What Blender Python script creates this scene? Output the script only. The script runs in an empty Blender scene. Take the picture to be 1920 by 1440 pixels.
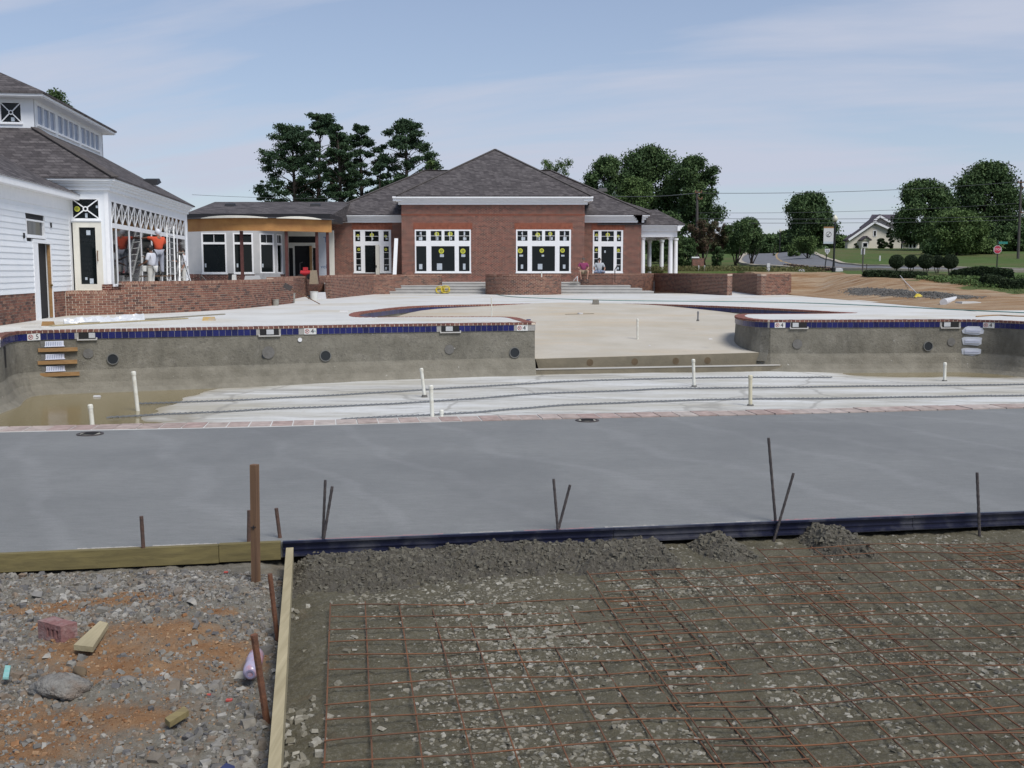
import bpy, math, random
import numpy as np
from mathutils import Vector, Matrix
from mathutils.geometry import tessellate_polygon
random.seed(7)
R = math.radians
SC = bpy.context.scene
COL = SC.collection

# ------------------------------------------------------------------ camera
H = 1.45                       # eye height above the pool deck (z = 0)
FPX = 1950.0                   # focal length in photo pixels (1920 wide)
PITCH = math.atan(213 / FPX)
cam = bpy.data.cameras.new('camera')
cam.sensor_width = 36.0
cam.lens = 36.0 * FPX / 1920.0
cam.clip_start = 0.1
cam.clip_end = 3000
camo = bpy.data.objects.new('camera', cam)
COL.objects.link(camo)
camo.location = (0, 0, H)
camo.rotation_euler = (R(90) - PITCH, 0, 0)
SC.camera = camo
SC.render.resolution_x, SC.render.resolution_y = 1024, 768

# ------------------------------------------------------------------ light
SUN_EL, SUN_AZ = 54, 142        # azimuth: degrees right of straight ahead
w = bpy.data.worlds.new('World'); SC.world = w; w.use_nodes = True
nt = w.node_tree; nt.nodes.clear()
N = nt.nodes.new; LK = nt.links.new
sky = N('ShaderNodeTexSky'); sky.sky_type = 'NISHITA'; sky.sun_disc = False
sky.sun_elevation = R(SUN_EL); sky.sun_rotation = R(SUN_AZ)
sky.air_density = 1.0; sky.dust_density = 0.6; sky.ozone_density = 2.2; sky.altitude = 0
tc = N('ShaderNodeTexCoord')
sep = N('ShaderNodeSeparateXYZ'); LK(tc.outputs['Generated'], sep.inputs[0])
def wm(op, a, b=None, c=None):
    n = N('ShaderNodeMath'); n.operation = op
    for i, q in enumerate((a, b, c)):
        if q is None: continue
        if isinstance(q, (int, float)): n.inputs[i].default_value = q
        else: LK(q, n.inputs[i])
    return n.outputs[0]
den = wm('ADD', wm('MAXIMUM', sep.outputs[2], 0.0), 0.22)
cx = wm('DIVIDE', sep.outputs[0], den); cy = wm('DIVIDE', sep.outputs[1], den)
cmb = N('ShaderNodeCombineXYZ'); LK(wm('MULTIPLY', cx, 0.55), cmb.inputs[0]); LK(wm('ADD', wm('MULTIPLY', cy, 1.9), wm('MULTIPLY', cx, 0.55)), cmb.inputs[1])
n1 = N('ShaderNodeTexNoise'); n1.inputs['Scale'].default_value = 1.3; n1.inputs['Detail'].default_value = 8; n1.inputs['Roughness'].default_value = 0.55; n1.inputs['Distortion'].default_value = 0.35
LK(cmb.outputs[0], n1.inputs['Vector'])
cr = N('ShaderNodeMapRange'); cr.inputs['From Min'].default_value = 0.43; cr.inputs['From Max'].default_value = 0.62
LK(n1.outputs['Fac'], cr.inputs['Value'])
# thin milk everywhere, thicker towards the horizon
hz = wm('POWER', wm('SUBTRACT', 1.0, wm('MAXIMUM', sep.outputs[2], 0.0)), 3.0)
fac = wm('MINIMUM', wm('ADD', wm('ADD', wm('MULTIPLY', hz, 0.44), 0.15), wm('MULTIPLY', cr.outputs[0], 0.50)), 1.0)
mx = N('ShaderNodeMix'); mx.data_type = 'RGBA'
LK(fac, mx.inputs['Factor'])
tint = N('ShaderNodeMix'); tint.data_type = 'RGBA'; tint.blend_type = 'MULTIPLY'; tint.inputs['Factor'].default_value = 1; LK(sky.outputs[0], tint.inputs['A']); tint.inputs['B'].default_value = (0.80, 0.83, 0.88, 1)
LK(tint.outputs['Result'], mx.inputs['A'])
mx.inputs['B'].default_value = (4.1, 4.4, 5.3, 1)
bg = N('ShaderNodeBackground'); bg.inputs['Strength'].default_value = 0.092
LK(mx.outputs['Result'], bg.inputs['Color'])
out = N('ShaderNodeOutputWorld'); LK(bg.outputs[0], out.inputs[0])

sl = bpy.data.lights.new('sun', 'SUN'); sl.energy = 2.3; sl.angle = R(26); sl.color = (1.0, 0.96, 0.90)
so = bpy.data.objects.new('sun', sl); COL.objects.link(so)
d = Vector((math.sin(R(SUN_AZ)) * math.cos(R(SUN_EL)), math.cos(R(SUN_AZ)) * math.cos(R(SUN_EL)), math.sin(R(SUN_EL))))
so.rotation_euler = d.to_track_quat('Z', 'Y').to_euler()
so.location = (0, 0, 60)

SC.view_settings.view_transform = 'Standard'
try: SC.view_settings.look = 'None'
except Exception: pass
SC.view_settings.gamma = 1; SC.view_settings.exposure = 0.55
SC.view_settings.use_curve_mapping = False

# ------------------------------------------------------------------ where things stand
CP, SP = math.cos(PITCH), math.sin(PITCH)
def ray(u, v):
    a, b = (u - 960) / FPX, (720 - v) / FPX
    return a, CP + b * SP, -SP + b * CP
def P(u, v, z=0.0):            # where a measured direction meets the level z
    a, b, c = ray(u, v); t = (z - H) / c
    return Vector((a * t, b * t, z))
def Q(u, v, Y):                # ... meets the depth Y
    a, b, c = ray(u, v); t = Y / b
    return Vector((a * t, Y, H + c * t))
def zat(v, Y): return Q(960, v, Y).z
def xat(u, v, Y): return Q(u, v, Y).x

# ------------------------------------------------------------------ numpy noise
def _h(ix, iy, s):
    n = (ix * 374761393 + iy * 668265263 + s * 974711) & 0x7fffffff
    n = ((n ^ (n >> 13)) * 1274126177) & 0x7fffffff
    return ((n ^ (n >> 16)) & 0xffff) / 65535.0
def vn(x, y, s=0):
    x = np.asarray(x, float); y = np.asarray(y, float)
    ix = np.floor(x).astype(np.int64); iy = np.floor(y).astype(np.int64)
    fx = x - ix; fy = y - iy
    fx = fx * fx * (3 - 2 * fx); fy = fy * fy * (3 - 2 * fy)
    a = _h(ix, iy, s); b = _h(ix + 1, iy, s); c = _h(ix, iy + 1, s); e = _h(ix + 1, iy + 1, s)
    return (a * (1 - fx) + b * fx) * (1 - fy) + (c * (1 - fx) + e * fx) * fy
def fbm(x, y, o=4, s=0, g=0.5):
    t = 0; a = 1; n = 0
    x = np.asarray(x, float); y = np.asarray(y, float)
    for i in range(o):
        t = t + a * vn(x * 2 ** i + 17.3 * i, y * 2 ** i + 9.1 * i, s + i); n += a; a *= g
    return t / n
def sst(a, b, x):
    t = np.clip((np.asarray(x, float) - a) / (b - a), 0, 1); return t * t * (3 - 2 * t)

# ------------------------------------------------------------------ materials
MATS = {}
def newmat(name):
    m = bpy.data.materials.new(name); m.use_nodes = True
    nt = m.node_tree; b = nt.nodes['Principled BSDF']
    return m, nt, b
def mathn(nt, op, a, b=None):
    n = nt.nodes.new('ShaderNodeMath'); n.operation = op
    for i, q in enumerate((a, b)):
        if q is None: continue
        if isinstance(q, (int, float)): n.inputs[i].default_value = q
        else: nt.links.new(q, n.inputs[i])
    return n.outputs[0]
def mixc(nt, f, a, b, mode='MIX'):
    n = nt.nodes.new('ShaderNodeMix'); n.data_type = 'RGBA'; n.blend_type = mode
    for k, q in (('Factor', f), ('A', a), ('B', b)):
        if isinstance(q, (int, float)): n.inputs[k].default_value = q
        elif isinstance(q, (tuple, list)): n.inputs[k].default_value = (*q[:3], 1)
        else: nt.links.new(q, n.inputs[k])
    return n.outputs['Result']
def noise(nt, scale, detail=4, rough=0.5, vec=None, dist=0.0):
    n = nt.nodes.new('ShaderNodeTexNoise'); n.inputs['Scale'].default_value = scale
    n.inputs['Detail'].default_value = detail; n.inputs['Roughness'].default_value = rough
    n.inputs['Distortion'].default_value = dist
    if vec is None:
        t = nt.nodes.new('ShaderNodeTexCoord'); vec = t.outputs['Object']
    nt.links.new(vec, n.inputs['Vector'])
    return n.outputs['Fac']
def rng(nt, v, a, b, c=0.0, d=1.0):
    n = nt.nodes.new('ShaderNodeMapRange')
    for k, q in (('From Min', a), ('From Max', b), ('To Min', c), ('To Max', d)): n.inputs[k].default_value = q
    nt.links.new(v, n.inputs['Value']); return n.outputs[0]
def objvec(nt, sx=1, sy=1, sz=1):
    t = nt.nodes.new('ShaderNodeTexCoord'); m = nt.nodes.new('ShaderNodeMapping')
    m.inputs['Scale'].default_value = (sx, sy, sz)
    nt.links.new(t.outputs['Object'], m.inputs['Vector']); return m.outputs[0]
def bump(nt, b, h, strength=0.3, dist=0.01):
    n = nt.nodes.new('ShaderNodeBump'); n.inputs['Strength'].default_value = strength; n.inputs['Distance'].default_value = dist
    nt.links.new(h, n.inputs['Height']); nt.links.new(n.outputs[0], b.inputs['Normal'])
def M(name, c1, c2=None, scale=8, rough=0.7, bp=0.0, bscale=None, metal=0.0, detail=4, var=0.0, dirt=None, dscale=2.0, str_=(1, 1, 1), spec=0.5, attr=None):
    """general surface: two colours mixed by noise, optional stain colour, per-object/face variation"""
    if name in MATS: return MATS[name]
    m, nt, b = newmat(name)
    vec = objvec(nt, *str_)
    f = noise(nt, scale, detail, 0.6, vec)
    col = mixc(nt, rng(nt, f, 0.3, 0.7), c1, c2 or tuple(x * 0.82 for x in c1))
    if dirt:
        g = noise(nt, dscale, 5, 0.6, None, 0.3)
        col = mixc(nt, rng(nt, g, 0.48, 0.72, 0, 0.85), col, dirt)
    if var:
        if attr == 'face':
            a = nt.nodes.new('ShaderNodeAttribute'); a.attribute_name = 'rnd'; q = a.outputs['Fac']
        else:
            a = nt.nodes.new('ShaderNodeObjectInfo'); q = a.outputs['Random']
        q = rng(nt, q, 0, 1, 1 - var, 1 + var)
        cb = nt.nodes.new('ShaderNodeCombineXYZ')
        for i in range(3): nt.links.new(q, cb.inputs[i])
        col = mixc(nt, 1.0, col, cb.outputs[0], 'MULTIPLY')
    nt.links.new(col, b.inputs['Base Color'])
    b.inputs['Roughness'].default_value = rough; b.inputs['Metallic'].default_value = metal
    b.inputs['Specular IOR Level'].default_value = spec
    if bp: bump(nt, b, noise(nt, bscale or scale * 4, 4, 0.6), bp, 0.02)
    MATS[name] = m; return m
def M_ramp(name, cols, attr='object', scale=20, rough=0.85, bp=0.3, nfac=0.25):
    """colour picked per object or face from a ramp (bricks, stones, shingles, leaves)"""
    if name in MATS: return MATS[name]
    m, nt, b = newmat(name)
    if attr == 'object':
        a = nt.nodes.new('ShaderNodeObjectInfo'); q = a.outputs['Random']
    else:
        a = nt.nodes.new('ShaderNodeAttribute'); a.attribute_name = 'rnd'; q = a.outputs['Fac']
    r = nt.nodes.new('ShaderNodeValToRGB'); cr = r.color_ramp; cr.interpolation = 'LINEAR'
    while len(cr.elements) < len(cols): cr.elements.new(0.5)
    for i, c in enumerate(cols):
        cr.elements[i].position = i / (len(cols) - 1); cr.elements[i].color = (*c, 1)
    nt.links.new(q, r.inputs[0])
    f = noise(nt, scale, 4, 0.6)
    q2 = rng(nt, f, 0.25, 0.75, 1 - nfac, 1 + nfac)
    cb = nt.nodes.new('ShaderNodeCombineXYZ')
    for i in range(3): nt.links.new(q2, cb.inputs[i])
    col = mixc(nt, 1.0, r.outputs[0], cb.outputs[0], 'MULTIPLY')
    nt.links.new(col, b.inputs['Base Color']); b.inputs['Roughness'].default_value = rough
    b.inputs['Specular IOR Level'].default_value = 0.3
    if bp: bump(nt, b, noise(nt, scale * 3, 3), bp, 0.005)
    MATS[name] = m; return m
def M_brick(name, c1, c2, mortar, bw=0.21, bh=0.08, mort=0.010, tilt=0.0, bias=0.0):
    """brickwork too far away to pick apart, laid in courses by height"""
    if name in MATS: return MATS[name]
    m, nt, b = newmat(name)
    t = nt.nodes.new('ShaderNodeTexCoord'); s = nt.nodes.new('ShaderNodeSeparateXYZ'); nt.links.new(t.outputs['Object'], s.inputs[0])
    c = nt.nodes.new('ShaderNodeCombineXYZ')
    nt.links.new(mathn(nt, 'ADD', s.outputs[0], s.outputs[1]), c.inputs[0]); nt.links.new(s.outputs[2], c.inputs[1])
    k = nt.nodes.new('ShaderNodeTexBrick'); k.inputs['Scale'].default_value = 1
    k.inputs['Brick Width'].default_value = bw; k.inputs['Row Height'].default_value = bh; k.inputs['Mortar Size'].default_value = mort
    k.inputs['Mortar Smooth'].default_value = 0.2; k.inputs['Bias'].default_value = bias
    k.inputs['Color1'].default_value = (*c1, 1); k.inputs['Color2'].default_value = (*c2, 1); k.inputs['Mortar'].default_value = (*mortar, 1)
    nt.links.new(c.outputs[0], k.inputs['Vector'])
    f = noise(nt, 4.5, 6, 0.75)
    q2 = rng(nt, f, 0.3, 0.7, 0.66, 1.34)
    cb = nt.nodes.new('ShaderNodeCombineXYZ')
    for i in range(3): nt.links.new(q2, cb.inputs[i])
    nt.links.new(mixc(nt, 1.0, k.outputs['Color'], cb.outputs[0], 'MULTIPLY'), b.inputs['Base Color'])
    b.inputs['Roughness'].default_value = 0.9; b.inputs['Specular IOR Level'].default_value = 0.2
    bump(nt, b, mathn(nt, 'SUBTRACT', 1.0, k.outputs['Fac']), 0.5, 0.01)
    MATS[name] = m; return m

# ------------------------------------------------------------------ objects
ORG = {}
def tag(o, label=None, cat=None, group=None, kind=None):
    if label: o['label'] = label
    if cat: o['category'] = cat
    if group: o['group'] = group
    if kind: o['kind'] = kind
    return o
def thing(name, label, cat, loc, group=None):
    o = bpy.data.objects.new(name, None); COL.objects.link(o)
    loc = Vector(loc).to_3d(); o.location = loc; o.empty_display_size = 0.2
    ORG[o.name] = Vector(loc)
    return tag(o, label, cat, group)
class MB:
    def __init__(s): s.v = []; s.f = []; s.r = []; s.m = []
    def face(s, pts, m=0, r=None):
        b = len(s.v); s.v += [tuple(p) for p in pts]; s.f.append(tuple(range(b, b + len(pts)))); s.m.append(m); s.r.append(random.random() if r is None else r)
    def hexa(s, p, m=0, r=None):      # 8 points: bottom 4 ccw, top 4
        b = len(s.v); s.v += [tuple(q) for q in p]; r = random.random() if r is None else r
        for f in ((0, 3, 2, 1), (4, 5, 6, 7), (0, 1, 5, 4), (1, 2, 6, 5), (2, 3, 7, 6), (3, 0, 4, 7)):
            s.f.append(tuple(b + i for i in f)); s.m.append(m); s.r.append(r)
        return s
    def box(s, x0, x1, y0, y1, z0, z1, m=0, r=None):
        return s.hexa([(x0, y0, z0), (x1, y0, z0), (x1, y1, z0), (x0, y1, z0), (x0, y0, z1), (x1, y0, z1), (x1, y1, z1), (x0, y1, z1)], m, r)
    def fbox(s, F, a0, a1, d0, d1, z0, z1, m=0, r=None):
        return s.hexa([F(a0, d1, z0), F(a1, d1, z0), F(a1, d0, z0), F(a0, d0, z0), F(a0, d1, z1), F(a1, d1, z1), F(a1, d0, z1), F(a0, d0, z1)], m, r)
    def bar(s, p, q, w=0.05, h=None, up=(0, 0, 1), m=0):
        p = Vector(p); q = Vector(q); h = h or w; d = (q - p)
        if d.length < 1e-6: return s
        d.normalize(); u = Vector(up)
        if abs(d.dot(u)) > 0.98: u = Vector((0, 1, 0))
        a = d.cross(u).normalized() * w / 2; b = a.cross(d).normalized() * h / 2
        return s.hexa([p - a - b, p + a - b, q + a - b, q - a - b, p - a + b, p + a + b, q + a + b, q - a + b], m)
    def tube(s, pts, r, n=8, m=0, cap=True):
        pts = [Vector(p) for p in pts]; rs = r if isinstance(r, (list, tuple)) else [r] * len(pts)
        b = len(s.v); rr = random.random(); pu = None
        for i, p in enumerate(pts):
            d = (pts[min(i + 1, len(pts) - 1)] - pts[max(i - 1, 0)]).normalized()
            u = Vector((0, 0, 1)) if abs(d.z) < 0.95 else Vector((0, 1, 0))
            if pu is not None: u = pu
            a = d.cross(u)
            if a.length < 1e-4: a = d.cross(Vector((1, 0, 0)))
            a.normalize(); c = a.cross(d).normalized(); pu = c
            for k in range(n):
                t = 2 * math.pi * k / n; s.v.append(tuple(p + a * math.cos(t) * rs[i] + c * math.sin(t) * rs[i]))
        for i in range(len(pts) - 1):
            for k in range(n):
                k2 = (k + 1) % n; s.f.append((b + i * n + k, b + i * n + k2, b + (i + 1) * n + k2, b + (i + 1) * n + k)); s.m.append(m); s.r.append(rr)
        if cap:
            s.f.append(tuple(b + k for k in range(n))[::-1]); s.m.append(m); s.r.append(rr)
            s.f.append(tuple(b + (len(pts) - 1) * n + k for k in range(n))); s.m.append(m); s.r.append(rr)
        return s
    def lathe(s, c, prof, n=16, m=0):
        c = Vector(c); b = len(s.v)
        for r, z in prof:
            for k in range(n):
                t = 2 * math.pi * k / n; s.v.append((c.x + r * math.cos(t), c.y + r * math.sin(t), c.z + z))
        for i in range(len(prof) - 1):
            for k in range(n):
                k2 = (k + 1) % n; s.f.append((b + i * n + k, b + i * n + k2, b + (i + 1) * n + k2, b + (i + 1) * n + k)); s.m.append(m); s.r.append(0.5)
        s.f.append(tuple(b + k for k in range(n))[::-1]); s.m.append(m); s.r.append(0.5)
        s.f.append(tuple(b + (len(prof) - 1) * n + k for k in range(n))); s.m.append(m); s.r.append(0.5)
        return s
    def disc(s, c, n, r, t=0.01, k=20, m=0, ri=0.0):   # short cylinder (or ring) with axis n
        c = Vector(c); n = Vector(n).to_3d().normalized(); u = Vector((0, 0, 1)) if abs(n.z) < 0.9 else Vector((1, 0, 0))
        a = n.cross(u).normalized(); e = a.cross(n).normalized()
        ring = lambda rad, off: [c + n * off + a * math.cos(2 * math.pi * i / k) * rad + e * math.sin(2 * math.pi * i / k) * rad for i in range(k)]
        if ri <= 0:
            b = len(s.v); s.v += [tuple(p) for p in ring(r, 0) + ring(r, t)]
            s.f.append(tuple(range(b + k, b + 2 * k))); s.f.append(tuple(range(b, b + k))[::-1])
            for i in range(k): s.f.append((b + i, b + (i + 1) % k, b + k + (i + 1) % k, b + k + i))
            s.m += [m] * (k + 2); s.r += [0.5] * (k + 2)
        else:
            b = len(s.v); s.v += [tuple(p) for p in ring(r, 0) + ring(r, t) + ring(ri, t) + ring(ri, 0)]
            for j in range(4):
                j2 = (j + 1) % 4
                for i in range(k):
                    s.f.append((b + j * k + i, b + j * k + (i + 1) % k, b + j2 * k + (i + 1) % k, b + j2 * k + i)); s.m.append(m); s.r.append(0.5)
        return s
    def build(s, name, mats, parent=None, loc=None, smooth=False, rel=False):
        """vertices are world positions; origin goes to loc or to the parent's base"""
        org = Vector((0, 0, 0))
        if parent is not None: org = ORG.get(parent.name, Vector((0, 0, 0)))
        elif loc is not None: org = Vector(loc).to_3d()
        me = bpy.data.meshes.new(name)
        vs = s.v if rel else [(x - org.x, y - org.y, z - org.z) for x, y, z in s.v]
        me.from_pydata(vs, [], s.f)
        if not isinstance(mats, (list, tuple)): mats = [mats]
        for q in mats: me.materials.append(q)
        if len(mats) > 1: me.polygons.foreach_set('material_index', s.m)
        at = me.attributes.new('rnd', 'FLOAT', 'FACE'); at.data.foreach_set('value', s.r)
        if smooth: me.polygons.foreach_set('use_smooth', [True] * len(s.f))
        me.update()
        return link(name, me, parent, org)
def link(name, me, parent=None, org=(0, 0, 0)):
    o = bpy.data.objects.new(name, me); COL.objects.link(o)
    if parent is not None:
        o.parent = parent; ORG[o.name] = Vector(ORG.get(parent.name, Vector((0, 0, 0))))
    else:
        o.location = org; ORG[o.name] = Vector(org)
    return o
def npmesh(name, V, F, mats, parent=None, loc=(0, 0, 0), rnd=None, smooth=False, mi=None, attrs=None):
    """V (n,3) world positions, F (m,k) indices"""
    org = ORG.get(parent.name, Vector((0, 0, 0))) if parent is not None else Vector(loc)
    V = np.asarray(V, np.float32) - np.array(org, np.float32); F = np.asarray(F, np.int32)
    me = bpy.data.meshes.new(name); k = F.shape[1]
    me.vertices.add(len(V)); me.vertices.foreach_set('co', V.ravel())
    me.loops.add(F.size); me.loops.foreach_set('vertex_index', F.ravel())
    me.polygons.add(len(F)); me.polygons.foreach_set('loop_start', np.arange(0, F.size, k, dtype=np.int32))
    try: me.polygons.foreach_set('loop_total', np.full(len(F), k, np.int32))
    except Exception: pass
    if not isinstance(mats, (list, tuple)): mats = [mats]
    for q in mats: me.materials.append(q)
    if mi is not None: me.polygons.foreach_set('material_index', np.asarray(mi, np.int32))
    me.polygons.foreach_set('use_smooth', np.full(len(F), smooth))
    if rnd is not None:
        at = me.attributes.new('rnd', 'FLOAT', 'FACE'); at.data.foreach_set('value', np.asarray(rnd, np.float32))
    for nme, vals in (attrs or {}).items():
        at = me.attributes.new(nme, 'FLOAT', 'POINT'); at.data.foreach_set('value', np.asarray(vals, np.float32))
    me.update(calc_edges=True); me.validate()
    return link(name, me, parent, org)
def grid(name, xs, ys, zf, mats, loc=(0, 0, 0), parent=None, smooth=True, attrs=None):
    X, Y = np.meshgrid(np.asarray(xs, float), np.asarray(ys, float)); Z = zf(X, Y)
    V = np.stack([X.ravel(), Y.ravel(), Z.ravel()], 1); nx = len(xs); ny = len(ys)
    i = np.arange(nx - 1)[None, :] + np.arange(ny - 1)[:, None] * nx
    F = np.stack([i, i + 1, i + nx + 1, i + nx], -1).reshape(-1, 4)
    A = {k: f(X, Y).ravel() for k, f in (attrs or {}).items()}
    return npmesh(name, V, F, mats, parent, loc, smooth=smooth, attrs=A)
class Frame:
    """wall frame: a runs along the wall, d stands out from it"""
    def __init__(s, o, u, n): s.o = Vector((o[0], o[1], 0)); s.u = Vector((u[0], u[1], 0)).normalized(); s.n = Vector((n[0], n[1], 0)).normalized()
    def __call__(s, a, d, z): return s.o + s.u * a + s.n * d + Vector((0, 0, z))
def dupe(o, parent):
    c = o.copy(); COL.objects.link(c); c.parent = parent; return c
def sheet(name, outer, holes, z, mats, thick=0.0, kind='structure', zf=None):
    """flat sheet with holes from 2-D outlines"""
    loops = [[Vector((p[0], p[1], 0)) for p in outer]] + [[Vector((p[0], p[1], 0)) for p in h] for h in holes]
    tris = tessellate_polygon(loops); pts = [p for l in loops for p in l]
    V = [(p.x, p.y, zf(p.x, p.y) if zf else z) for p in pts]; F = []
    for t in tris:
        a, b, c = (pts[i] for i in t)
        F.append(tuple(t) if (b - a).cross(c - a).z > 0 else tuple(t[::-1]))
    if thick:
        n = len(V); V += [(x, y, q - thick) for x, y, q in V]; k = 0
        for l in loops:
            m = len(l)
            for i in range(m): F.append((k + i, k + (i + 1) % m, n + k + (i + 1) % m, n + k + i))
            k += m
    me = bpy.data.meshes.new(name); me.from_pydata(V, [], F)
    for q in (mats if isinstance(mats, (list, tuple)) else [mats]): me.materials.append(q)
    me.update(); o = link(name, me); o['kind'] = kind; return o
class Path:
    """2-D polyline walked by length; side = +1 puts the outward normal to the right of travel"""
    def __init__(s, pts, side=1):
        s.p = [Vector((q[0], q[1])) for q in pts]; s.L = [0]
        for a, b in zip(s.p, s.p[1:]): s.L.append(s.L[-1] + (b - a).length)
        s.len = s.L[-1]; s.side = side
    def at(s, t):
        t = max(0, min(s.len, t)); i = 0
        while i < len(s.p) - 2 and s.L[i + 1] < t: i += 1
        a, b = s.p[i], s.p[i + 1]; u = (b - a).normalized()
        q = a + u * (t - s.L[i]); n = Vector((u.y, -u.x)) * s.side
        return q, u, n
def smoothpts(pts, k=6):
    """Catmull-Rom through points"""
    p = [Vector((q[0], q[1])) for q in pts]; o = []
    for i in range(len(p) - 1):
        a = p[max(i - 1, 0)]; b = p[i]; c = p[i + 1]; e = p[min(i + 2, len(p) - 1)]
        for j in range(k):
            t = j / k
            o.append(0.5 * ((2 * b) + (c - a) * t + (2 * a - 5 * b + 4 * c - e) * t * t + (3 * b - a - 3 * c + e) * t ** 3))
    o.append(p[-1]); return o
def brick_at(mb, path, t0, t1, z0, z1, out, depth, r=None):
    a, ua, na = path.at(t0); b, ub, nb = path.at(t1)
    f = lambda q, n, dd, z: (q.x + n.x * dd, q.y + n.y * dd, z)
    n = (na + nb).normalized()
    return mb.hexa([f(a, n, out, z0), f(b, n, out, z0), f(b, n, out - depth, z0), f(a, n, out - depth, z0), f(a, n, out, z1), f(b, n, out, z1), f(b, n, out - depth, z1), f(a, n, out - depth, z1)], 0, r)
def text_mesh(s, size):
    c = bpy.data.curves.new('txt', 'FONT'); c.body = s; c.size = size; c.extrude = 0.0015; c.align_x = 'CENTER'; c.align_y = 'CENTER'
    o = bpy.data.objects.new('txt', c); COL.objects.link(o); dg = bpy.context.evaluated_depsgraph_get()
    me = bpy.data.meshes.new_from_object(o.evaluated_get(dg)); bpy.data.objects.remove(o); bpy.data.curves.remove(c); return me
def put_text(s, size, pos, u, n, mat, parent, name='lettering', bold=0.0):
    """flat print standing on a face: u to the right, n out of the face"""
    me = text_mesh(s, size); u = Vector(u).normalized(); n = Vector(n).normalized(); up = n.cross(u).normalized()
    me.transform(Matrix((u, up, n)).transposed().to_4x4()); org = ORG.get(parent.name, Vector((0, 0, 0)))
    me.transform(Matrix.Translation(Vector(pos) - org)); me.materials.clear(); me.materials.append(mat)
    return link(name, me, parent)
# ------------------------------------------------------------------ palette
m_white = M('white_paint', (0.80, 0.82, 0.84), (0.74, 0.77, 0.80), 3, 0.55, 0.05)
m_trim = M('white_trim', (0.84, 0.85, 0.86), (0.78, 0.79, 0.81), 5, 0.5)
m_plank = M('white_siding', (0.74, 0.77, 0.80), (0.79, 0.81, 0.83), 2, 0.6, 0.08, var=0.05)
m_cream = M('cream_paint', (0.70, 0.68, 0.60), (0.63, 0.61, 0.54), 4, 0.6)
m_pane = M('window_glass', (0.004, 0.007, 0.008), (0.007, 0.010, 0.011), 1.2, 0.06, spec=0.28)
m_paneblue = M('film_covered_glass', (0.30, 0.35, 0.46), (0.22, 0.27, 0.37), 3, 0.25)
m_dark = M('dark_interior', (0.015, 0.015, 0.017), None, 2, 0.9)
m_yellow = M('yellow_sticker', (0.62, 0.60, 0.05), (0.45, 0.50, 0.06), 30, 0.6)
m_paper = M('paper_label', (0.50, 0.55, 0.60), (0.36, 0.42, 0.48), 12, 0.8)
m_orangeply = M('primed_board', (0.42, 0.215, 0.065), (0.33, 0.15, 0.045), 1.6, 0.7, dirt=(0.30, 0.13, 0.04), dscale=0.8)
m_steel = M('red_primer_steel', (0.11, 0.035, 0.03), (0.07, 0.025, 0.02), 6, 0.6)
m_wrap = M('house_wrap', (0.50, 0.53, 0.58), (0.44, 0.48, 0.54), 3, 0.6)
m_black = M('black_paint', (0.012, 0.012, 0.014), None, 5, 0.5)
m_concl = M('deck_concrete', (0.50, 0.485, 0.455), (0.42, 0.41, 0.39), 0.7, 0.85, 0.12, 40, detail=8, dirt=(0.40, 0.36, 0.29), dscale=0.22)
m_concs = M('step_concrete', (0.46, 0.45, 0.43), (0.38, 0.37, 0.35), 2, 0.85, 0.1, 30)
m_gun = None
m_tile = M('blue_tile', (0.008, 0.010, 0.075), (0.012, 0.016, 0.105), 3, 0.22, var=0.25)
m_tilef = M('blue_tile_run', (0.010, 0.014, 0.08), (0.016, 0.022, 0.11), 3, 0.3, var=0.3, attr='face')
m_grout = M('tile_grout', (0.34, 0.33, 0.31), None, 20, 0.9)
m_cop = M_ramp('coping_brick', [(0.13, 0.052, 0.042), (0.18, 0.078, 0.06), (0.10, 0.045, 0.038), (0.22, 0.11, 0.085)], 'object', 14, 0.8, 0.3)
m_copf = M_ramp('coping_brick_run', [(0.16, 0.06, 0.045), (0.24, 0.10, 0.075), (0.20, 0.08, 0.06)], 'face', 14, 0.8, 0.3)
m_dusty = M_ramp('dusty_paver', [(0.30, 0.225, 0.20), (0.38, 0.32, 0.285), (0.33, 0.24, 0.215), (0.42, 0.375, 0.34)], 'object', 9, 0.9, 0.3, 0.35)
BR = [(0.07, 0.045, 0.040), (0.19, 0.085, 0.060), (0.24, 0.115, 0.080), (0.15, 0.068, 0.050), (0.27, 0.145, 0.10), (0.09, 0.052, 0.044), (0.22, 0.10, 0.07)]
m_brk = M_ramp('terrace_brick', BR, 'object', 10, 0.9, 0.3, 0.2)
m_brkf = M_ramp('terrace_brick_run', BR, 'face', 10, 0.9, 0.3, 0.2)
BR2 = [(0.30, 0.17, 0.12), (0.20, 0.10, 0.075), (0.36, 0.23, 0.17), (0.26, 0.14, 0.10)]
m_brkc = M_ramp('rowlock_brick', BR2, 'face', 10, 0.9, 0.3, 0.2)
m_mort = M('mortar', (0.66, 0.57, 0.46), (0.58, 0.49, 0.39), 6, 0.95, 0.2, 60)
m_hbrick = M_brick('house_brick', (0.205, 0.062, 0.045), (0.055, 0.026, 0.025), (0.35, 0.24, 0.19), 0.21, 0.078, 0.013)
m_sold = M_brick('soldier_brick', (0.26, 0.085, 0.05), (0.22, 0.07, 0.045), (0.30, 0.17, 0.12), 0.078, 0.42, 0.006)
m_roof = M_brick('roof_shingle', (0.058, 0.052, 0.054), (0.115, 0.104, 0.105), (0.040, 0.037, 0.038), 0.32, 0.11, 0.008)
m_pvc = M('white_pvc', (0.72, 0.72, 0.66), (0.62, 0.61, 0.54), 9, 0.4, dirt=(0.5, 0.46, 0.36), dscale=6)
m_rust = M('rusted_steel', (0.17, 0.068, 0.032), (0.09, 0.042, 0.026), 25, 0.85, 0.3, 60)
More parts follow.
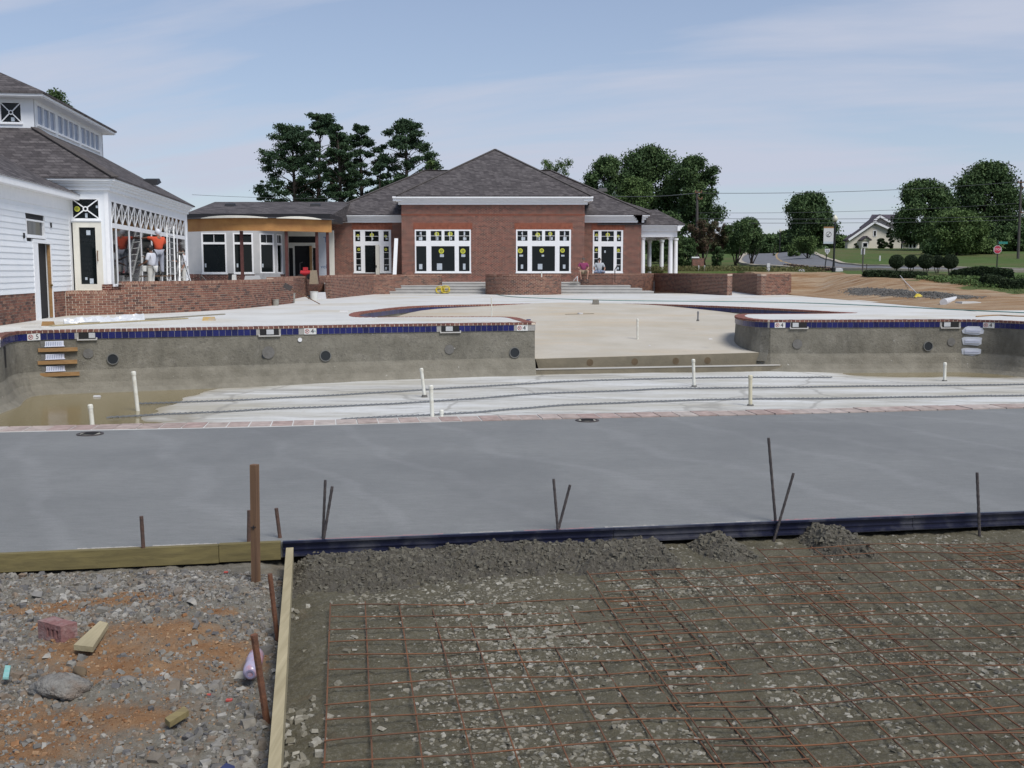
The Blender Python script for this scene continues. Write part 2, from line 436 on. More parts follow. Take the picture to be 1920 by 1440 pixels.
m_wire = M('rusty_wire', (0.20, 0.082, 0.034), (0.075, 0.040, 0.026), 4, 0.85)
m_rebar = M('dark_rebar', (0.045, 0.040, 0.042), (0.09, 0.075, 0.07), 30, 0.7, 0.4, 120)
m_stake = M('brown_stake_steel', (0.12, 0.06, 0.04), (0.06, 0.045, 0.04), 14, 0.8, 0.3, 60)
m_navy = M('navy_plastic_form', (0.010, 0.012, 0.032), (0.016, 0.019, 0.045), 5, 0.35, dirt=(0.10, 0.10, 0.11), dscale=5)
def wood(name, c1, c2, axis='x', sc=1.0):
    if name in MATS: return MATS[name]
    m, nt, b = newmat(name)
    s = {'x': (1.5, 30, 30), 'y': (30, 1.5, 30), 'z': (30, 30, 1.5)}[axis]
    f = noise(nt, 1.3 * sc, 5, 0.6, objvec(nt, *s), 0.4)
    g = noise(nt, 2.0, 3)
    nt.links.new(mixc(nt, rng(nt, g, 0.4, 0.7, 0, 0.35), mixc(nt, rng(nt, f, 0.35, 0.65), c1, c2), tuple(x * 0.6 for x in c2)), b.inputs['Base Color'])
    b.inputs['Roughness'].default_value = 0.8; b.inputs['Specular IOR Level'].default_value = 0.25
    bump(nt, b, f, 0.3, 0.01); MATS[name] = m; return m
m_wood_g = wood('green_treated_board', (0.20, 0.165, 0.070), (0.135, 0.112, 0.052), 'x')
m_wood_y = wood('pale_board', (0.43, 0.37, 0.235), (0.33, 0.28, 0.17), 'y')
m_wood_b = wood('weathered_stake_wood', (0.20, 0.12, 0.07), (0.12, 0.07, 0.045), 'z')
m_wood_o = wood('orange_board', (0.36, 0.22, 0.10), (0.28, 0.16, 0.07), 'x', 0.4)

# ------------------------------------------------------------------ terrain: one sheet to the horizon
GY = [30, 38, 52, 60, 72, 80, 90, 110, 145, 172, 700]
GZ = [-.05, 0, .42, .92, 1.34, 1.42, 1.9, 3.0, 4.5, 4.6, 4.6]
def tz(x, y):
    x = np.asarray(x, float); y = np.asarray(y, float)
    g = np.interp(y, GY, GZ)
    f = np.maximum(sst(16.8, 22, x), sst(60, 72, y))
    z = np.where(y < 76, g * f, g)
    rr = x / np.maximum(y, 1)
    dip = (1 - 0.17 * (1 - sst(.24, .31, rr))) ; z = np.where(y > 80, z * (1 + (dip - 1) * sst(80, 110, y)), z)
    z = z + (fbm(x * .22, y * .22, 3, 5) - .5) * 0.28 * sst(38, 60, y) * (1 - sst(100, 140, y)) * sst(16.5, 20, x)
    z = z + (fbm(x * .9, y * .9, 3, 8) - .5) * 0.16 * sst(40, 46, y) * (1 - sst(66, 76, y)) * sst(17.2, 19, x)
    return z
def tzf(x, y): return float(tz(np.array([x]), np.array([y]))[0])
def terr(X, Y):
    z = tz(X, Y)
    z = np.where((Y < 7.2), -0.17, z)
    low = ((X < 16.4) & (X > -60) & (Y > 7.2) & (Y < 76)) | ((X < 11) & (X > -60) & (Y > 70) & (Y < 93))
    z = np.where(low, -2.6, z)
    z = np.where((X > 24.2) & (Y > 7.2) & (Y < 36), -0.12, z)
    return np.where((X >= 16.4) & (X <= 24.2) & (Y > 7.2) & (Y < 37), -0.12 + 0 * z, z)
def dirtf(X, Y):
    n = fbm(X * .35, Y * .35, 4, 21) - .5
    return sst(-1.6, 1.6, 25.0 - X + n * 9 - sst(58, 74, Y) * 2.0) * (1 - sst(69, 75, Y + n * 8)) * (Y > 10)
def roadkeep(X, Y): return np.zeros_like(X)
m, nt, b = newmat('grass_and_clay')
a = nt.nodes.new('ShaderNodeAttribute'); a.attribute_name = 'dirt'
g1 = mixc(nt, rng(nt, noise(nt, 1.1, 6, 0.7), 0.3, 0.7), (0.050, 0.092, 0.024), (0.090, 0.125, 0.042))
g1 = mixc(nt, rng(nt, noise(nt, 0.12, 3), 0.45, 0.65), g1, (0.10, 0.105, 0.045))
c1 = mixc(nt, rng(nt, noise(nt, 0.5, 6, 0.65, objvec(nt, 0.5, 1.6, 1)), 0.35, 0.65), (0.255, 0.155, 0.08), (0.37, 0.29, 0.20))
c1 = mixc(nt, rng(nt, noise(nt, 1.6, 6, 0.7, objvec(nt, 0.35, 1.8, 1)), 0.48, 0.68), c1, (0.17, 0.085, 0.04))
c1 = mixc(nt, rng(nt, noise(nt, 0.8, 6, 0.7, objvec(nt, 0.25, 1.6, 1)), 0.58, 0.7, 0, 0.8), c1, (0.44, 0.41, 0.35))
c1 = mixc(nt, rng(nt, noise(nt, 9, 4, 0.8), 0.58, 0.7, 0, 0.6), c1, (0.11, 0.07, 0.045))
ed = mathn(nt, 'ADD', a.outputs['Fac'], mathn(nt, 'MULTIPLY', mathn(nt, 'SUBTRACT', noise(nt, 2.5, 5, 0.7), 0.5), 0.9))
nt.links.new(mixc(nt, rng(nt, ed, 0.4, 0.6), g1, c1), b.inputs['Base Color']); b.inputs['Roughness'].default_value = 0.95; b.inputs['Specular IOR Level'].default_value = 0.1
bump(nt, b, noise(nt, 6, 6, 0.7), 0.6, 0.08)
m_terr = m
xs = np.unique(np.concatenate([np.arange(-400, -60, 20), np.arange(-60, 10, 5), np.arange(10, 60, 0.5), np.arange(60, 120, 3), np.arange(120, 620, 25), [16.39, 16.41, 10.99, 11.01, 24.19, 24.21]]))
ys = np.unique(np.concatenate([np.arange(-30, 7, 4), [7.19, 7.21], np.arange(9, 34, 3), np.arange(34, 100, 0.5), np.arange(100, 180, 2), np.arange(180, 900, 30), [75.99, 76.01, 92.99, 93.01]]))
tag(grid('ground', xs, ys, terr, m_terr, attrs={'dirt': dirtf}), kind='structure')

# road draped on the hill
m_asph = M('asphalt', (0.115, 0.118, 0.13), (0.145, 0.148, 0.16), 1.5, 0.9, 0.1, 40)
m_kerb = M('kerb_concrete', (0.40, 0.36, 0.29), (0.34, 0.30, 0.24), 3, 0.9)
rc = smoothpts([(130, 62), (60, 69), (44, 72.5), (35, 76.5), (28.5, 82), (25.2, 89), (26.2, 101), (34.2, 135), (46, 176), (62, 230)], 10)
def ribbon(name, pts, off0, off1, lift, mat, kind='structure', step=1, h=0.0):
    V = []; F = []
    pth = Path(pts); t = 0; k = 0
    while t < pth.len:
        q, u, n = pth.at(t)
        for j in range(5):
            o = off0 + (off1 - off0) * j / 4; x, y = q.x + n.x * o, q.y + n.y * o
            V.append((x, y, tzf(x, y) + lift))
        t += step; k += 1
    for i in range(k - 1):
        for j in range(4): F.append((i * 5 + j, i * 5 + j + 1, (i + 1) * 5 + j + 1, (i + 1) * 5 + j))
    if h:      # give the kerb its depth
        n = len(V); V += [(x, y, z - h) for x, y, z in V]
        for i in range(k - 1):
            F.append((i * 5, (i + 1) * 5, n + (i + 1) * 5, n + i * 5)); F.append((i * 5 + 4, n + i * 5 + 4, n + (i + 1) * 5 + 4, (i + 1) * 5 + 4))
    o = npmesh(name, V, F, mat); tag(o, kind=kind); return o
ribbon('road', rc, -3.9, 3.9, 0.05, m_asph)
ribbon('kerb', rc, 3.9, 4.35, 0.17, m_kerb, h=0.25)
ribbon('kerb', rc, -4.35, -3.9, 0.17, m_kerb, h=0.25)
m_tan = M('worn_yellow_paint', (0.36, 0.24, 0.10), (0.26, 0.2, 0.12), 5, 0.9)
ribbon('road_centre_line', rc, -0.22, 0.0, 0.058, m_tan)

# ------------------------------------------------------------------ the pool outline (deck level z = 0)
LW = [P(47, 621.5), P(250, 617), P(500, 612.5), P(760, 608), P(1003, 605)]         # far wall, left part
RW = [P(1443, 600.5), P(1600, 600.2), P(1774, 599.6), P(1815, 599.8), P(1850, 600.6), P(1885, 601.8), P(1930, 604)]
NEAR_I = [P(0, 801), P(500, 791), P(960, 779.5), P(1500, 768), P(1920, 757.5)]
NEAR_O = [P(0, 810), P(500, 800), P(960, 787), P(1500, 774.8), P(1920, 763.2)]
nl = NEAR_I[0] + (NEAR_I[0] - NEAR_I[2]) * 1.02; nr = NEAR_I[4] + (NEAR_I[4] - NEAR_I[2]) * 1.9
nlo = NEAR_O[0] + (NEAR_O[0] - NEAR_O[2]) * 1.02; nro = NEAR_O[4] + (NEAR_O[4] - NEAR_O[2]) * 1.9
LE = [Vector((nl.x, nl.y)), Vector((-10.2, 15)), P(0, 632.5).to_2d() + Vector((0.0, 0)), LW[0].to_2d()]
BT = smoothpts([P(1003, 605), P(985, 600), P(960, 594.6), P(900, 593.8), P(750, 594), P(694, 594.6), P(673, 592.5), P(676, 587), P(700, 583), P(788, 574), P(922, 571), P(1054, 569), P(1200, 570), P(1310, 573), P(1400, 576.5), P(1500, 581.5), P(1560, 585.2), P(1590, 586.6), P(1500, 588), P(1400, 588.4), P(1382, 590), P(1379, 593), P(1390, 596.5), P(1415, 599.3), P(1443, 600.5)], 5)
RE = [Vector((16.2, 28.6)), Vector((18.0, 26)), Vector((19.0, 22)), Vector((nr.x + 2.5, nr.y + 2)), Vector((nr.x, nr.y))]
v2 = lambda l: [Vector((p[0], p[1])) for p in l]
rim = smoothpts([LE[-2]] + v2(LW), 6)[1:] + BT[1:-1] + smoothpts(v2(RW), 6) + RE + smoothpts(v2([nl] + NEAR_I + [nr]), 8)[::-1][1:-1] + LE[:-1]
deck_out = [(-32, 7.0), (-32, 66), (12.6, 66.0), (12.6, 76), (17.6, 76), (17.2, 62)] + [tuple(P(1521, 555.0).xy), tuple(P(1671, 564.4).xy), tuple(P(1800, 572.5).xy), tuple(P(1914, 580.6).xy), (24, 31), (24, nr.y + 6)]
m, nt, b = newmat('deck_concrete_streaked')
v = objvec(nt, 1, 1, 1)
c = mixc(nt, rng(nt, noise(nt, 0.5, 8, 0.6), 0.3, 0.7), (0.60, 0.60, 0.575), (0.50, 0.50, 0.48))
c = mixc(nt, rng(nt, noise(nt, 0.22, 5, 0.6), 0.5, 0.68, 0, 0.7), c, (0.46, 0.41, 0.31))
c = mixc(nt, rng(nt, noise(nt, 3, 8, 0.75), 0.55, 0.8, 0, 0.4), c, (0.30, 0.28, 0.25))
nt.links.new(c, b.inputs['Base Color']); b.inputs['Roughness'].default_value = 0.8; bump(nt, b, noise(nt, 40, 3), 0.12, 0.01)
m_deck = m
near_band = [tuple(p.xy) for p in NEAR_O]
outer = [(-32, nlo.y - 2.6)] + [(nlo.x, nlo.y)] + near_band + [(nro.x, nro.y), (24, nro.y + 1.4)] + deck_out[1:][::-1]
hole = rim
sheet('pool_deck', outer, [hole], 0.0, m_deck, 0.12)

# the newly poured slab in front
def yform(x): return 5.25 + (x + 2.65) * .163
m, nt, b = newmat('fresh_concrete')
c = mixc(nt, rng(nt, noise(nt, 0.8, 6, 0.6, objvec(nt, 0.6, 1.4, 1)), 0.3, 0.7), (0.172, 0.175, 0.168), (0.225, 0.227, 0.216))
w1 = nt.nodes.new('ShaderNodeTexWave'); w1.wave_type = 'BANDS'; w1.bands_direction = 'X'; w1.inputs['Scale'].default_value = 0.35; w1.inputs['Distortion'].default_value = 6; w1.inputs['Detail'].default_value = 4; w1.inputs['Detail Scale'].default_value = 1.2
mp = nt.nodes.new('ShaderNodeMapping'); mp.inputs['Rotation'].default_value = (0, 0, R(-28)); t = nt.nodes.new('ShaderNodeTexCoord'); nt.links.new(t.outputs['Object'], mp.inputs[0]); nt.links.new(mp.outputs[0], w1.inputs['Vector'])
c = mixc(nt, rng(nt, w1.outputs['Fac'], 0.90, 1.0, 0, 0.26), c, (0.30, 0.30, 0.295))
ws_ = nt.nodes.new('ShaderNodeTexWave'); ws_.wave_type = 'RINGS'; ws_.inputs['Scale'].default_value = 9; ws_.inputs['Distortion'].default_value = 9; ws_.inputs['Detail'].default_value = 3; ws_.inputs['Detail Scale'].default_value = 0.25; nt.links.new(mp.outputs[0], ws_.inputs['Vector'])
c = mixc(nt, rng(nt, ws_.outputs['Fac'], 0.5, 1.0, 0, 0.10), c, (0.30, 0.305, 0.30))
c = mixc(nt, rng(nt, noise(nt, 0.5, 5, 0.65, objvec(nt, 1, .5, 1)), 0.46, 0.62, 0, 0.7), c, (0.145, 0.147, 0.142))
c = mixc(nt, rng(nt, noise(nt, 160, 3, 0.7), 0.35, 0.75, 0, 0.45), c, (0.10, 0.10, 0.096))
c = mixc(nt, rng(nt, noise(nt, 14, 5, 0.7, objvec(nt, 0.5, 1.6, 1)), 0.42, 0.72, 0, 0.45), c, (0.12, 0.122, 0.118))
c = mixc(nt, rng(nt, noise(nt, 1.1, 7, 0.8, objvec(nt, 0.8, 2.4, 1), 0.8), 0.6, 0.72, 0, 0.35), c, (0.27, 0.275, 0.27))
c = mixc(nt, rng(nt, noise(nt, 2.2, 8, 0.75, objvec(nt, 0.5, 2, 1)), 0.6, 0.8, 0, 0.5), c, (0.15, 0.145, 0.135))
nt.links.new(c, b.inputs['Base Color']); b.inputs['Roughness'].default_value = 0.62
bump(nt, b, noise(nt, 60, 4, 0.6), 0.25, 0.01)
m_slab = m
slab = [(-14, yform(-14)), (-2.65, yform(-2.65)), (0, yform(0)), (3.1, yform(3.1)), (16, yform(16)), (24, yform(24)), (24, nro.y + 1.39), (nro.x, nro.y - .01)] + [(p.x, p.y - 0.003) for p in NEAR_O[::-1]] + [(nlo.x, nlo.y - .01), (-14, nlo.y - 1.0)]
sheet('new_concrete_slab', slab, [], -0.004, m_slab, 0.086)

# ------------------------------------------------------------------ pool floor, walls, beach
FX = [-13, -11.6, -7.3, 0, 4, 8, 12, 16, 22]; FZ = [-1.68, -1.66, -1.522, -1.455, -1.455, -1.488, -1.505, -1.515, -1.52]
def floorz(X, Y):
    z = np.interp(X, FX, FZ) + (fbm(X * .8, Y * .8, 3, 3) - .5) * 0.035
    return z - 0.045 * np.exp(-((Y - 30) / 1.3) ** 2) * sst(8.6, 10, X)
m, nt, b = newmat('pool_floor_gunite')
c = mixc(nt, rng(nt, noise(nt, 0.6, 7, 0.6, objvec(nt, 0.35, 1.6, 1)), 0.35, 0.62), (0.38, 0.36, 0.30), (0.57, 0.575, 0.56))
c = mixc(nt, rng(nt, noise(nt, 5, 7, 0.8), 0.5, 0.72, 0, 0.55), c, (0.34, 0.32, 0.27))
vo = nt.nodes.new('ShaderNodeTexVoronoi'); vo.feature = 'DISTANCE_TO_EDGE'; vo.inputs['Scale'].default_value = 0.22; dv = nt.nodes.new('ShaderNodeVectorMath'); dv.operation = 'ADD'; tn = nt.nodes.new('ShaderNodeTexNoise'); tn.inputs['Scale'].default_value = 0.7; tn.inputs['Detail'].default_value = 6; tq = nt.nodes.new('ShaderNodeTexCoord'); nt.links.new(tq.outputs['Object'], tn.inputs['Vector']); nt.links.new(tq.outputs['Object'], dv.inputs[0]); nt.links.new(tn.outputs['Color'], dv.inputs[1]); nt.links.new(dv.outputs[0], vo.inputs['Vector'])
c = mixc(nt, rng(nt, vo.outputs['Distance'], 0.004, 0.016, 0.55, 0), c, (0.24, 0.23, 0.205))
c = mixc(nt, rng(nt, noise(nt, 0.9, 6, 0.7, objvec(nt, 0.3, 2.2, 1), 0.6), 0.52, 0.66, 0, 0.75), c, (0.25, 0.24, 0.215))
s = nt.nodes.new('ShaderNodeSeparateXYZ'); t = nt.nodes.new('ShaderNodeTexCoord'); nt.links.new(t.outputs['Object'], s.inputs[0])
wet = rng(nt, mathn(nt, 'ADD', s.outputs[2], mathn(nt, 'MULTIPLY', mathn(nt, 'SUBTRACT', noise(nt, 1.5, 5, 0.7), 0.5), 0.03)), -1.545, -1.515, 1, 0)
c = mixc(nt, wet, c, (0.20, 0.155, 0.075))
nt.links.new(c, b.inputs['Base Color']); b.inputs['Roughness'].default_value = 0.8; bump(nt, b, noise(nt, 12, 6, 0.7), 0.3, 0.02)
tag(grid('pool_floor', np.arange(-13.2, 21, .25), np.arange(7.0, 32.3, .25), floorz, m), kind='structure')
m_floor = m
m, nt, b = newmat('rough_gunite')
s = nt.nodes.new('ShaderNodeSeparateXYZ'); t = nt.nodes.new('ShaderNodeTexCoord'); nt.links.new(t.outputs['Object'], s.inputs[0])
hv = rng(nt, mathn(nt, 'ADD', s.outputs[2], mathn(nt, 'MULTIPLY', mathn(nt, 'SUBTRACT', noise(nt, 0.8, 4), 0.5), 0.25)), -1.05, -0.95)
up_ = mixc(nt, rng(nt, noise(nt, 1.3, 8, 0.7), 0.3, 0.7), (0.135, 0.125, 0.098), (0.235, 0.22, 0.18))
up_ = mixc(nt, rng(nt, noise(nt, 0.7, 6, 0.7, objvec(nt, 1, 1, 0.35)), 0.5, 0.66, 0, 0.7), up_, (0.085, 0.080, 0.065))
up_ = mixc(nt, rng(nt, noise(nt, 7, 7, 0.85), 0.54, 0.66, 0, 0.75), up_, (0.07, 0.065, 0.055))
up_ = mixc(nt, rng(nt, noise(nt, 2.7, 7, 0.8), 0.56, 0.7, 0, 0.6), up_, (0.33, 0.31, 0.27))
lo_ = mixc(nt, rng(nt, noise(nt, 2.0, 7, 0.7), 0.3, 0.7), (0.15, 0.138, 0.108), (0.245, 0.228, 0.185))
c = mixc(nt, hv, lo_, up_)
c = mixc(nt, rng(nt, noise(nt, 7, 3, 0.5), 0.73, 0.76, 0, 0.8), c, (0.50, 0.49, 0.45))
nt.links.new(c, b.inputs['Base Color']); b.inputs['Roughness'].default_value = 0.92; bump(nt, b, noise(nt, 14, 7, 0.75), 0.8, 0.04)
m_gun = m
PROF = [(-0.014, -0.05), (-0.014, -0.235), (-0.014, -0.25), (-0.004, -0.6), (0.0, -0.98), (0.05, -1.1), (0.10, -1.28), (0.18, -1.42), (0.32, -1.53), (0.5, -1.8)]
def loft(name, pts, side, prof, mat, jit=0.008, step=0.14):
    pth = Path(pts, side); n = max(2, int(pth.len / step)); V = []; F = []; k = len(prof)
    for i in range(n + 1):
        q, u, nn = pth.at(pth.len * i / n)
        for j, (o, z) in enumerate(prof):
            e = 0 if j < 3 else float((fbm(np.array([i * .8]), np.array([z * 3.0]), 3, 4)[0] - .5) * 2 * jit)
            V.append((q.x + nn.x * (o + e), q.y + nn.y * (o + e), z))
    for i in range(n):
        for j in range(k - 1): F.append((i * k + j, i * k + j + 1, (i + 1) * k + j + 1, (i + 1) * k + j))
    return npmesh(name, V, F, mat, smooth=False)
left_path = Path(LE[:-1] + v2(LW), 1)
# shell walls: the inside of the pool lies to the right of travel left->right along the far walls
pw = thing('pool_wall', 'bare grey gunite far wall of the pool left of the beach entry', 'pool wall', P(500, 612.5), None)
def shell(parent, pts, side, name='shell', prof=PROF):
    o = loft(name, pts, side, prof, m_gun); o.parent = parent; loc = ORG[parent.name]
    o.data.transform(Matrix.Translation(-loc)); ORG[o.name] = loc; return o
LWt = smoothpts([LE[-2]] + v2(LW), 6); RWt = smoothpts(v2(RW), 6)
shell(pw, LE[:2] + LWt, 1)
endL = v2(LW)[-1]; back = BT[1:8]
shell(pw, [endL] + BT[1:7], 1, 'end_face')
pw2 = thing('pool_wall', 'bare grey gunite far wall of the pool right of the beach entry', 'pool wall', P(1600, 600), None)
shell(pw2, BT[-9:-1] + RWt + RE, 1)
pw3 = thing('pool_wall', 'low near wall of the pool below the dusty paver edge', 'pool wall', NEAR_I[2], None)
shell(pw3, smoothpts(v2([nl] + NEAR_I + [nr]), 8), -1)
# beach: a planar ramp from the pool up to the deck
by0, by1 = 29.35, 44.3
def beachz(x, y): return -1.04 + (y - by0) * (1.04 - 0.07) / (by1 - by0)
m, nt, b = newmat('beach_plaster')
c = mixc(nt, rng(nt, noise(nt, 0.5, 7, 0.65), 0.3, 0.7), (0.40, 0.36, 0.285), (0.50, 0.465, 0.40))
c = mixc(nt, rng(nt, noise(nt, 0.35, 5, 0.6, objvec(nt, 0.5, 1.5, 1)), 0.5, 0.68, 0, 0.6), c, (0.46, 0.36, 0.23))
c = mixc(nt, rng(nt, noise(nt, 4, 8, 0.8), 0.5, 0.7, 0, 0.5), c, (0.33, 0.30, 0.245))
c = mixc(nt, rng(nt, noise(nt, 1.6, 8, 0.75, objvec(nt, 0.3, 2.5, 1)), 0.58, 0.74, 0, 0.6), c, (0.30, 0.275, 0.23))
nt.links.new(c, b.inputs['Base Color']); b.inputs['Roughness'].default_value = 0.85; bump(nt, b, noise(nt, 20, 5, 0.7), 0.25, 0.02)
m_beach = m
bl = P(1005, 672.7, -1.04); br_ = P(1425, 666, -1.04)
beach = [(bl.x - .35, bl.y), (bl.x, bl.y), (br_.x, br_.y), (br_.x + .25, br_.y + .12)] + [tuple(q) for q in BT[::-1] if q.y > 31.0]
sheet('beach_entry_floor', beach, [], 0, m_beach, 0.04, zf=beachz)
# walls round the beach with their tile band
def rimwall(seg, name):
    o = loft(name, seg, 1, [(-0.014, -0.05), (-0.014, -0.235), (-0.014, -0.25), (0.0, -0.6), (0.03, -0.95), (0.12, -1.2)], m_gun, 0.005); tag(o, kind='structure'); return o
rimwall(BT[6:], 'beach_rim_wall')
# the two steps down from the beach
m_st = M('wet_step_concrete', (0.22, 0.19, 0.135), (0.16, 0.14, 0.10), 1.5, 0.85, 0.4, 20, dirt=(0.13, 0.115, 0.085), dscale=1.2)
ub = Vector((br_.x - bl.x, br_.y - bl.y)).normalized(); nb_ = Vector((ub.y, -ub.x))
Lb = (Vector(br_.xy) - Vector(bl.xy)).length
FB = Frame(bl.xy, ub, nb_)
stp = thing('beach_step', 'two low concrete steps leading from the beach down to the pool floor', 'steps', bl)
s1 = MB(); e0, e1_ = FB(-.35, 0, 0), FB(Lb + .5, 0, 0); zt0_, zt1_ = beachz(0, e0.y) - .004, beachz(0, e1_.y) - .004; s1.hexa([FB(-.35, .02, -1.3), FB(Lb + .5, .02, -1.3), FB(Lb + .5, -.3, -1.3), FB(-.35, -.3, -1.3), FB(-.35, .02, zt0_), FB(Lb + .5, .02, zt1_), FB(Lb + .5, -.3, zt1_), FB(-.35, -.3, zt0_)]); s1.build('riser', m_st, stp)
s1 = MB(); s1.fbox(FB, -.35, Lb + .5, 0.42, -0.3, -1.62, -1.30); s1.build('lower_riser', m_st, stp)
s1 = MB(); s1.fbox(FB, -.3, Lb + .45, 0.435, 0.33, -1.315, -1.285); s1.build('nosing', m_concl, stp)
m_stain = M('brown_stain', (0.10, 0.075, 0.045), (0.14, 0.10, 0.06), 8, 0.95)
for u_ in (1107, 1196, 1279, 1344):
    q = P(u_, 680, -1.17); a = (Vector(q.xy) - Vector(bl.xy)).dot(ub)
    s1 = MB(); s1.disc(FB(a, 0.02, -1.17), nb_.to_3d(), 0.10, 0.004, 14); s1.build('patched_hole', m_stain, stp)

# water lying in the low corners
m, nt, b = newmat('muddy_water')
b.inputs['Base Color'].default_value = (0.215, 0.175, 0.09, 1); b.inputs['Roughness'].default_value = 0.14; b.inputs['IOR'].default_value = 1.33
bump(nt, b, noise(nt, 3, 3), 0.03, 0.02)
m_water = m
mb = MB(); mb.face([(-13, 8, -1.53), (-5.6, 8, -1.53), (-5.6, 27.2, -1.53), (-13, 27.2, -1.53)]); tag(mb.build('water_puddle', m_water), kind='structure')
mb = MB(); mb.face([(8.6, 28.2, -1.53), (14.2, 28.2, -1.53), (14.2, 31.4, -1.53), (8.6, 31.4, -1.53)]); tag(mb.build('water_puddle', m_water), kind='structure')

# ------------------------------------------------------------------ coping bricks and waterline tiles
def run_bricks(parent, pts, pitch, w, gap, z0, z1, mat, name='brick', over=0.02, individual=True, t0=0, t1=None, side=1):
    p = Path(pts, side); t1 = p.len if t1 is None else t1; n = int((t1 - t0) / pitch); mb = MB(); proto = None
    for i in range(n):
        a = t0 + i * pitch; dz = random.uniform(-.003, .003); oo = over + random.uniform(-.004, .004)
        if individual:
            mb = MB(); q, u, nn = p.at(a + pitch / 2); brick_at(mb, p, a + gap / 2, a + pitch - gap / 2, z0 + dz, z1 + dz, oo, w)
            mb.build(name, mat, parent)
        else: brick_at(mb, p, a + gap / 2, a + pitch - gap / 2, z0 + dz, z1 + dz, oo, w)
    if not individual:
        o = mb.build(name, mat, parent); o['kind'] = 'stuff'
    return p, n
def mortar_bed(parent, pts, w, z0, z1, name='mortar_bed', mat=None, side=1, over=0.012):
    p = Path(pts, side); mb = MB(); n = max(1, int(p.len / 0.1))
    for i in range(n): brick_at(mb, p, p.len * i / n, p.len * (i + 1) / n, z0, z1, over, w)
    return mb.build(name, mat or m_mort, parent)
cp = thing('pool_coping', 'red brick coping along the far pool edge left of the beach entry', 'coping', P(500, 612))
mortar_bed(cp, LWt, .30, -.056, -.004); run_bricks(cp, LWt, .128, .30, .018, -.052, .006, m_cop)
cp2 = thing('pool_coping', 'red brick coping along the far pool edge right of the beach entry', 'coping', P(1600, 600))
mortar_bed(cp2, RWt, .30, -.056, -.004); run_bricks(cp2, RWt, .128, .30, .018, -.052, .006, m_cop)
cp3 = thing('pool_coping', 'curved brick coping round the shallow beach of the pool', 'coping', P(1054, 569))
mortar_bed(cp3, BT, .30, -.056, -.004); run_bricks(cp3, BT, .13, .32, .018, -.052, .006, m_copf, name='brickwork', individual=False)
cp4 = thing('pool_coping', 'dusty pink paver edge between the pool and the new slab', 'coping', P(960, 783))
NI = smoothpts(v2([nl] + NEAR_I + [nr]), 8)
mortar_bed(cp4, NI, .30, -.056, -.004, side=-1); run_bricks(cp4, NI, .200, .31, .012, -.052, .005, m_dusty, side=-1, name='paver')
def tiles(parent, pts, marks, skims, side=1, over=0.008, individual=True, t0=0, pitch=.155):
    p = Path(pts, side); mortar = MB(); n = int(p.len / pitch)
    g = MB(); m = max(1, int(p.len / .09))
    for i in range(m): brick_at(g, p, p.len * i / m, p.len * (i + 1) / m, -.222, -.057, 0.003, .02)
    g.build('grout', m_grout, parent); run = MB(); cnt = 0
    for i in range(n):
        a = i * pitch + .004; e = (i + 1) * pitch - .004
        if any(x0 - .06 < (a + e) / 2 < x1 + .06 for x0, x1 in marks + skims): continue
        if individual and cnt < 300:
            mb = MB(); brick_at(mb, p, a, e, -.217, -.062, over, .015); mb.build('tile', m_tile, parent); cnt += 1
        else: brick_at(run, p, a, e, -.217, -.062, over, .015)
    if run.f: run.build('tile_run', m_tilef, parent)['kind'] = 'stuff'
    return p
def tpos(path, pt):           # length along a path nearest to a point
    best = (1e9, 0)
    for i in range(0, int(path.len * 50)):
        q = path.at(i / 50)[0]; dd = (q - Vector((pt[0], pt[1]))).length
        if dd < best[0]: best = (dd, i / 50)
    return best[1]
def on(path, u, z, v):        # hit of a viewing ray on the vertical wall under the path, by pixel column
    best = (1e9, 0)
    for i in range(0, int(path.len * 50)):
        q = path.at(i / 50)[0]
        pu = 960 + FPX * q.x / (q.y * CP + (H - z) * SP); dd = abs(pu - u)
        if dd < best[0]: best = (dd, i / 50)
    return best[1]
pL = Path(LWt, 1); pR = Path(RWt, 1)
mk = lambda p, a, e: (on(p, a, -.14, 0), on(p, e, -.14, 0))
marksL = [mk(pL, 51, 76), mk(pL, 569, 594), mk(pL, 967, 991)]; skL = [mk(pL, 148, 179), mk(pL, 488, 522), mk(pL, 827, 861)]
marksR = [mk(pR, 1452, 1473), mk(pR, 1844, 1864)]; skR = [mk(pR, 1483, 1512), mk(pR, 1767, 1798)]
tl = thing('waterline_tile_band', 'dark blue tile band under the far coping left of the beach entry', 'tile band', P(500, 612, -.14))
tiles(tl, LWt, marksL, skL)
tr = thing('waterline_tile_band', 'dark blue tile band under the far coping right of the beach entry', 'tile band', P(1600, 600, -.14))
tiles(tr, RWt, marksR, skR)
tb = thing('waterline_tile_band', 'blue tile band round the rim of the shallow beach', 'tile band', P(1400, 577, -.14))
tiles(tb, BT, [], [], individual=False)
m_mark = M('marker_tile_white', (0.66, 0.66, 0.64), (0.6, 0.6, 0.58), 10, 0.3)
m_ink = M('black_print', (0.02, 0.02, 0.025), None, 5, 0.5); m_red = M('red_print', (0.42, 0.05, 0.04), None, 5, 0.5); m_green = M('teal_print', (0.05, 0.28, 0.26), None, 5, 0.5)
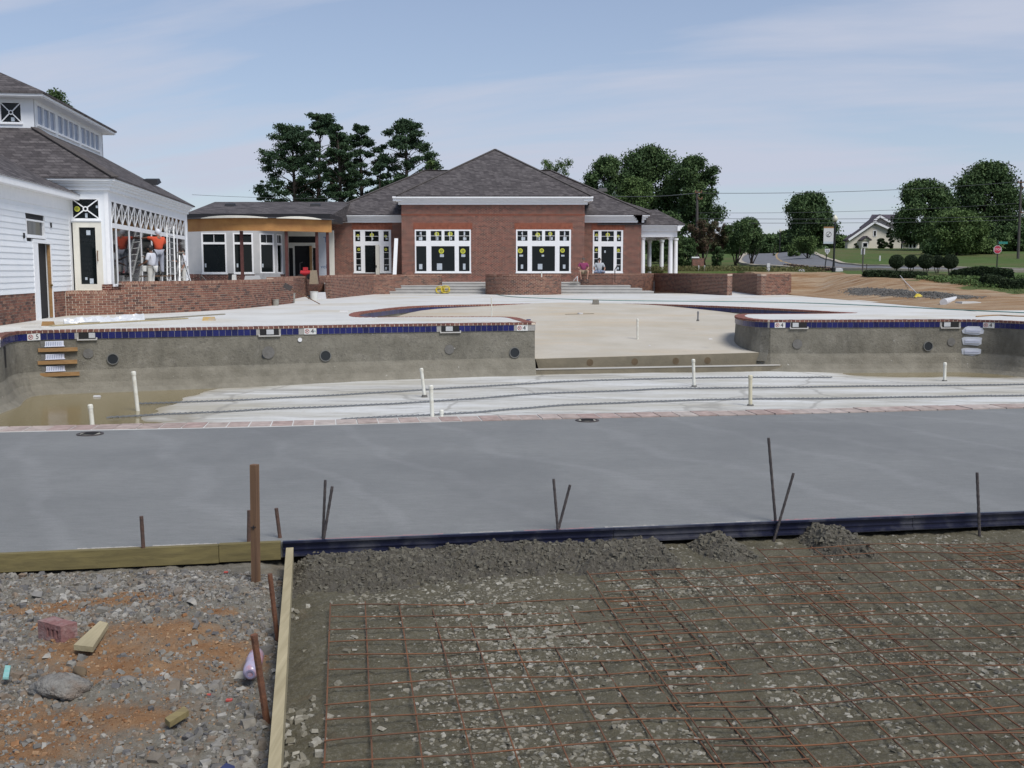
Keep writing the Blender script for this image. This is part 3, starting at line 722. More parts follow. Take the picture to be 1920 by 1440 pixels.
def marker(path, rg, txt, lab):
    a, e = rg; c = (a + e) / 2; wd = .315; q, u, n = path.at(c)
    t = thing('depth_marker', lab, 'depth marker', (q.x, q.y, -.14))
    for k in (-1, 1):
        mb = MB(); brick_at(mb, path, c + (k - 1) * wd / 4 + .002 - 0, c + (k + 1) * wd / 4 - .002, -.222, -.062, .012, .02); mb.build('marker_tile', m_mark, t)
    cc = (q + n * .016 - u * wd / 4); ctr = Vector((cc.x, cc.y, -.141)); n3 = n.to_3d(); u3 = u.to_3d()
    mb = MB(); mb.disc(ctr, n3, .058, .002, 20, ri=.047); mb.bar(ctr + n3 * .001 + (u3 + Vector((0, 0, 1))) * .036, ctr + n3 * .001 - (u3 + Vector((0, 0, 1))) * .036, .010, .003, up=n3); mb.build('prohibition_symbol', m_red, t)
    mb = MB(); mb.bar(ctr - u3 * .022 + Vector((0, 0, .018)), ctr + u3 * .02 - Vector((0, 0, .016)), .013, .003, up=n3); mb.disc(ctr - u3 * .026 + Vector((0, 0, .024)), n3, .009, .0015, 10); mb.build('diver_symbol', m_ink, t)
    p2 = q + n * .021 + u * wd / 4
    put_text(txt[0], .165, (p2.x - u.x * (.02 if txt[1] else 0), p2.y - u.y * (.02 if txt[1] else 0), -.141), u3, n3, m_ink, t, 'depth_number')
    if txt[1]: put_text(txt[1], .07, (p2.x + u.x * .045, p2.y + u.y * .045, -.135 if txt[1] == '½' else -.10), u3, n3, m_green, t, 'depth_number')
marker(pL, marksL[0], ('5', ''), 'white tile reading 5 in the far left corner of the pool')
marker(pL, marksL[1], ('4', '½'), 'white tile reading 4½ on the middle of the left pool wall')
marker(pL, marksL[2], ('4', '"'), 'white tile reading 4 at the end of the left pool wall')
marker(pR, marksR[0], ('4', '"'), 'white tile reading 4 at the left end of the right pool wall')
marker(pR, marksR[1], ('4', '"'), 'white tile reading 4 above the white steps at far right')
m_skin = M('skimmer_plastic', (0.50, 0.51, 0.52), (0.42, 0.43, 0.44), 9, 0.5)
def skimmer(path, rg, lab, wx=0):
    a, e = rg; q, u, n = path.at((a + e) / 2); hw = (e - a) / 2; F = Frame(q, u, n)
    t = thing('pool_skimmer', lab, 'skimmer', (q.x, q.y, -.14))
    mb = MB(); mb.fbox(F, -hw, hw, .012, -.02, -.222, -.062); mb.build('opening', m_dark, t)
    mb = MB(); mb.fbox(F, wx - hw * .32, wx + hw * .45, .03, .013, -.20, -.075); mb.build('weir_door', m_skin, t)
    mb = MB(); mb.fbox(F, -hw - .04, hw + .04, .045, .0, -.255, -.225); mb.fbox(F, -hw - .045, -hw - .01, .04, .0, -.225, -.19); mb.fbox(F, hw + .01, hw + .045, .04, .0, -.225, -.19); mb.build('sill', m_concl, t)
for p_, rg, lab, wx in ((pL, skL[0], 'skimmer opening beside the number 5 tile', .1), (pL, skL[1], 'skimmer opening left of the 4½ tile', 0), (pL, skL[2], 'skimmer opening left of the end tile on the left pool wall', -.05), (pR, skR[0], 'skimmer opening right of the first 4 tile on the right wall', -.12), (pR, skR[1], 'skimmer opening above the pool steps at far right', -.12)):
    skimmer(p_, rg, lab, wx)
# round lamp niches and inlets
m_niche = M('niche_black', (0.012, 0.016, 0.02), None, 5, 0.5)
def niche(path, u_, v_, r, parent, mat, nm, collar=True):
    z = -0.7
    for _ in range(4):
        t = on(path, u_, z, 0); q, uu, n = path.at(t); z = zat(v_, q.y)
    c = Vector((q.x + n.x * .004, q.y + n.y * .004, z))
    mb = MB(); mb.disc(c, n.to_3d(), r, .016, 22); o = mb.build(nm, mat, parent)
    if collar: mb = MB(); mb.disc(c, n.to_3d(), r * 1.13, .03, 22, ri=r * .96); mb.build('collar', M('niche_collar', (.16, .16, .15), None, 20, .8), parent)
    return t, z
for (u_, v_, r) in ((212, 673, .125), (610, 667, .135), (965, 661, .135)): niche(pL, u_, v_, r, pw, m_niche, 'lamp_niche')
niche(pR, 1740, 649, .13, pw2, m_niche, 'lamp_niche')
m_patch = M('mortar_patch', (0.16, 0.155, 0.145), (0.12, 0.115, 0.105), 12, 0.9, 0.4, 40)
for (u_, v_, r) in ((503, 661, .16), (843, 655, .13), (165, 663, .12)): niche(pL, u_, v_, r, pw, m_patch, 'patched_inlet', False)
for (u_, v_, r) in ((1495, 645, .14), (1784, 641, .12)): niche(pR, u_, v_, r, pw2, m_patch, 'patched_inlet', False)
niche(pL, 562, 637, .055, pw, M('white_cap', (.75, .75, .76), None, 8, .4), 'inlet_cap', False)
niche(pL, 496, 667, .07, pw, m_niche, 'lamp_niche', False)
# recessed pool steps with their boards
m_stepw = M('white_step_plastic', (0.66, 0.68, 0.76), (0.58, 0.60, 0.70), 8, 0.35)
m_plaster = M('white_plaster_patch', (0.62, 0.64, 0.68), (0.52, 0.54, 0.58), 5, 0.8, 0.3, 30)
def wallpt(path, u_, v_):
    z = -0.6
    for _ in range(4):
        t = on(path, u_, z, 0); q, uu, n = path.at(t); z = zat(v_, q.y)
    return q, uu, n, z
ordn = ['topmost', 'middle', 'lowest']
for k, (u_, v_) in enumerate(((102, 644.5), (103, 668.5), (104.5, 691))):
    q, uu, n, z = wallpt(pL, u_, v_); F = Frame(q, uu, n)
    t = thing('pool_step', ordn[k] + ' of the three white hand-hold steps in the left pool corner', 'pool step', (q.x, q.y, z))
    mb = MB(); mb.fbox(F, -.21, .21, .04, -.03, z - .06, z + .065); mb.fbox(F, -.225, .225, .055, .0, z - .07, z - .05); mb.build('tread', m_stepw, t)
    mb = MB(); mb.fbox(F, -.31, .31, .012, -.03, z - .085, z + .07); mb.build('mortar_patch', m_patch, t)
    mb = MB()
    for j in range(9): mb.fbox(F, -.18 + j * .04, -.165 + j * .04, .046, .04, z - .045, z + .05)
    mb.build('grip_ribs', m_paneblue, t)
for k, (u_, v_) in enumerate(((108, 655), (108, 678.5), (112, 701))):
    q, uu, n, z = wallpt(pL, u_, v_); F = Frame(q, uu, n)
    mb = MB(); mb.fbox(F, -.44, .44, .10, .0, z - .048, z + .04); o = mb.build('wood_board', m_wood_o, None, (q.x, q.y, z))
    tag(o, ordn[k] + ' orange wooden board propping the white steps in the left pool corner', 'board')
for k, (u_, v_) in enumerate(((1825, 620), (1824, 640), (1823, 660))):
    q, uu, n, z = wallpt(pR, u_, v_); F = Frame(q, uu, n)
    t = thing('pool_step', ordn[k] + ' of the three white plastered steps in the right pool wall', 'pool step', (q.x, q.y, z))
    mb = MB(); pts = []
    for j in range(14):
        an = 2 * math.pi * j / 14; rr = random.uniform(.85, 1.1); ca, sa = math.cos(an), math.sin(an)
        pts.append((math.copysign(abs(ca) ** .5, ca) * .30 * rr, math.copysign(abs(sa) ** .6, sa) * .125 * rr))
    mb.face([F(a, .03, z + c) for a, c in pts]);
    for j in range(14):
        a, c = pts[j]; a2, c2 = pts[(j + 1) % 14]; mb.face([F(a, .03, z + c), F(a, -.02, z + c), F(a2, -.02, z + c2), F(a2, .03, z + c2)])
    mb.build('plaster_patch', m_plaster, t)
    mb = MB(); mb.fbox(F, -.2, .2, .06, .03, z - .05, z - .03); mb.fbox(F, -.2, .2, .05, .03, z + .0, z + .05); mb.build('tread', m_stepw, t)
# white jugs in the far right corner
# ------------------------------------------------------------------ terrace
TZ = 0.70
def brick_wall(label, pts, ztop, side=1, ch=.08, pitch=.215, nind=0, z0=0.0, thick=.32, cat='brick wall', loc=None, smooth=True, row=.10, rp=.078):
    """low wall of real bricks round a mortar core, rowlock course on top; the first nind bricks are objects"""
    whole = Path(smoothpts(pts, 5) if smooth else pts, side); q, u, n = whole.at(whole.len / 2)
    t = thing('brick_wall', label, cat, loc or (q.x, q.y, z0)); run = MB(); cap = MB(); cnt = 0
    paths = [whole] if smooth or len(pts) == 2 else [Path([a, b], side) for a, b in zip(pts, pts[1:])]
    core = MB(); nc = int(round((ztop - row - z0) / ch)); ch = (ztop - row - z0) / nc
    for path in paths:
        k = max(1, int(path.len / .11))
        for i in range(k): brick_at(core, path, path.len * i / k, path.len * (i + 1) / k, z0 - .1, ztop - row * .5, -.010, thick - .020)
        jobs = []
        nb = max(2, int(path.len / pitch)); pt_ = path.len / nb
        for c in range(nc)[::-1]:
            off = pt_ / 2 if c % 2 else 0
            for i in range(nb + (1 if off else 0)):
                a = max(0, i * pt_ - off) + .008; e = min(path.len, (i + 1) * pt_ - off) - .008
                if e - a > .03: jobs.append((a, e, z0 + c * ch + .008, z0 + (c + 1) * ch - .008, random.uniform(.0, .005)))
        for a, e, za, zb, o in jobs:
            if cnt < nind:
                mb = MB(); brick_at(mb, path, a, e, za, zb, o, .10); mb.build('brick', m_brk, t); cnt += 1
            else: brick_at(run, path, a, e, za, zb, o, .10)
            if thick > .25: brick_at(run, path, a, e, za, zb, -thick + .10, .10 - o)
        for tt, sg in ((0, -1), (path.len, 1)):          # faced ends
            q, u, n = path.at(tt); FE = Frame(q, n, u * sg)
            for c in range(nc):
                cuts = [-thick, -thick / 2, 0] if c % 2 else [-thick, -thick * .75, -thick * .25, 0]
                for a_, b_ in zip(cuts, cuts[1:]): run.fbox(FE, a_ + .007, b_ - .007, .008, -.06, z0 + c * ch + .008, z0 + (c + 1) * ch - .008)
        nr_ = int(path.len / rp)
        for i in range(nr_):
            a = i * path.len / nr_ + .007; e = (i + 1) * path.len / nr_ - .007
            brick_at(cap, path, a, e, ztop - row, ztop + random.uniform(-.004, .004), .006, thick + .012)
    core.build('mortar_core', m_mort, t); cap.build('rowlock_course', m_brkc, t)['kind'] = 'stuff'
    o = run.build('brickwork', m_brkf, t); o['kind'] = 'stuff'
    return t
g = lambda *a: tuple(P(*a).xy)
wl0 = [g(103, 592.5), g(170, 591), g(232, 589.5)]
brick_wall('low brick terrace wall beside the open white door', wl0, .80, nind=150, smooth=False)
wl1 = [g(230, 589.5), g(300, 587.5), g(380, 583.5), g(423, 581), g(465, 577.5), g(507, 573.4)]
brick_wall('tall curved brick terrace wall in front of the painters', wl1, 1.085, nind=300)
e1 = wl1[-1]
wl2 = [(e1[0], e1[1]), (e1[0] + .25, e1[1] + 3.4), (e1[0] + .0, 49.6)]
brick_wall('short shaded end of the curved terrace wall', wl2[:2], 1.085, smooth=False)
wl3 = [g(514, 567.0), g(540, 563), g(575, 556), g(612, 552)]
brick_wall('set-back curved brick wall behind the buckets', wl3, 1.14, nind=0)
p4 = P(611, 560); p5 = P(621.5, 560)
brick_wall('narrow brick pier at the corner of the left terrace wall', [tuple(p4.xy), tuple(p5.xy)], 1.2, smooth=False, thick=.5, cat='brick pier')
wl5 = [tuple(p5.xy), g(660, 556), g(700, 552), (xat(755, 530, 65), 65.0), (xat(829, 530, 66.2), 66.2)]
brick_wall('long curved brick wall left of the terrace steps', wl5, 1.2, smooth=False)
pc = P(982, 553); rr = 2.33 * 1.0
ppts = [(pc.x + rr * math.sin(R(a)) * 1.0, pc.y + 2.2 - 2.2 * math.cos(R(a))) for a in range(-92, 93, 8)]
brick_wall('round brick planter wall standing between the two flights of steps', ppts, 1.22, smooth=True, cat='planter wall')
wr = [(xat(1086, 530, 66.2), 66.2), (xat(1150, 530, 65.4), 65.4), g(1226, 546.8), g(1295, 550), g(1363, 553.8)]
brick_wall('long brick terrace wall right of the steps with a seated man behind it', wr, 1.26, smooth=False)
bx = [g(1365, 545), g(1426, 553.8), g(1483, 552.7)]
bx.append((bx[2][0] + 2.2, bx[2][1] + 9))
brick_wall('square-cornered brick planter wall at the right end of the terrace', bx, 1.26, smooth=False, cat='planter wall')
# planter soil
m_soil = M('planter_soil', (0.10, 0.07, 0.045), (0.06, 0.045, 0.03), 6, 0.95, 0.4, 30)
sheet('planter_soil', ppts, [], 1.05, m_soil)
sheet('planter_soil', [(q[0] + (.25 if i < 2 else -.1), q[1] + .35) for i, q in enumerate(bx)], [], 1.1, m_soil)

# terrace floor at building level, steps down to the deck
SY = 64.3; rs = TZ / 4
cut = lambda l, dy=.2: [(x, y + dy) for x, y in l]
def ins(l, d_=.16, sm=True):
    pp = Path(smoothpts(l, 5) if sm else l, 1); n_ = max(2, int(pp.len / .3)); o_ = []
    for i in range(n_ + 1): q_, u_, nn_ = pp.at(pp.len * i / n_); o_.append((q_.x - nn_.x * d_, q_.y - nn_.y * d_))
    return o_
terr_poly = [(-30, 33.8), (-14.6, 33.75)] + ins(wl0, .16, False) + ins(wl1)[:-1] + [(e1[0] - .16, e1[1] + .2), (e1[0] + .09, e1[1] + 3.4)] + ins(wl3) + ins([tuple(p4.xy), tuple(p5.xy)], .3, False) + ins(wl5, .16, False)[2:] + [(xat(1086, 530, 66.2) - .2, 66.1)] + ins(wr, .16, False)[1:] + [(13.0, 66), (12.9, 76), (13.2, 93), (-30, 93)]
tp = [Vector(p) for p in terr_poly]
sheet('terrace_floor', terr_poly, [], TZ, m_concl, TZ)
st = thing('terrace_steps', 'wide pale concrete steps rising from the pool deck to the terrace', 'steps', (0, SY, 0))
ext = [(706, 1226), (727, 1204), (747, 1182), (829, 1086)]
for k, (ua, ub2) in enumerate(ext):
    y0 = SY + k * .31; z1 = rs * (k + 1)
    mb = MB(); mb.box(xat(ua, 545, y0), xat(ub2, 545, y0), y0, SY + 1.9, 0.0 if k == 0 else rs * k - .02, z1 - .002 * (k == 3))
    mb.box(xat(ua, 545, y0) - 0, xat(ub2, 545, y0), y0 - .03, y0 + .02, z1 - .05, z1 + .002); mb.build('step', m_concs, st)

# ------------------------------------------------------------------ building helpers
def wall(mb, F, a0, a1, z0, z1, ops, th=.22, d=0.0):
    xs = sorted({a0, a1} | {min(max(q, a0), a1) for o in ops for q in o[:2]}); zs = sorted({z0, z1} | {min(max(q, z0), z1) for o in ops for q in o[2:4]})
    for i in range(len(xs) - 1):
        j = 0
        while j < len(zs) - 1:
            cx_, cz_ = (xs[i] + xs[i + 1]) / 2, (zs[j] + zs[j + 1]) / 2
            if any(o[0] < cx_ < o[1] and o[2] < cz_ < o[3] for o in ops): j += 1; continue
            k = j
            while k + 1 < len(zs) - 1 and not any(o[0] < cx_ < o[1] and o[2] < (zs[k + 1] + zs[k + 2]) / 2 < o[3] for o in ops): k += 1
            mb.fbox(F, xs[i], xs[i + 1], d, d - th, zs[j], zs[k + 1]); j = k + 1
def window(parent, F, a0, a1, z0, z1, panes, pd=-.045, mat=None, pm=None, name='window'):
    """white unit filling an opening; panes = list of (a0,a1,z0,z1[,cols,rows]) holes with glass"""
    mb = MB(); wall(mb, F, a0, a1, z0, z1, [p[:4] for p in panes], .025 - pd, .015)
    mb.fbox(F, a0 - .03, a1 + .03, .05, .0, z0 - .05, z0 - .002)
    w_ = mb.build(name, mat or m_trim, parent)
    for p in panes:
        g_ = MB(); g_.fbox(F, p[0] - .004, p[1] + .004, pd, pd - .008, p[2] - .004, p[3] + .004); g_.build('pane', pm or m_pane, w_)
        if len(p) > 4:
            c_, r_ = p[4:6]; g_ = MB()
            for i in range(1, c_): x = p[0] + (p[1] - p[0]) * i / c_; g_.fbox(F, x - .012, x + .012, -.02, -.044, p[2], p[3])
            for i in range(1, r_): z = p[2] + (p[3] - p[2]) * i / r_; g_.fbox(F, p[0], p[1], -.021, -.043, z - .012, z + .012)
            if g_.f: g_.build('muntin', mat or m_trim, w_)
    return w_
def sticker(w_, F, a, z, r=.14, paper=None):
    r = r * random.uniform(.72, .92); a += random.uniform(-.05, .05); z += random.uniform(-.05, .04)
    c = F(a, -.044, z); mb = MB(); mb.disc(c, F.n, r, .006, 16); mb.build('sticker', m_yellow, w_)
    mb = MB(); mb.disc(F(a, -.038, z), F.n, r * .55, .002, 12, ri=r * .4); mb.fbox(F, a - r * .3, a + r * .3, -.036, -.038, z - r * .1, z + r * .1); mb.build('sticker_print', m_ink, w_)
def label_(w_, F, a, z, w2=.1, h2=.14, d=-.044):
    w2 *= random.uniform(.65, 1.1); h2 *= random.uniform(.6, 1.1); a += random.uniform(-.05, .05)
    mb = MB(); mb.fbox(F, a - w2, a + w2, d + .006, d, z - h2, z + h2); mb.build('paper_label', m_paper, w_)
def cornice(mb, F, a0, a1, z0, z1, out=.3, steps=((.12, .0, .35), (.2, .35, .6), (.28, .6, .8), (.36, .8, 1.0)), ends=True, m=0):
    h = z1 - z0
    for o, s0, s1 in steps:
        oo = o * out / .36; e = oo if ends else 0
        mb.fbox(F, a0 - e, a1 + e, oo, -.05, z0 + h * s0, z0 + h * s1 - .001, m)
def hip(parent, x0, x1, y0, y1, ze, slope, zr=None, name='roof', mat=None, T=None, top=None, soffit=True):
    """hip roof over a rectangle; T maps (x,y,z) to the world"""
    T = T or (lambda x, y, z: (x, y, z)); w_ = min(x1 - x0, y1 - y0) / 2; run = w_ if zr is None else min(w_, (zr - ze) / slope); z = ze + run * slope
    a = [(x0, y0, ze), (x1, y0, ze), (x1, y1, ze), (x0, y1, ze)]; b_ = [(x0 + run, y0 + run, z), (x1 - run, y0 + run, z), (x1 - run, y1 - run, z), (x0 + run, y1 - run, z)]
    mb = MB(); A = [T(*p) for p in a]; B = [T(*p) for p in b_]; th = .07
    A2 = [T(p[0], p[1], p[2] - th) for p in a]
    for i in range(4): mb.face([A[i], A[(i + 1) % 4], B[(i + 1) % 4], B[i]]); mb.face([A2[i], A2[(i + 1) % 4], A[(i + 1) % 4], A[i]])
    mb.face(B); mb.face(A2[::-1])
    return mb.build(name, mat or m_roof, parent)
m_ridge = M('ridge_shingle', (0.055, 0.047, 0.045), (0.09, 0.078, 0.072), 8, 0.95, 0.4, 40)
def ridgecap(roof, pts):
    mb = MB(); 
    for a, b_ in zip(pts, pts[1:]): mb.bar(Vector(a) + Vector((0, 0, .015)), Vector(b_) + Vector((0, 0, .015)), .26, .04)
    mb.build('ridge_cap', m_ridge, roof)
def vent(roof, p, n=(0, -1)):
    x, y, z = p; mb = MB(); mb.hexa([(x - .35, y - .2, z - .1), (x + .35, y - .2, z - .1), (x + .35, y + .3, z + .05), (x - .35, y + .3, z + .05), (x - .3, y - .1, z + .16), (x + .3, y - .1, z + .16), (x + .28, y + .25, z + .22), (x - .28, y + .25, z + .22)]); mb.build('roof_vent', m_black, roof)

# ------------------------------------------------------------------ brick clubhouse
BY, WY = 69.0, 71.0
FB_, FW = Frame((0, BY), (1, 0), (0, -1)), Frame((0, WY), (1, 0), (0, -1))
ch = thing('brick_clubhouse', 'red brick clubhouse with a hipped shingle roof at the back of the terrace', 'building', (-1.5, BY, TZ))
def A4(l, Y): return [(xat(a, 470, Y), xat(b_, 470, Y), zat(v1, Y), zat(v0, Y)) for a, b_, v0, v1 in l]
# central bay
bx0, bx1 = xat(753, 450, BY), xat(1096, 450, BY); zc = zat(384, BY)
z4 = lambda u: 700 + u / 3.2
g1 = [(z4(257), z4(318), 433, 451.5), (z4(345), z4(410), 433, 451.5), (z4(427), z4(488), 433, 451.5), (z4(513), z4(577), 433, 451.5), (z4(257), z4(318), 461.5, 508.5), (z4(348), z4(488), 461.5, 508.5), (z4(513), z4(577), 461.5, 508.5)]
g2 = [(z4(865), z4(925), 433, 451.5), (z4(952), z4(1012), 433, 451.5), (z4(1030), z4(1090), 433, 451.5), (z4(1117), z4(1175), 433, 451.5), (z4(865), z4(925), 461.5, 508.5), (z4(952), z4(1090), 461.5, 508.5), (z4(1117), z4(1175), 461.5, 508.5)]
o1 = A4([(778, 883, 430.5, 511)], BY)[0]; o2 = A4([(967.5, 1070.5, 430.5, 511)], BY)[0]
mb = MB(); wall(mb, FB_, bx0, bx1, TZ, zc + .02, [o1, o2], .25)
mb.box(bx0, bx0 + .25, BY + .25, WY + 4, TZ, zc); mb.box(bx1 - .25, bx1, BY + .25, WY + 4, TZ, zc)
wl_ = mb.build('wall', m_hbrick, ch)
for o in (o1, o2):
    mb = MB(); mb.fbox(FB_, o[0] - .1, o[1] + .1, .012, -.1, o[3] + .005, o[3] + .44); mb.build('soldier_course', m_sold, wl_)
for gp, o in ((g1, o1), (g2, o2)):
    pn = [p + ((2, 2) if i < 4 else (1, 1)) for i, p in enumerate(A4(gp, BY))]
    w_ = window(ch, FB_, *o, pn)
    for i, p in enumerate(pn[:4]):
        cx_ = (p[0] + p[1]) / 2
        if i in (1, 2) : sticker(w_, FB_, cx_, (p[2] + p[3]) / 2 + .1, .17)
        else: label_(w_, FB_, cx_, p[2] + .14, .12, .12); label_(w_, FB_, cx_, p[3] - .15, .06, .1)
        if i in (1, 2): label_(w_, FB_, cx_ + .12, p[2] + .15, .06, .13)
    for i, p in enumerate(pn[4:]):
        cx_ = (p[0] + p[1]) / 2
        if not (gp is g1 and i == 0): sticker(w_, FB_, cx_ - .1, p[3] - .32, .19); label_(w_, FB_, cx_ - .08, p[3] - .62, .12, .09)
        label_(w_, FB_, cx_ + random.uniform(-.3, .1) * (i == 1), p[2] + .3, .1 if i != 1 else .22, .2)
for v_ in (388, 395, 402):      # corbelled courses under the cornice
    pass
mb = MB(); mb.fbox(FB_, bx0 - .02, bx1 + .02, .02, -.02, zat(404, BY), zat(401.5, BY)); mb.build('band_course', m_sold, wl_)
mb = MB(); cornice(mb, FB_, bx0, bx1, zat(384, BY), zat(368.5, BY - .35), .52)
mb.box(bx0 - .5, bx0 + .1, BY - .4, WY + 3, zat(384, BY) + .22, zat(368.5, BY - .35) - .01); mb.box(bx1 - .1, bx1 + .5, BY - .4, WY + 3, zat(384, BY) + .22, zat(368.5, BY - .35) - .01)
mb.build('cornice', m_trim, ch)
ze = zat(368.5, BY - .35) + .05
hx0, hx1 = xat(742, 368, BY - .5), xat(1109, 368, BY - .5)
hw = (hx1 - hx0) / 2
apx = Q(906, 280, BY - .5 + hw); sl_ = (apx.z - ze) / hw
rf = hip(ch, hx0, hx1, BY - .52, BY - .52 + 2 * hw + 4, ze, sl_); ridgecap(rf, [(hx0, BY - .5, ze), (hx0 + hw, BY - .5 + hw, ze + hw * sl_), (hx1, BY - .5, ze)])
vent(rf, Q(911, 297, BY + 5.4))
# wings
zwc = zat(417.5, WY); zwe = zat(402.5, WY - .35)
wx0, wx1 = xat(620, 470, WY), xat(1202, 470, WY)
oL = A4([(663, 733.5, 431, 511)], WY)[0]; oR = A4([(1111.5, 1168, 431.5, 511)], WY)[0]
z3 = lambda u: 340 + u / 4.8
gL = A4([(z3(1567), z3(1612), 433.5, 452.5), (z3(1655), z3(1778), 433.5, 452.5), (z3(1822), z3(1868), 433.5, 452.5), (z3(1572), z3(1616), 462, 508), (z3(1652), z3(1755), 460, 513), (z3(1822), z3(1868), 462, 508)], WY)
gR = A4([(z4(1325), z4(1349), 433.5, 452.5), (z4(1368), z4(1442), 433.5, 452.5), (z4(1460), z4(1486), 433.5, 452.5), (z4(1325), z4(1349), 462, 508), (z4(1368), z4(1442), 462, 508), (z4(1460), z4(1486), 462, 508)], WY)
mb = MB(); wall(mb, FW, wx0, bx0 + .05, TZ, zwc + .02, [oL], .25); wall(mb, FW, bx1 - .05, wx1, TZ, zwc + .02, [oR], .25)
mb.box(wx0, wx0 + .25, WY + .25, WY + 12, TZ, zwc); mb.box(wx1 - .25, wx1, WY + .25, WY + 12, TZ, zwc); mb.box(wx0 + .3, wx1 - .3, WY + 11.7, WY + 12, TZ, zwc); wl_ = mb.build('wing_wall', m_hbrick, ch)
for o in (oL, oR):
    mb = MB(); mb.fbox(FW, o[0] - .1, o[1] + .1, .012, -.1, o[3] + .005, o[3] + .44); mb.build('soldier_course', m_sold, wl_)
for gp, o, nm in ((gL, oL, 'entrance_window'), (gR, oR, 'window')):
    pn = [p + ((2, 2) if i == 1 else (1, 2) if i < 3 else (1, 4) if i != 4 else (1, 1)) for i, p in enumerate(gp)]
    w_ = window(ch, FW, *o, pn, name=nm)
    for i, p in enumerate(pn):
        if i == 4:
            if gp is gR: label_(w_, FW, p[0] + .25, p[3] - .35, .05, .12)
            continue
        cx_ = (p[0] + p[1]) / 2; sticker(w_, FW, cx_, p[3] - .22 if i > 2 else (p[2] + p[3]) / 2 + .05, .12 if i != 1 else .16); label_(w_, FW, cx_, p[2] + .18, .07, .1)
# white door leaf standing ajar
q0 = gL[4]; mb = MB(); mb.fbox(FW, q0[1] - .02, q0[1] + .22, .28, .06, TZ + .02, q0[3] + .03); dr = mb.build('door', m_cream, ch)
mb = MB(); mb.fbox(FW, q0[1] + .0, q0[1] + .05, .36, .28, TZ + .95, TZ + 1.1); mb.build('handle', m_black, dr)
for a0, a1 in ((wx0, bx0 - .0), (bx1 + .0, wx1)):
    mb = MB(); cornice(mb, FW, a0, a1, zwc, zwe, .5, ends=False)
    if a0 == wx0: cornice(mb, FW, a0 - .0, a0 + .1, zwc, zwe, .5)
    else: cornice(mb, FW, a1 - .1, a1, zwc, zwe, .5)
    mb.build('cornice', m_trim, ch)
zze = zwe + .04; mx0, mx1 = wx0 - .5, wx1 + .52
rdy = 76.9; slm = (zat(319.5, rdy) - zze) / (rdy - (WY - .52))
rf = hip(ch, mx0, mx1, WY - .52, 2 * rdy - (WY - .52), zze, slm)
rz = zze + slm * (rdy - WY + .52); ridgecap(rf, [(mx0, WY - .5, zze), (mx0 + rdy - WY + .52, rdy, rz), (mx1 - rdy + WY - .52, rdy, rz), (mx1, WY - .5, zze)])
# lower roof behind on the right, then the portico
rf = hip(ch, xat(1000, 400, 76), xat(1243, 400, 76), 75.2, 91, zat(403, 75.6), .42, zr=zat(352, 82)); vent(rf, Q(1130, 357, 80.0))
ps = [(1205, 71.6), (1257, 71.6), (1266.5, 74.0), (1217.5, 79), (1240.5, 79)]
po = thing('portico_column', 'x', 'column', (0, 0, 0)); bpy.data.objects.remove(po)
pz0 = TZ; pz1 = zat(445, 72)
for u_, y in ps:
    x = xat(u_, 480, y); mb = MB()
    mb.lathe((x, y, pz0), [(.22, 0), (.22, .08), (.19, .12), (.165, .2), (.16, 1.2), (.14, pz1 - pz0 - .25), (.14, pz1 - pz0 - .2), (.19, pz1 - pz0 - .12), (.2, pz1 - pz0)], 18)
    mb.build('column', m_trim, ch, smooth=False)
FP = Frame((0, 71.35), (1, 0), (0, -1)); px0, px1 = wx1 + .01, xat(1270, 430, 71.35)
mb = MB(); mb.box(px0, px1, 71.35, 71.75, pz1, zat(425, 71.6)); mb.box(px1 - .4, px1, 71.75, 79.3, pz1, zat(425, 71.6)); mb.box(px0, px1 - .4, 78.9, 79.3, pz1, zat(425, 71.6))
cornice(mb, FP, px0, px1, zat(433, 71.3), zat(421, 71.0), .42, ends=False); FP2 = Frame((px1, 71.35), (0, 1), (1, 0)); cornice(mb, FP2, -.42, 8.2, zat(433, 71.3), zat(421, 71.0) - .003, .42, ends=False)
mb.box(px0, px1 - .3, 71.7, 79, zat(428, 71.6), zat(426, 71.6)); mb.build('entablature', m_trim, ch)
rf = hip(ch, px0 - 3, px1 + .46, 70.9, 79.8, zat(420.5, 71) + .02, .62, zr=zat(395.5, 74))
# dark rooms closed off behind the glass
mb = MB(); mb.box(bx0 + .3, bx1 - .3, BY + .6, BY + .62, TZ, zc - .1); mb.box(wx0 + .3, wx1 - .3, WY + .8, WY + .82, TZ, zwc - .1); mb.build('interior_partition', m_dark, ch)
# leaning white board
q = Q(741, 480, 68.6); mb = MB(); mb.bar((q.x - .05, 68.3, TZ), (q.x + .05, 68.9, zat(447, 68.9)), .24, .05, up=(0, 1, 0)); tag(mb.build('board', m_trim, None, (q.x, 68.3, TZ)), 'tall white board leaning against the left corner of the brick bay', 'board')

# ------------------------------------------------------------------ link building with the curved canopy
lk = thing('link_building', 'unfinished glazed link with a curved orange canopy beam between the two houses', 'building', (-13, 60, TZ))
LYY = 61.5; x0l, x1l = xat(340, 470, LYY), xat(622, 470, LYY)
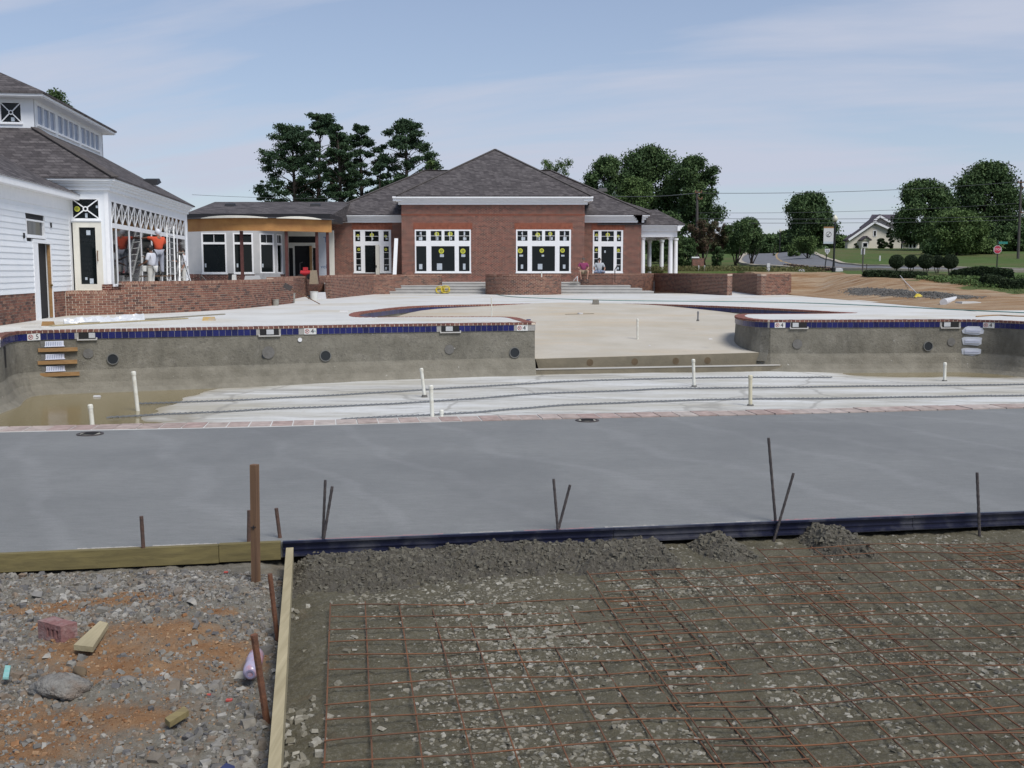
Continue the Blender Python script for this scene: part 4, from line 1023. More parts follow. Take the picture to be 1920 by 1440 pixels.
# glazed wall: curved bay on the left, recessed door right
bay = [(338, 60.9), (378, 60.2), (440, 60.2), (482, 60.6), (520, 61.8), (532, 63.0)]
def seg_frame(a, b_):
    pa = Vector((xat(a[0], 470, a[1]), a[1])); pb = Vector((xat(b_[0], 470, b_[1]), b_[1])); u = (pb - pa); L_ = u.length; u.normalize(); return Frame(pa, u, (u.y, -u.x)), L_
segs = [(bay[0], bay[1], False), (bay[1], (425, 60.2), True), ((425, 60.2), (437, 60.2), False), ((437, 60.2), (475, 60.5), True), ((475, 60.5), (487, 60.8), False), ((487, 60.8), (514, 61.6), True), ((514, 61.6), (519, 61.8), False), ((519, 61.8), (529, 62.7), True), ((529, 62.7), (533, 63.4), False)]
zt, zb_ = zat(437, 60.5), zat(514, 60.5)
m_lw = M('pale_sheathing', (0.50, 0.50, 0.50), (0.42, 0.43, 0.44), 2, 0.8)
mb = MB(); mbase = MB()
for a, b_, isw in segs:
    F, L_ = seg_frame(a, b_); mbase.fbox(F, 0, L_, 0, -.2, TZ, zb_ + .0)
    if not isw: mb.fbox(F, 0, L_, .0, -.2, zb_, zt)
    mb.fbox(F, 0, L_, 0, -.2, zt, zt + .65)
wl_ = mb.build('bay_wall', m_lw, lk); mbase.build('brick_base', m_hbrick, lk)
for a, b_, isw in segs:
    if isw:
        F, L_ = seg_frame(a, b_); e = .09; hz_ = zb_ + (zt - zb_) * .75
        w_ = window(lk, F, 0, L_, zb_ + .04, zt, [(e, L_ - e, zb_ + .12, hz_ - .06), (e, L_ - e, hz_ + .06, zt - .07, 2, 1)])
        label_(w_, F, e + .12, zb_ + .5, .06, .12)
# recessed wall and the open doorway
FL = Frame((0, 64.6), (1, 0), (0, -1)); X = lambda u_: xat(u_, 470, 64.6); Zl = lambda v_: zat(v_, 64.6)
ops = [(X(541), X(549), TZ, Zl(465)), (X(552), X(585), TZ, Zl(461)), (X(586), X(592), TZ, Zl(465)), (X(541), X(592), Zl(455), Zl(443))]
mb = MB(); wall(mb, FL, X(533), X(626), TZ, Zl(432), ops, .2); mb.build('recessed_wall', m_cream, lk)
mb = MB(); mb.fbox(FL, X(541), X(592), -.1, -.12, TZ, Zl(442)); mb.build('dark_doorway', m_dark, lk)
mb = MB(); mb.fbox(FL, X(582), X(585), .3, .0, TZ, Zl(461)); mb.build('door', m_wood_o, lk)
mb = MB(); mb.fbox(FL, X(596), X(617), .03, .0, TZ + .3, Zl(436)); hwp = mb.build('house_wrap', m_wrap, lk)
m_blue = M('blue_print', (0.09, 0.16, 0.30), None, 5, 0.6)
put_text('T', .5, FL(X(611), .032, Zl(450)), (1, 0, 0), (0, -1, 0), m_blue, hwp); put_text('vek', .34, FL(X(608), .032, Zl(500)), (1, 0, 0), (0, -1, 0), m_blue, hwp)
# curved beam
bz0, bz1 = zat(433, 56.4), zat(409.5, 56.4)
arc = smoothpts([(xat(352, 430, 57.6), 57.6), (xat(400, 430, 56.4), 56.4), (xat(450, 430, 56.0), 56.0), (xat(500, 430, 56.3), 56.3), (xat(560, 430, 57.1), 57.1), (xat(622, 430, 58.6), 58.6)], 4)
pth = Path(arc, 1); mb = MB(); n = 30
for i in range(n): brick_at(mb, pth, pth.len * i / n, pth.len * (i + 1) / n, bz0, bz1, 0, .12)
mb.build('curved_beam', m_orangeply, lk)
mb = MB()
for i in range(n): brick_at(mb, pth, pth.len * i / n, pth.len * (i + 1) / n, bz1 + .01, bz1 + .06, .25, 2.2)
mb.build('canopy_roof', M('black_felt', (0.05, 0.05, 0.055), (0.09, 0.09, 0.10), 3, 0.8), lk)
def wavy(t0, t1, nm):
    mb = MB(); k = 14
    for i in range(k):
        a, b_ = i / k, (i + 1) / k; h = lambda s: .13 * math.sin(math.pi * max(0.02, min(.98, s))) ** .6
        qa, ua, na = pth.at(pth.len * (t0 + (t1 - t0) * a)); qb, ub3, nb3 = pth.at(pth.len * (t0 + (t1 - t0) * b_))
        f = lambda q, nn, o, z: (q.x + nn.x * o, q.y + nn.y * o, z)
        mb.hexa([f(qa, na, .3, bz1 + .0), f(qb, nb3, .3, bz1), f(qb, nb3, .1, bz1), f(qa, na, .1, bz1), f(qa, na, .3, bz1 + h(a)), f(qb, nb3, .3, bz1 + h(b_)), f(qb, nb3, .1, bz1 + h(b_)), f(qa, na, .1, bz1 + h(a))])
    mb.build(nm, m_cream, lk)
wavy(.17, .57, 'loose_fascia'); wavy(.62, .90, 'loose_fascia')
for u_, y in ((453.5, 56.5), (537.5, 57.0), (594.5, 58.2), (614.5, 58.6)):
    x = xat(u_, 470, y); mb = MB(); mb.box(x - .075, x + .075, y - .075, y + .075, TZ, bz0); mb.box(x - .15, x + .15, y - .1, y + .1, TZ, TZ + .02); mb.build('post', m_steel, lk)
# dark sheathing board under the beam, roof behind
zq0, zq1 = zat(405, 65), zat(378.5, 73)
mb = MB(); xa, xb, xc = xat(335, 400, 65), xat(619, 400, 65), xat(662, 400, 73)
mb.hexa([(xa, 65, zq0 - .1), (xb, 65, zq0 - .1), (xc, 73, zq0 - .1), (xa, 73, zq0 - .1), (xa, 65, zq0), (xb, 65, zq0), (xc, 73, zq1), (xa, 73, zq1)])
mb.hexa([(xa, 73, zq0 - .1), (xc, 73, zq0 - .1), (xc, 81, zq0 - .1), (xa, 81, zq0 - .1), (xa, 73, zq1), (xc, 73, zq1), (xc, 81, zq0), (xa, 81, zq0)])
rf = mb.build('roof', m_roof, lk)
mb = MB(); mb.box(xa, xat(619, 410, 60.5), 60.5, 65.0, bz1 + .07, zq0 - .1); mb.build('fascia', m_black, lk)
vent(rf, Q(431, 387, 70.4)); vent(rf, Q(591, 387, 70.4))

# ------------------------------------------------------------------ white building on the left
Cx, Cy = -13.25, 34.5
AA = Vector((-.1328, .9911)); BB = Vector((.9911, .1328))
def T(t, s, z): return (Cx + AA.x * s + BB.x * t, Cy + AA.y * s + BB.y * t, z)
FS = Frame((Cx, Cy), AA, BB)                 # long window side, a = s, from the corner into the distance
FF = Frame((Cx, Cy), BB, -AA)                # front, a = t (negative to the left)
wb = thing('white_pavilion', 'white timber pavilion with a clerestory lantern and tall glazed side', 'building', T(-6, 7, TZ))
SL = 14.75; zE = 4.45
def tb_(mb, t0, t1, s0, s1, z0, z1, m=0):
    return mb.hexa([T(t0, s0, z0), T(t1, s0, z0), T(t1, s1, z0), T(t0, s1, z0), T(t0, s0, z1), T(t1, s0, z1), T(t1, s1, z1), T(t0, s1, z1)], m)
# window bays on the side
bays = [.42, 1.0, 2.92, 4.85, 6.75, 8.6, 10.4, 12.2, 13.75]; zt0, zt1, zl0, zl1 = 3.02, 3.72, 1.0, 2.86
mb = MB(); ops = [(bays[0], bays[-1] + .5, zl0 - .04, 3.78)]
wall(mb, FS, 0.0, SL, .9, 4.05, ops, .2); wall(mb, FF, -1.2, -.2, 3.0, 4.05, [(-1.13, -.25, 3.10, 3.80)], .2, 0.001); tb_(mb, -13, -12.8, 0, SL, .7, 4.05); tb_(mb, -13, 0, SL - .2, SL, .7, 4.05)
wall(mb, FF, -.28, -.0, 1.0, 4.05, [], .2, .003); tb_(mb, -13, -1.2, .02, .2, .7, 4.05)
mb.build('wall', m_white, wb)
mb = MB(); mb.fbox(FS, 0, SL, .02, -.18, TZ - .7, .9); mb.fbox(FF, -1.25, .02, .02, -.18, TZ - .7, .78); mb.fbox(FF, -.28, .02, .019, -.18, .7, .99); mb.build('brick_base', m_hbrick, wb)
edges = [bays[0]] + bays[1:-1] + [bays[-1] + .5]
for i in range(len(edges) - 1):
    a0, a1 = edges[i], edges[i + 1]; e = .07
    if i == 0: xp = [(a0 + .03, a1 - e, zt0, zt1)]
    else: mid = (a0 + a1) / 2; xp = [(a0 + e, mid - .03, zt0, zt1), (mid + .03, a1 - e, zt0, zt1)]
    low = [(a0 + (e if i else .03), a1 - e, zl0, zl1)]
    w_ = window(wb, FS, a0, a1, zl0 - .04, 3.78, xp + low, pd=-.004)
    for p in xp:
        mb = MB(); c = ((p[0] + p[1]) / 2, (p[2] + p[3]) / 2); r_ = .055
        for sx in (-1, 1):
            for sz in (-1, 1):
                mb.bar(FS((p[0] if sx < 0 else p[1]), .0, (p[2] if sz < 0 else p[3])), FS(c[0] + sx * r_ * .6, .0, c[1] + sz * r_ * .6), .035, .03, up=FS.n)
        mb.disc(FS(c[0], -.015, c[1]), FS.n, .085, .03, 14, ri=.05); mb.build('cross_muntin', m_trim, w_)
# front: transom with X and glazed door
w_ = window(wb, FF, -1.13, -.25, 3.10, 3.80, [(-1.10, -.29, 3.14, 3.76)])
mb = MB()
for sx, sz in ((-1.1, 3.14), (-.29, 3.14), (-1.1, 3.76), (-.29, 3.76)): mb.bar(FF(sx, 0, sz), FF(-.695 + (.06 if sx > -.6 else -.06), 0, 3.45 + (.05 if sz > 3.4 else -.05)), .035, .03, up=FF.n)
mb.disc(FF(-.695, -.015, 3.45), FF.n, .085, .03, 16, ri=.05); mb.build('cross_muntin', m_trim, w_); sticker(w_, FF, -.97, 3.48, .115); label_(w_, FF, -.69, 3.24, .05, .1); label_(w_, FF, -.37, 3.52, .05, .04)
dr = window(wb, FF, -1.12, -.22, .80, 3.02, [(-.93, -.42, 1.0, 2.85)], mat=m_cream, name='glazed_door')
label_(dr, FF, -.62, 2.68, .06, .1); label_(dr, FF, -.78, 1.18, .05, .07); label_(dr, FF, -.57, 1.1, .06, .09)
mb = MB(); mb.bar(FF(-.36, .08, 1.75), FF(-.36, .08, 2.1), .025); mb.bar(FF(-.36, .0, 1.78), FF(-.36, .08, 1.78), .02); mb.bar(FF(-.36, .0, 2.07), FF(-.36, .08, 2.07), .02); mb.build('handle', m_wood_b, dr)
# cornice all round
mb = MB(); cornice(mb, FS, -.0, SL, 4.05, zE - .04, .33, ends=False); cornice(mb, FF, -13, 0, 4.05, zE - .041, .33, ends=True); mb.build('cornice', m_white, wb)
for a0, a1 in ((-.03, .2), (SL - .22, SL + .02)): cp_ = MB(); cp_.fbox(FS, a0, a1, .03, -.1, 1.0, 4.06); cp_.build('corner_board', m_trim, wb)
sp = .6; tc0, tc1, sc0, sc1 = -9.9, -3.12, 3.22, 12.75; zcl = 6.42
mb = MB(); a_ = [(-13.3, -.36), (.36, -.36), (.36, SL + .36), (-13.3, SL + .36)]; b_2 = [(tc0, sc0), (tc1, sc0), (tc1, sc1), (tc0, sc1)]
for i in range(4):
    j = (i + 1) % 4; mb.face([T(*a_[i], zE), T(*a_[j], zE), T(*b_2[j], zcl), T(*b_2[i], zcl)]); mb.face([T(*a_[i], zE - .05), T(*a_[j], zE - .05), T(*a_[j], zE), T(*a_[i], zE)])
mb.face([T(*q_, zcl) for q_ in b_2]); mb.face([T(*q_, zE - .05) for q_ in a_][::-1]); rf = mb.build('roof', m_roof, wb)
ridgecap(rf, [T(.36, -.36, zE), T(tc1, sc0, zcl)]); vent(rf, T(-.9, 11.6, 5.22))
# lantern
FCs = Frame(T(tc1, sc0, 0)[:2], AA, BB); FCf = Frame(T(tc1, sc0, 0)[:2], BB, -AA); Lc = sc1 - sc0; zcb, zct = zcl - .25, 7.42
mb = MB(); cz0, cz1 = 6.58, 7.30
gs = [(.35, 2.55, 3), (2.8, 5.7, 4), (6.0, 8.9, 4)] ; ops = [(a, b_, cz0, cz1) for a, b_, n in gs]
wall(mb, FCs, 0, Lc, zcb, zct, ops, .15); fops = [(-1.12, -.40, cz0, cz1), (-1.92, -1.20, cz0, cz1), (-2.72, -2.0, cz0, cz1)]; wall(mb, FCf, -6.78, 0, zcb, zct, fops, .15, .001)
tb_(mb, tc0, tc0 + .15, sc0, sc1, zcb, zct); tb_(mb, tc0, tc1, sc1 - .15, sc1, zcb, zct)
mb.fbox(FCs, -.04, Lc + .04, .05, -.0, zcb, zcb + .12); mb.fbox(FCf, -6.8, .05, .051, -.0, zcb, zcb + .121); mb.build('lantern_wall', m_white, wb)
for a, b_, n in gs:
    wd = (b_ - a) / n; pn = [(a + wd * i + .04, a + wd * (i + 1) - .04, cz0 + .04, cz1 - .04) for i in range(n)]
    w_ = window(wb, FCs, a, b_, cz0, cz1, pn, pm=m_paneblue)
for o in fops:
    w_ = window(wb, FCf, *o, [(o[0] + .03, o[1] - .03, o[2] + .03, o[3] - .03)]); mb = MB(); cc = ((o[0] + o[1]) / 2, (o[2] + o[3]) / 2)
    for ax in (o[0] + .03, o[1] - .03):
        for az_ in (o[2] + .03, o[3] - .03): mb.bar(FCf(ax, 0, az_), FCf(cc[0] + (.06 if ax > cc[0] else -.06), 0, cc[1] + (.05 if az_ > cc[1] else -.05)), .035, .03, up=FCf.n)
    mb.disc(FCf(cc[0], -.015, cc[1]), FCf.n, .08, .03, 14, ri=.05); mb.build('cross_muntin', m_trim, w_); label_(w_, FCf, cc[0], o[2] + .13, .06, .1)
mb = MB()
tb_(mb, tc0 - .4, tc1 + .4, sc0 - .4, sc1 + .4, zct, zct + .03); tb_(mb, tc0 - .45, tc1 + .45, sc0 - .45, sc1 + .45, zct + .031, zct + .15); mb.build('lantern_eave', m_trim, wb)
hip(wb, tc0 - .5, tc1 + .5, sc0 - .5, sc1 + .5, zct + .19, .47, name='lantern_roof', T=T)

# lower white wing nearer the camera
ww = thing('white_wing', 'low white clapboard wing with brick base and open door at the left edge', 'building', T(-5, -7, 0))
t1_ = -1.2; FSw = Frame(T(t1_, 0, 0)[:2], AA, BB); zw = 3.72
def sof(u_, v_=0):           # distance along the siding wall for a photo column
    r_ = (u_ - 960) / FPX; bx_, by_ = T(t1_, 0, 0)[:2]
    # px: x = r*(y*CP + H*SP) approximately
    return (bx_ - r_ * (by_ * CP + H * SP)) / (r_ * AA.y * CP - AA.x)
sd0, sd1 = sof(76), sof(95); sj0, sj1 = sof(67), sof(100.5)
zd = 2.27; swd = (sof(57.5), sof(90.5), 2.43, 2.92)
doorop = (sj0, sj1, -.1, zd); mb = MB(); wall(mb, FSw, -16, 0, -.1, zw, [doorop, swd], .2, -.03); tb_(mb, -10, -9.8, -16, 0, 0, zw); tb_(mb, -10, t1_ - .2, -16, -15.8, 0, zw); mb.build('wall', m_dark, ww)
# brick base with single bricks
bb_ = Path([T(t1_, -9.5, 0)[:2], T(t1_, sj0, 0)[:2]], 1)
brk = MB(); brk.fbox(FSw, -12, sj0, .0, -.03, 0, .80); brk.fbox(FSw, sj1, -.0, .0, -.03, 0, .80); bo = brk.build('brick_base', m_mort, ww)
def bricks_on(F, a0, a1, z0, z1, parent, mx=400):
    n = int(round((z1 - z0) / .08)); h = (z1 - z0) / n; c = 0
    for r_ in range(n):
        a = a0 - (.107 if r_ % 2 else 0)
        while a < a1:
            x0_, x1_ = max(a, a0) + .005, min(a + .215, a1) - .005
            if x1_ - x0_ > .02:
                m_ = MB(); m_.fbox(F, x0_, x1_, .012 + random.uniform(-.002, .003), -.0, z0 + r_ * h + .006, z0 + (r_ + 1) * h - .006); m_.build('brick', m_brk, parent)
            a += .215
bricks_on(FSw, sof(-12), sj0, 0, .80, bo); bricks_on(FSw, sj1, sj1 + 1.3, 0, .80, bo)
# clapboards
for k in range(18):
    z0_ = .80 + k * .163; z1_ = z0_ + .178
    if z0_ > zw - .05: break
    spans = [(-16, sj0 - .0), (sj1, -.02)] if z0_ < zd - .02 else [(-16, swd[0] - .05), (swd[1] + .05, -.02)] if z0_ < swd[3] + .03 and z1_ > swd[2] - .05 else [(-16, -.02)]
    for a0, a1 in spans:
        m_ = MB(); m_.hexa([FSw(a0, .004, z0_), FSw(a0, -.03, z0_), FSw(a1, -.03, z0_), FSw(a1, .022, z0_)][::-1] if False else [FSw(a0, .026, z0_), FSw(a1, .026, z0_), FSw(a1, -.03, z0_), FSw(a0, -.03, z0_), FSw(a0, .006, min(z1_, zw)), FSw(a1, .006, min(z1_, zw)), FSw(a1, -.03, min(z1_, zw)), FSw(a0, -.03, min(z1_, zw))]); m_.build('clapboard', m_plank, ww)
mb = MB(); mb.fbox(FSw, -16.2, 0.0, .05, -.02, zw - .36, zw + .0); mb.fbox(FSw, -16.2, 0.0, .3, -.02, zw + .001, zw + .05); mb.fbox(FSw, -16.25, -.0, .33, .26, zw - .0, zw + .2); mb.fbox(FSw, -.22, 0.02, .03, -.02, .8, zw - .2); mb.build('eave_trim', m_trim, ww)
mb = MB(); mb.fbox(FSw, sj0, sd0, .035, -.18, 0, zd - .02); mb.fbox(FSw, sj1 - .09, sj1, .035, -.18, 0, zd - .02); mb.fbox(FSw, sj0 - .02, sj1 + .02, .04, -.02, zd - .02, zd + .09); mb.build('door_frame', m_trim, ww)
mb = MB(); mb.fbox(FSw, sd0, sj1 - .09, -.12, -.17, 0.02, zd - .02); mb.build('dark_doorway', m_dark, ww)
dl = MB(); dl.fbox(FSw, sj1 - .125, sj1 - .091, .02, -.07, .02, zd - .05); do = dl.build('door', m_wood_o, ww)
mb = MB(); mb.disc(FSw(sj1 - .17, .03, 1.0), AA, .03, .08, 10); mb.build('door_knob', M('brass', (.45, .30, .08), None, 5, .3, metal=.9), do)
w_ = window(ww, FSw, *swd, [(swd[0] + .05, swd[1] - .05, swd[2] + .05, swd[3] - .05)])
for a in (sof(50), sof(101)):
    mb = MB(); mb.fbox(FSw, a, a + .06, .06, .02, 2.35 + (.4 if a > sj0 else 0), 2.5 + (.4 if a > sj0 else 0)); mb.build('lamp_wire_stub', m_black, ww)
# its roof: two planes meeting at a ridge, running into the pavilion
te, tr_ = t1_ + .36, -5.6; zr_ = zw + .18 + (te - tr_) * .5
mb = MB()
for zoff in (0,):
    A_ = T(te, -16.3, zw + .18); B_ = T(te, .0, zw + .18); C_ = T(tr_, 3.4, zr_); D_ = T(tr_, -16.3, zr_); E_ = T(-10.2, -16.3, zw + .18); F_ = T(-10.2, .0, zw + .18)
    mb.face([A_, B_, C_, D_]); mb.face([D_, C_, F_, E_]); mb.face([A_, D_, E_]); mb.face([E_, F_, B_, A_])
rf = mb.build('roof', m_roof, ww)
# ------------------------------------------------------------------ foreground ground
GB = -0.105
def gz(X, Y):
    X = np.asarray(X, float); Y = np.asarray(Y, float)
    z = GB + (fbm(X * 1.6, Y * 1.6, 3, 31) - .5) * .05 + (fbm(X * 11, Y * 11, 4, 33, .6) - .5) * .030 + (fbm(X * 40, Y * 40, 3, 35) - .5) * .018
    edge = np.clip(np.maximum(np.abs(X - 0) - 5.2, 0) / 1.0, 0, 1)
    brd = np.exp(-((X - bline(Y)) / .10) ** 2); z = z - .03 * brd
    for u_, v_, r_, h_ in ((290, 1200, .28, .035), (440, 1265, .16, -.05), (130, 1215, .2, .02), (400, 1150, .35, .03)):
        c = P(u_, v_, GB); z = z + h_ * np.exp(-(((X - c.x) ** 2 + (Y - c.y) ** 2) / r_ ** 2))
    return z - .08 * edge
_b0, _b1 = P(540, 1022, 0), P(512.5, 1440, 0)
def bline(Y): return _b0.x + (_b1.x - _b0.x) * (Y - _b0.y) / (_b1.y - _b0.y)
def gzf(x, y): return float(gz(np.array([x]), np.array([y]))[0])
def clayf(X, Y):
    s = np.zeros_like(X, float)
    for u_, v_, rx, ry in ((300, 1200, .42, .16), (400, 1225, .30, .14), (170, 1225, .35, .16), (250, 1260, .4, .14), (90, 1345, .45, .14), (30, 1400, .4, .16), (250, 1350, .2, .1), (230, 1130, .35, .08), (420, 1160, .1, .06), (80, 1140, .2, .1)):
        c = P(u_, v_, GB); s = np.maximum(s, 1.15 * np.exp(-(((X - c.x) / rx) ** 2 + ((Y - c.y) / ry) ** 2)))
    return (s + (fbm(X * 5, Y * 5, 4, 41) - .5) * .9) * (X < bline(Y) - .05)
def mudf(X, Y): return 1.0 * (X > bline(Y))
m, nt, b = newmat('crushed_stone_fines_and_clay')
a = nt.nodes.new('ShaderNodeAttribute'); a.attribute_name = 'clay'; a2 = nt.nodes.new('ShaderNodeAttribute'); a2.attribute_name = 'mud'
f1 = mixc(nt, rng(nt, noise(nt, 30, 7, 0.75), 0.3, 0.7), (0.12, 0.11, 0.085), (0.25, 0.235, 0.20))
f1 = mixc(nt, rng(nt, noise(nt, 5, 5, 0.7), 0.5, 0.7, 0, 0.7), f1, (0.17, 0.135, 0.09))
cl = mixc(nt, rng(nt, noise(nt, 7, 6, 0.7), 0.3, 0.7), (0.20, 0.10, 0.045), (0.30, 0.19, 0.105))
cl = mixc(nt, rng(nt, noise(nt, 40, 6, 0.8), 0.55, 0.75, 0, 0.8), cl, (0.09, 0.045, 0.025))
md = mixc(nt, rng(nt, noise(nt, 6, 7, 0.7), 0.3, 0.7), (0.078, 0.069, 0.044), (0.135, 0.122, 0.082))
md = mixc(nt, rng(nt, noise(nt, 60, 6, 0.8), 0.48, 0.68, 0, 0.85), md, (0.20, 0.19, 0.155))
md = mixc(nt, rng(nt, noise(nt, 140, 4, 0.8), 0.5, 0.7, 0, 0.6), md, (0.05, 0.045, 0.032))
md = mixc(nt, rng(nt, noise(nt, 2.4, 5, 0.7), 0.6, 0.75, 0, 0.5), md, (0.115, 0.07, 0.035))
c = mixc(nt, rng(nt, mathn(nt, 'ADD', a.outputs['Fac'], mathn(nt, 'MULTIPLY', mathn(nt, 'SUBTRACT', noise(nt, 22, 6, .75), .5), 1.6)), 0.25, 1.05), f1, cl)
c = mixc(nt, a2.outputs['Fac'], c, md)
nt.links.new(c, b.inputs['Base Color']); b.inputs['Roughness'].default_value = 0.92; b.inputs['Specular IOR Level'].default_value = 0.2
bump(nt, b, noise(nt, 90, 6, 0.75), 0.9, 0.012)
xs = np.concatenate([np.arange(-6, -3.2, .08), np.arange(-3.2, 3.6, .016), np.arange(3.6, 6.5, .08)]); ys = np.concatenate([np.arange(1.0, 2.4, .05), np.arange(2.4, 5.0, .016), np.arange(5.0, 6.9, .03)])
bed = tag(grid('gravel_bed', xs, ys, gz, m, attrs={'clay': clayf, 'mud': mudf}), kind='structure')
# crushed stone
SG = [(0.10, 0.097, 0.092), (0.23, 0.22, 0.195), (0.16, 0.145, 0.12), (0.33, 0.315, 0.28), (0.09, 0.088, 0.09), (0.20, 0.19, 0.17), (0.19, 0.145, 0.105), (0.14, 0.13, 0.11)]
m_stone = M_ramp('crushed_stone', SG, 'face', 30, 0.85, 0.4, 0.25)
m_stone_o = M_ramp('crushed_stone_single', SG, 'object', 30, 0.85, 0.4, 0.25)
m_stl = M_ramp('pale_crushed_stone', [(0.11, 0.10, 0.072), (0.21, 0.195, 0.155), (0.15, 0.138, 0.105), (0.31, 0.295, 0.25), (0.125, 0.113, 0.082)], 'face', 30, 0.9, 0.4, 0.25)
m_stl_o = M_ramp('pale_crushed_stone_single', [(0.17, 0.155, 0.12), (0.28, 0.265, 0.22), (0.22, 0.20, 0.16), (0.33, 0.315, 0.27)], 'object', 30, 0.9, 0.4, 0.25)
CUBE = np.array([(-1, -1, -1), (1, -1, -1), (1, 1, -1), (-1, 1, -1), (-1, -1, 1), (1, -1, 1), (1, 1, 1), (-1, 1, 1)], float)
CF = np.array([(0, 3, 2, 1), (4, 5, 6, 7), (0, 1, 5, 4), (1, 2, 6, 5), (2, 3, 7, 6), (3, 0, 4, 7)])
rg = np.random.default_rng(5)
def stones(name, x, y, z, s, mat, parent=None, kind='stuff', flat=.55):
    n = len(x); V = CUBE[None] * np.array([1, .72, flat])[None, None] * rg.uniform(.55, 1.15, (n, 8, 3))
    V[:, 4:, :2] *= rg.uniform(.35, .95, (n, 1, 1))
    a = rg.uniform(0, 6.28, n); t = rg.normal(0, .35, n); ca, sa = np.cos(a), np.sin(a); ct, st_ = np.cos(t), np.sin(t)
    V = V * s[:, None, None]
    y1 = V[..., 1] * ct[:, None] - V[..., 2] * st_[:, None]; z1 = V[..., 1] * st_[:, None] + V[..., 2] * ct[:, None]
    X = V[..., 0] * ca[:, None] - y1 * sa[:, None] + x[:, None]; Y = V[..., 0] * sa[:, None] + y1 * ca[:, None] + y[:, None]; Z = z1 + (z + s * flat * .35)[:, None]
    VV = np.stack([X, Y, Z], -1)
    if kind == 'each':
        for i in range(n):
            me = bpy.data.meshes.new('stone'); me.from_pydata([tuple(q) for q in VV[i]], [], [tuple(f) for f in CF]); me.materials.append(mat); me.update(); link('stone', me, parent)
        return
    F = (CF[None] + (np.arange(n) * 8)[:, None, None]).reshape(-1, 4)
    o = npmesh(name, VV.reshape(-1, 3), F, mat, parent, rnd=np.repeat(rg.random(n), 6)); o['kind'] = 'stuff'; return o
# left: grey-blue stone between the form boards
N_ = 120000; x = rg.uniform(-3.1, -.4, N_); y = rg.uniform(2.45, 5.25, N_)
k = (x < bline(y) - .03) & (y < yform(x) - .03); cf = clayf(x, y); dn = fbm(x * 3, y * 3, 3, 51)
k &= rg.random(N_) < np.clip(1.2 - cf * 1.35, .10, 1) * np.clip(.3 + (dn - .35) * 3, .2, 1); x, y = x[k], y[k]
s = rg.lognormal(-5.35, .62, len(x)); near = np.exp(-(((x + .78) / .35) ** 2 + ((y - 2.95) / .45) ** 2)); s = np.clip(s * (1 + near * .9), .003, .034)
stones('gravel', x, y, gz(x, y), s, m_stone)
n_ = 150; x = rg.uniform(-2.6, -.75, n_); y = rg.uniform(2.7, 4.9, n_); x[:60] = rg.normal(-.95, .17, 60); y[:60] = rg.uniform(2.75, 3.4, 60); k = (x < bline(y) - .07) & (y < yform(x) - .06); x, y = x[k], y[k]
stones('stone', x, y, gz(x, y), rg.uniform(.011, .024, len(x)), m_stone_o, bed, 'each')
# crumbs and clods of the orange clay
m_clod = M_ramp('clay_clods', [(0.17, 0.08, 0.035), (0.26, 0.14, 0.07), (0.31, 0.21, 0.125), (0.20, 0.12, 0.07)], 'face', 30, 0.95, 0.4, 0.25)
N_ = 26000; x = rg.uniform(-3.1, -.5, N_); y = rg.uniform(2.45, 5.1, N_); k = (x < bline(y) - .04) & (y < yform(x) - .05) & (rg.random(N_) < np.clip(clayf(x, y) * 1.3, 0, 1)); x, y = x[k], y[k]
stones('clay_clods', x, y, gz(x, y), np.clip(rg.lognormal(-5.95, .62, len(x)), .0015, .016), m_clod, None, 'stuff', .6)
# right: pale stone pressed into the mud
def sc(px_, n, sx, sy, s0, s1):
    ox, oy, os = [], [], []
    for u_, v_ in px_:
        c = P(u_, v_, GB); ox.append(rg.normal(c.x, sx, n)); oy.append(rg.normal(c.y, sy, n)); os.append(rg.uniform(s0, s1, n))
    return np.concatenate(ox), np.concatenate(oy), np.concatenate(os)
N_ = 60000; x = rg.uniform(-.9, 3.9, N_); y = rg.uniform(2.4, 6.1, N_)
dn = fbm(x * 2.2, y * 2.2, 4, 61, .6); k = (x > bline(y) + .05) & (y < yform(x) - .02) & (rg.random(N_) < np.clip((dn - .47) * 6, .13, 1)); k &= ~((x < -.35) & (rg.random(N_) < .75))
x, y = x[k], y[k]; s = np.clip(rg.lognormal(-5.35, .55, len(x)), .0022, .019)
cx_, cy_, cs_ = sc([(700, 1120), (740, 1115), (960, 1165), (1010, 1145), (980, 1200), (960, 1225), (1030, 1215), (1000, 1260), (820, 1280), (870, 1320), (1070, 1270), (1060, 1180), (1250, 1400), (1230, 1390), (1350, 1090), (1270, 1110), (1520, 1160), (1620, 1150), (1860, 1240), (1890, 1270), (1500, 1330), (1380, 1200), (1780, 1290), (1620, 1300), (1760, 1150), (1850, 1060), (1120, 1420), (1700, 1400), (900, 1390)], 70, .10, .09, .004, .014)
x = np.concatenate([x, cx_]); y = np.concatenate([y, cy_]); s = np.concatenate([s, cs_])
stones('gravel', x, y, gz(x, y) - s * .12, s * 1.15, m_stl, flat=.30)
cx_, cy_, cs_ = sc([(552, 1350), (548, 1390), (560, 1420), (548, 1150), (555, 1330), (545, 1430)], 12, .035, .08, .010, .020)
stones('gravel', cx_, cy_, gz(cx_, cy_), cs_, m_stl)
cx_, cy_, cs_ = sc([(960, 1215), (1000, 1260), (1060, 1285), (1240, 1395), (560, 1380), (830, 1300), (1300, 1290), (1500, 1330), (1560, 1230), (1850, 1250), (1100, 1390), (700, 1340)], 11, .11, .10, .009, .019)
stones('stone', cx_, cy_, gz(cx_, cy_), cs_, m_stl_o, bed, 'each', .34)

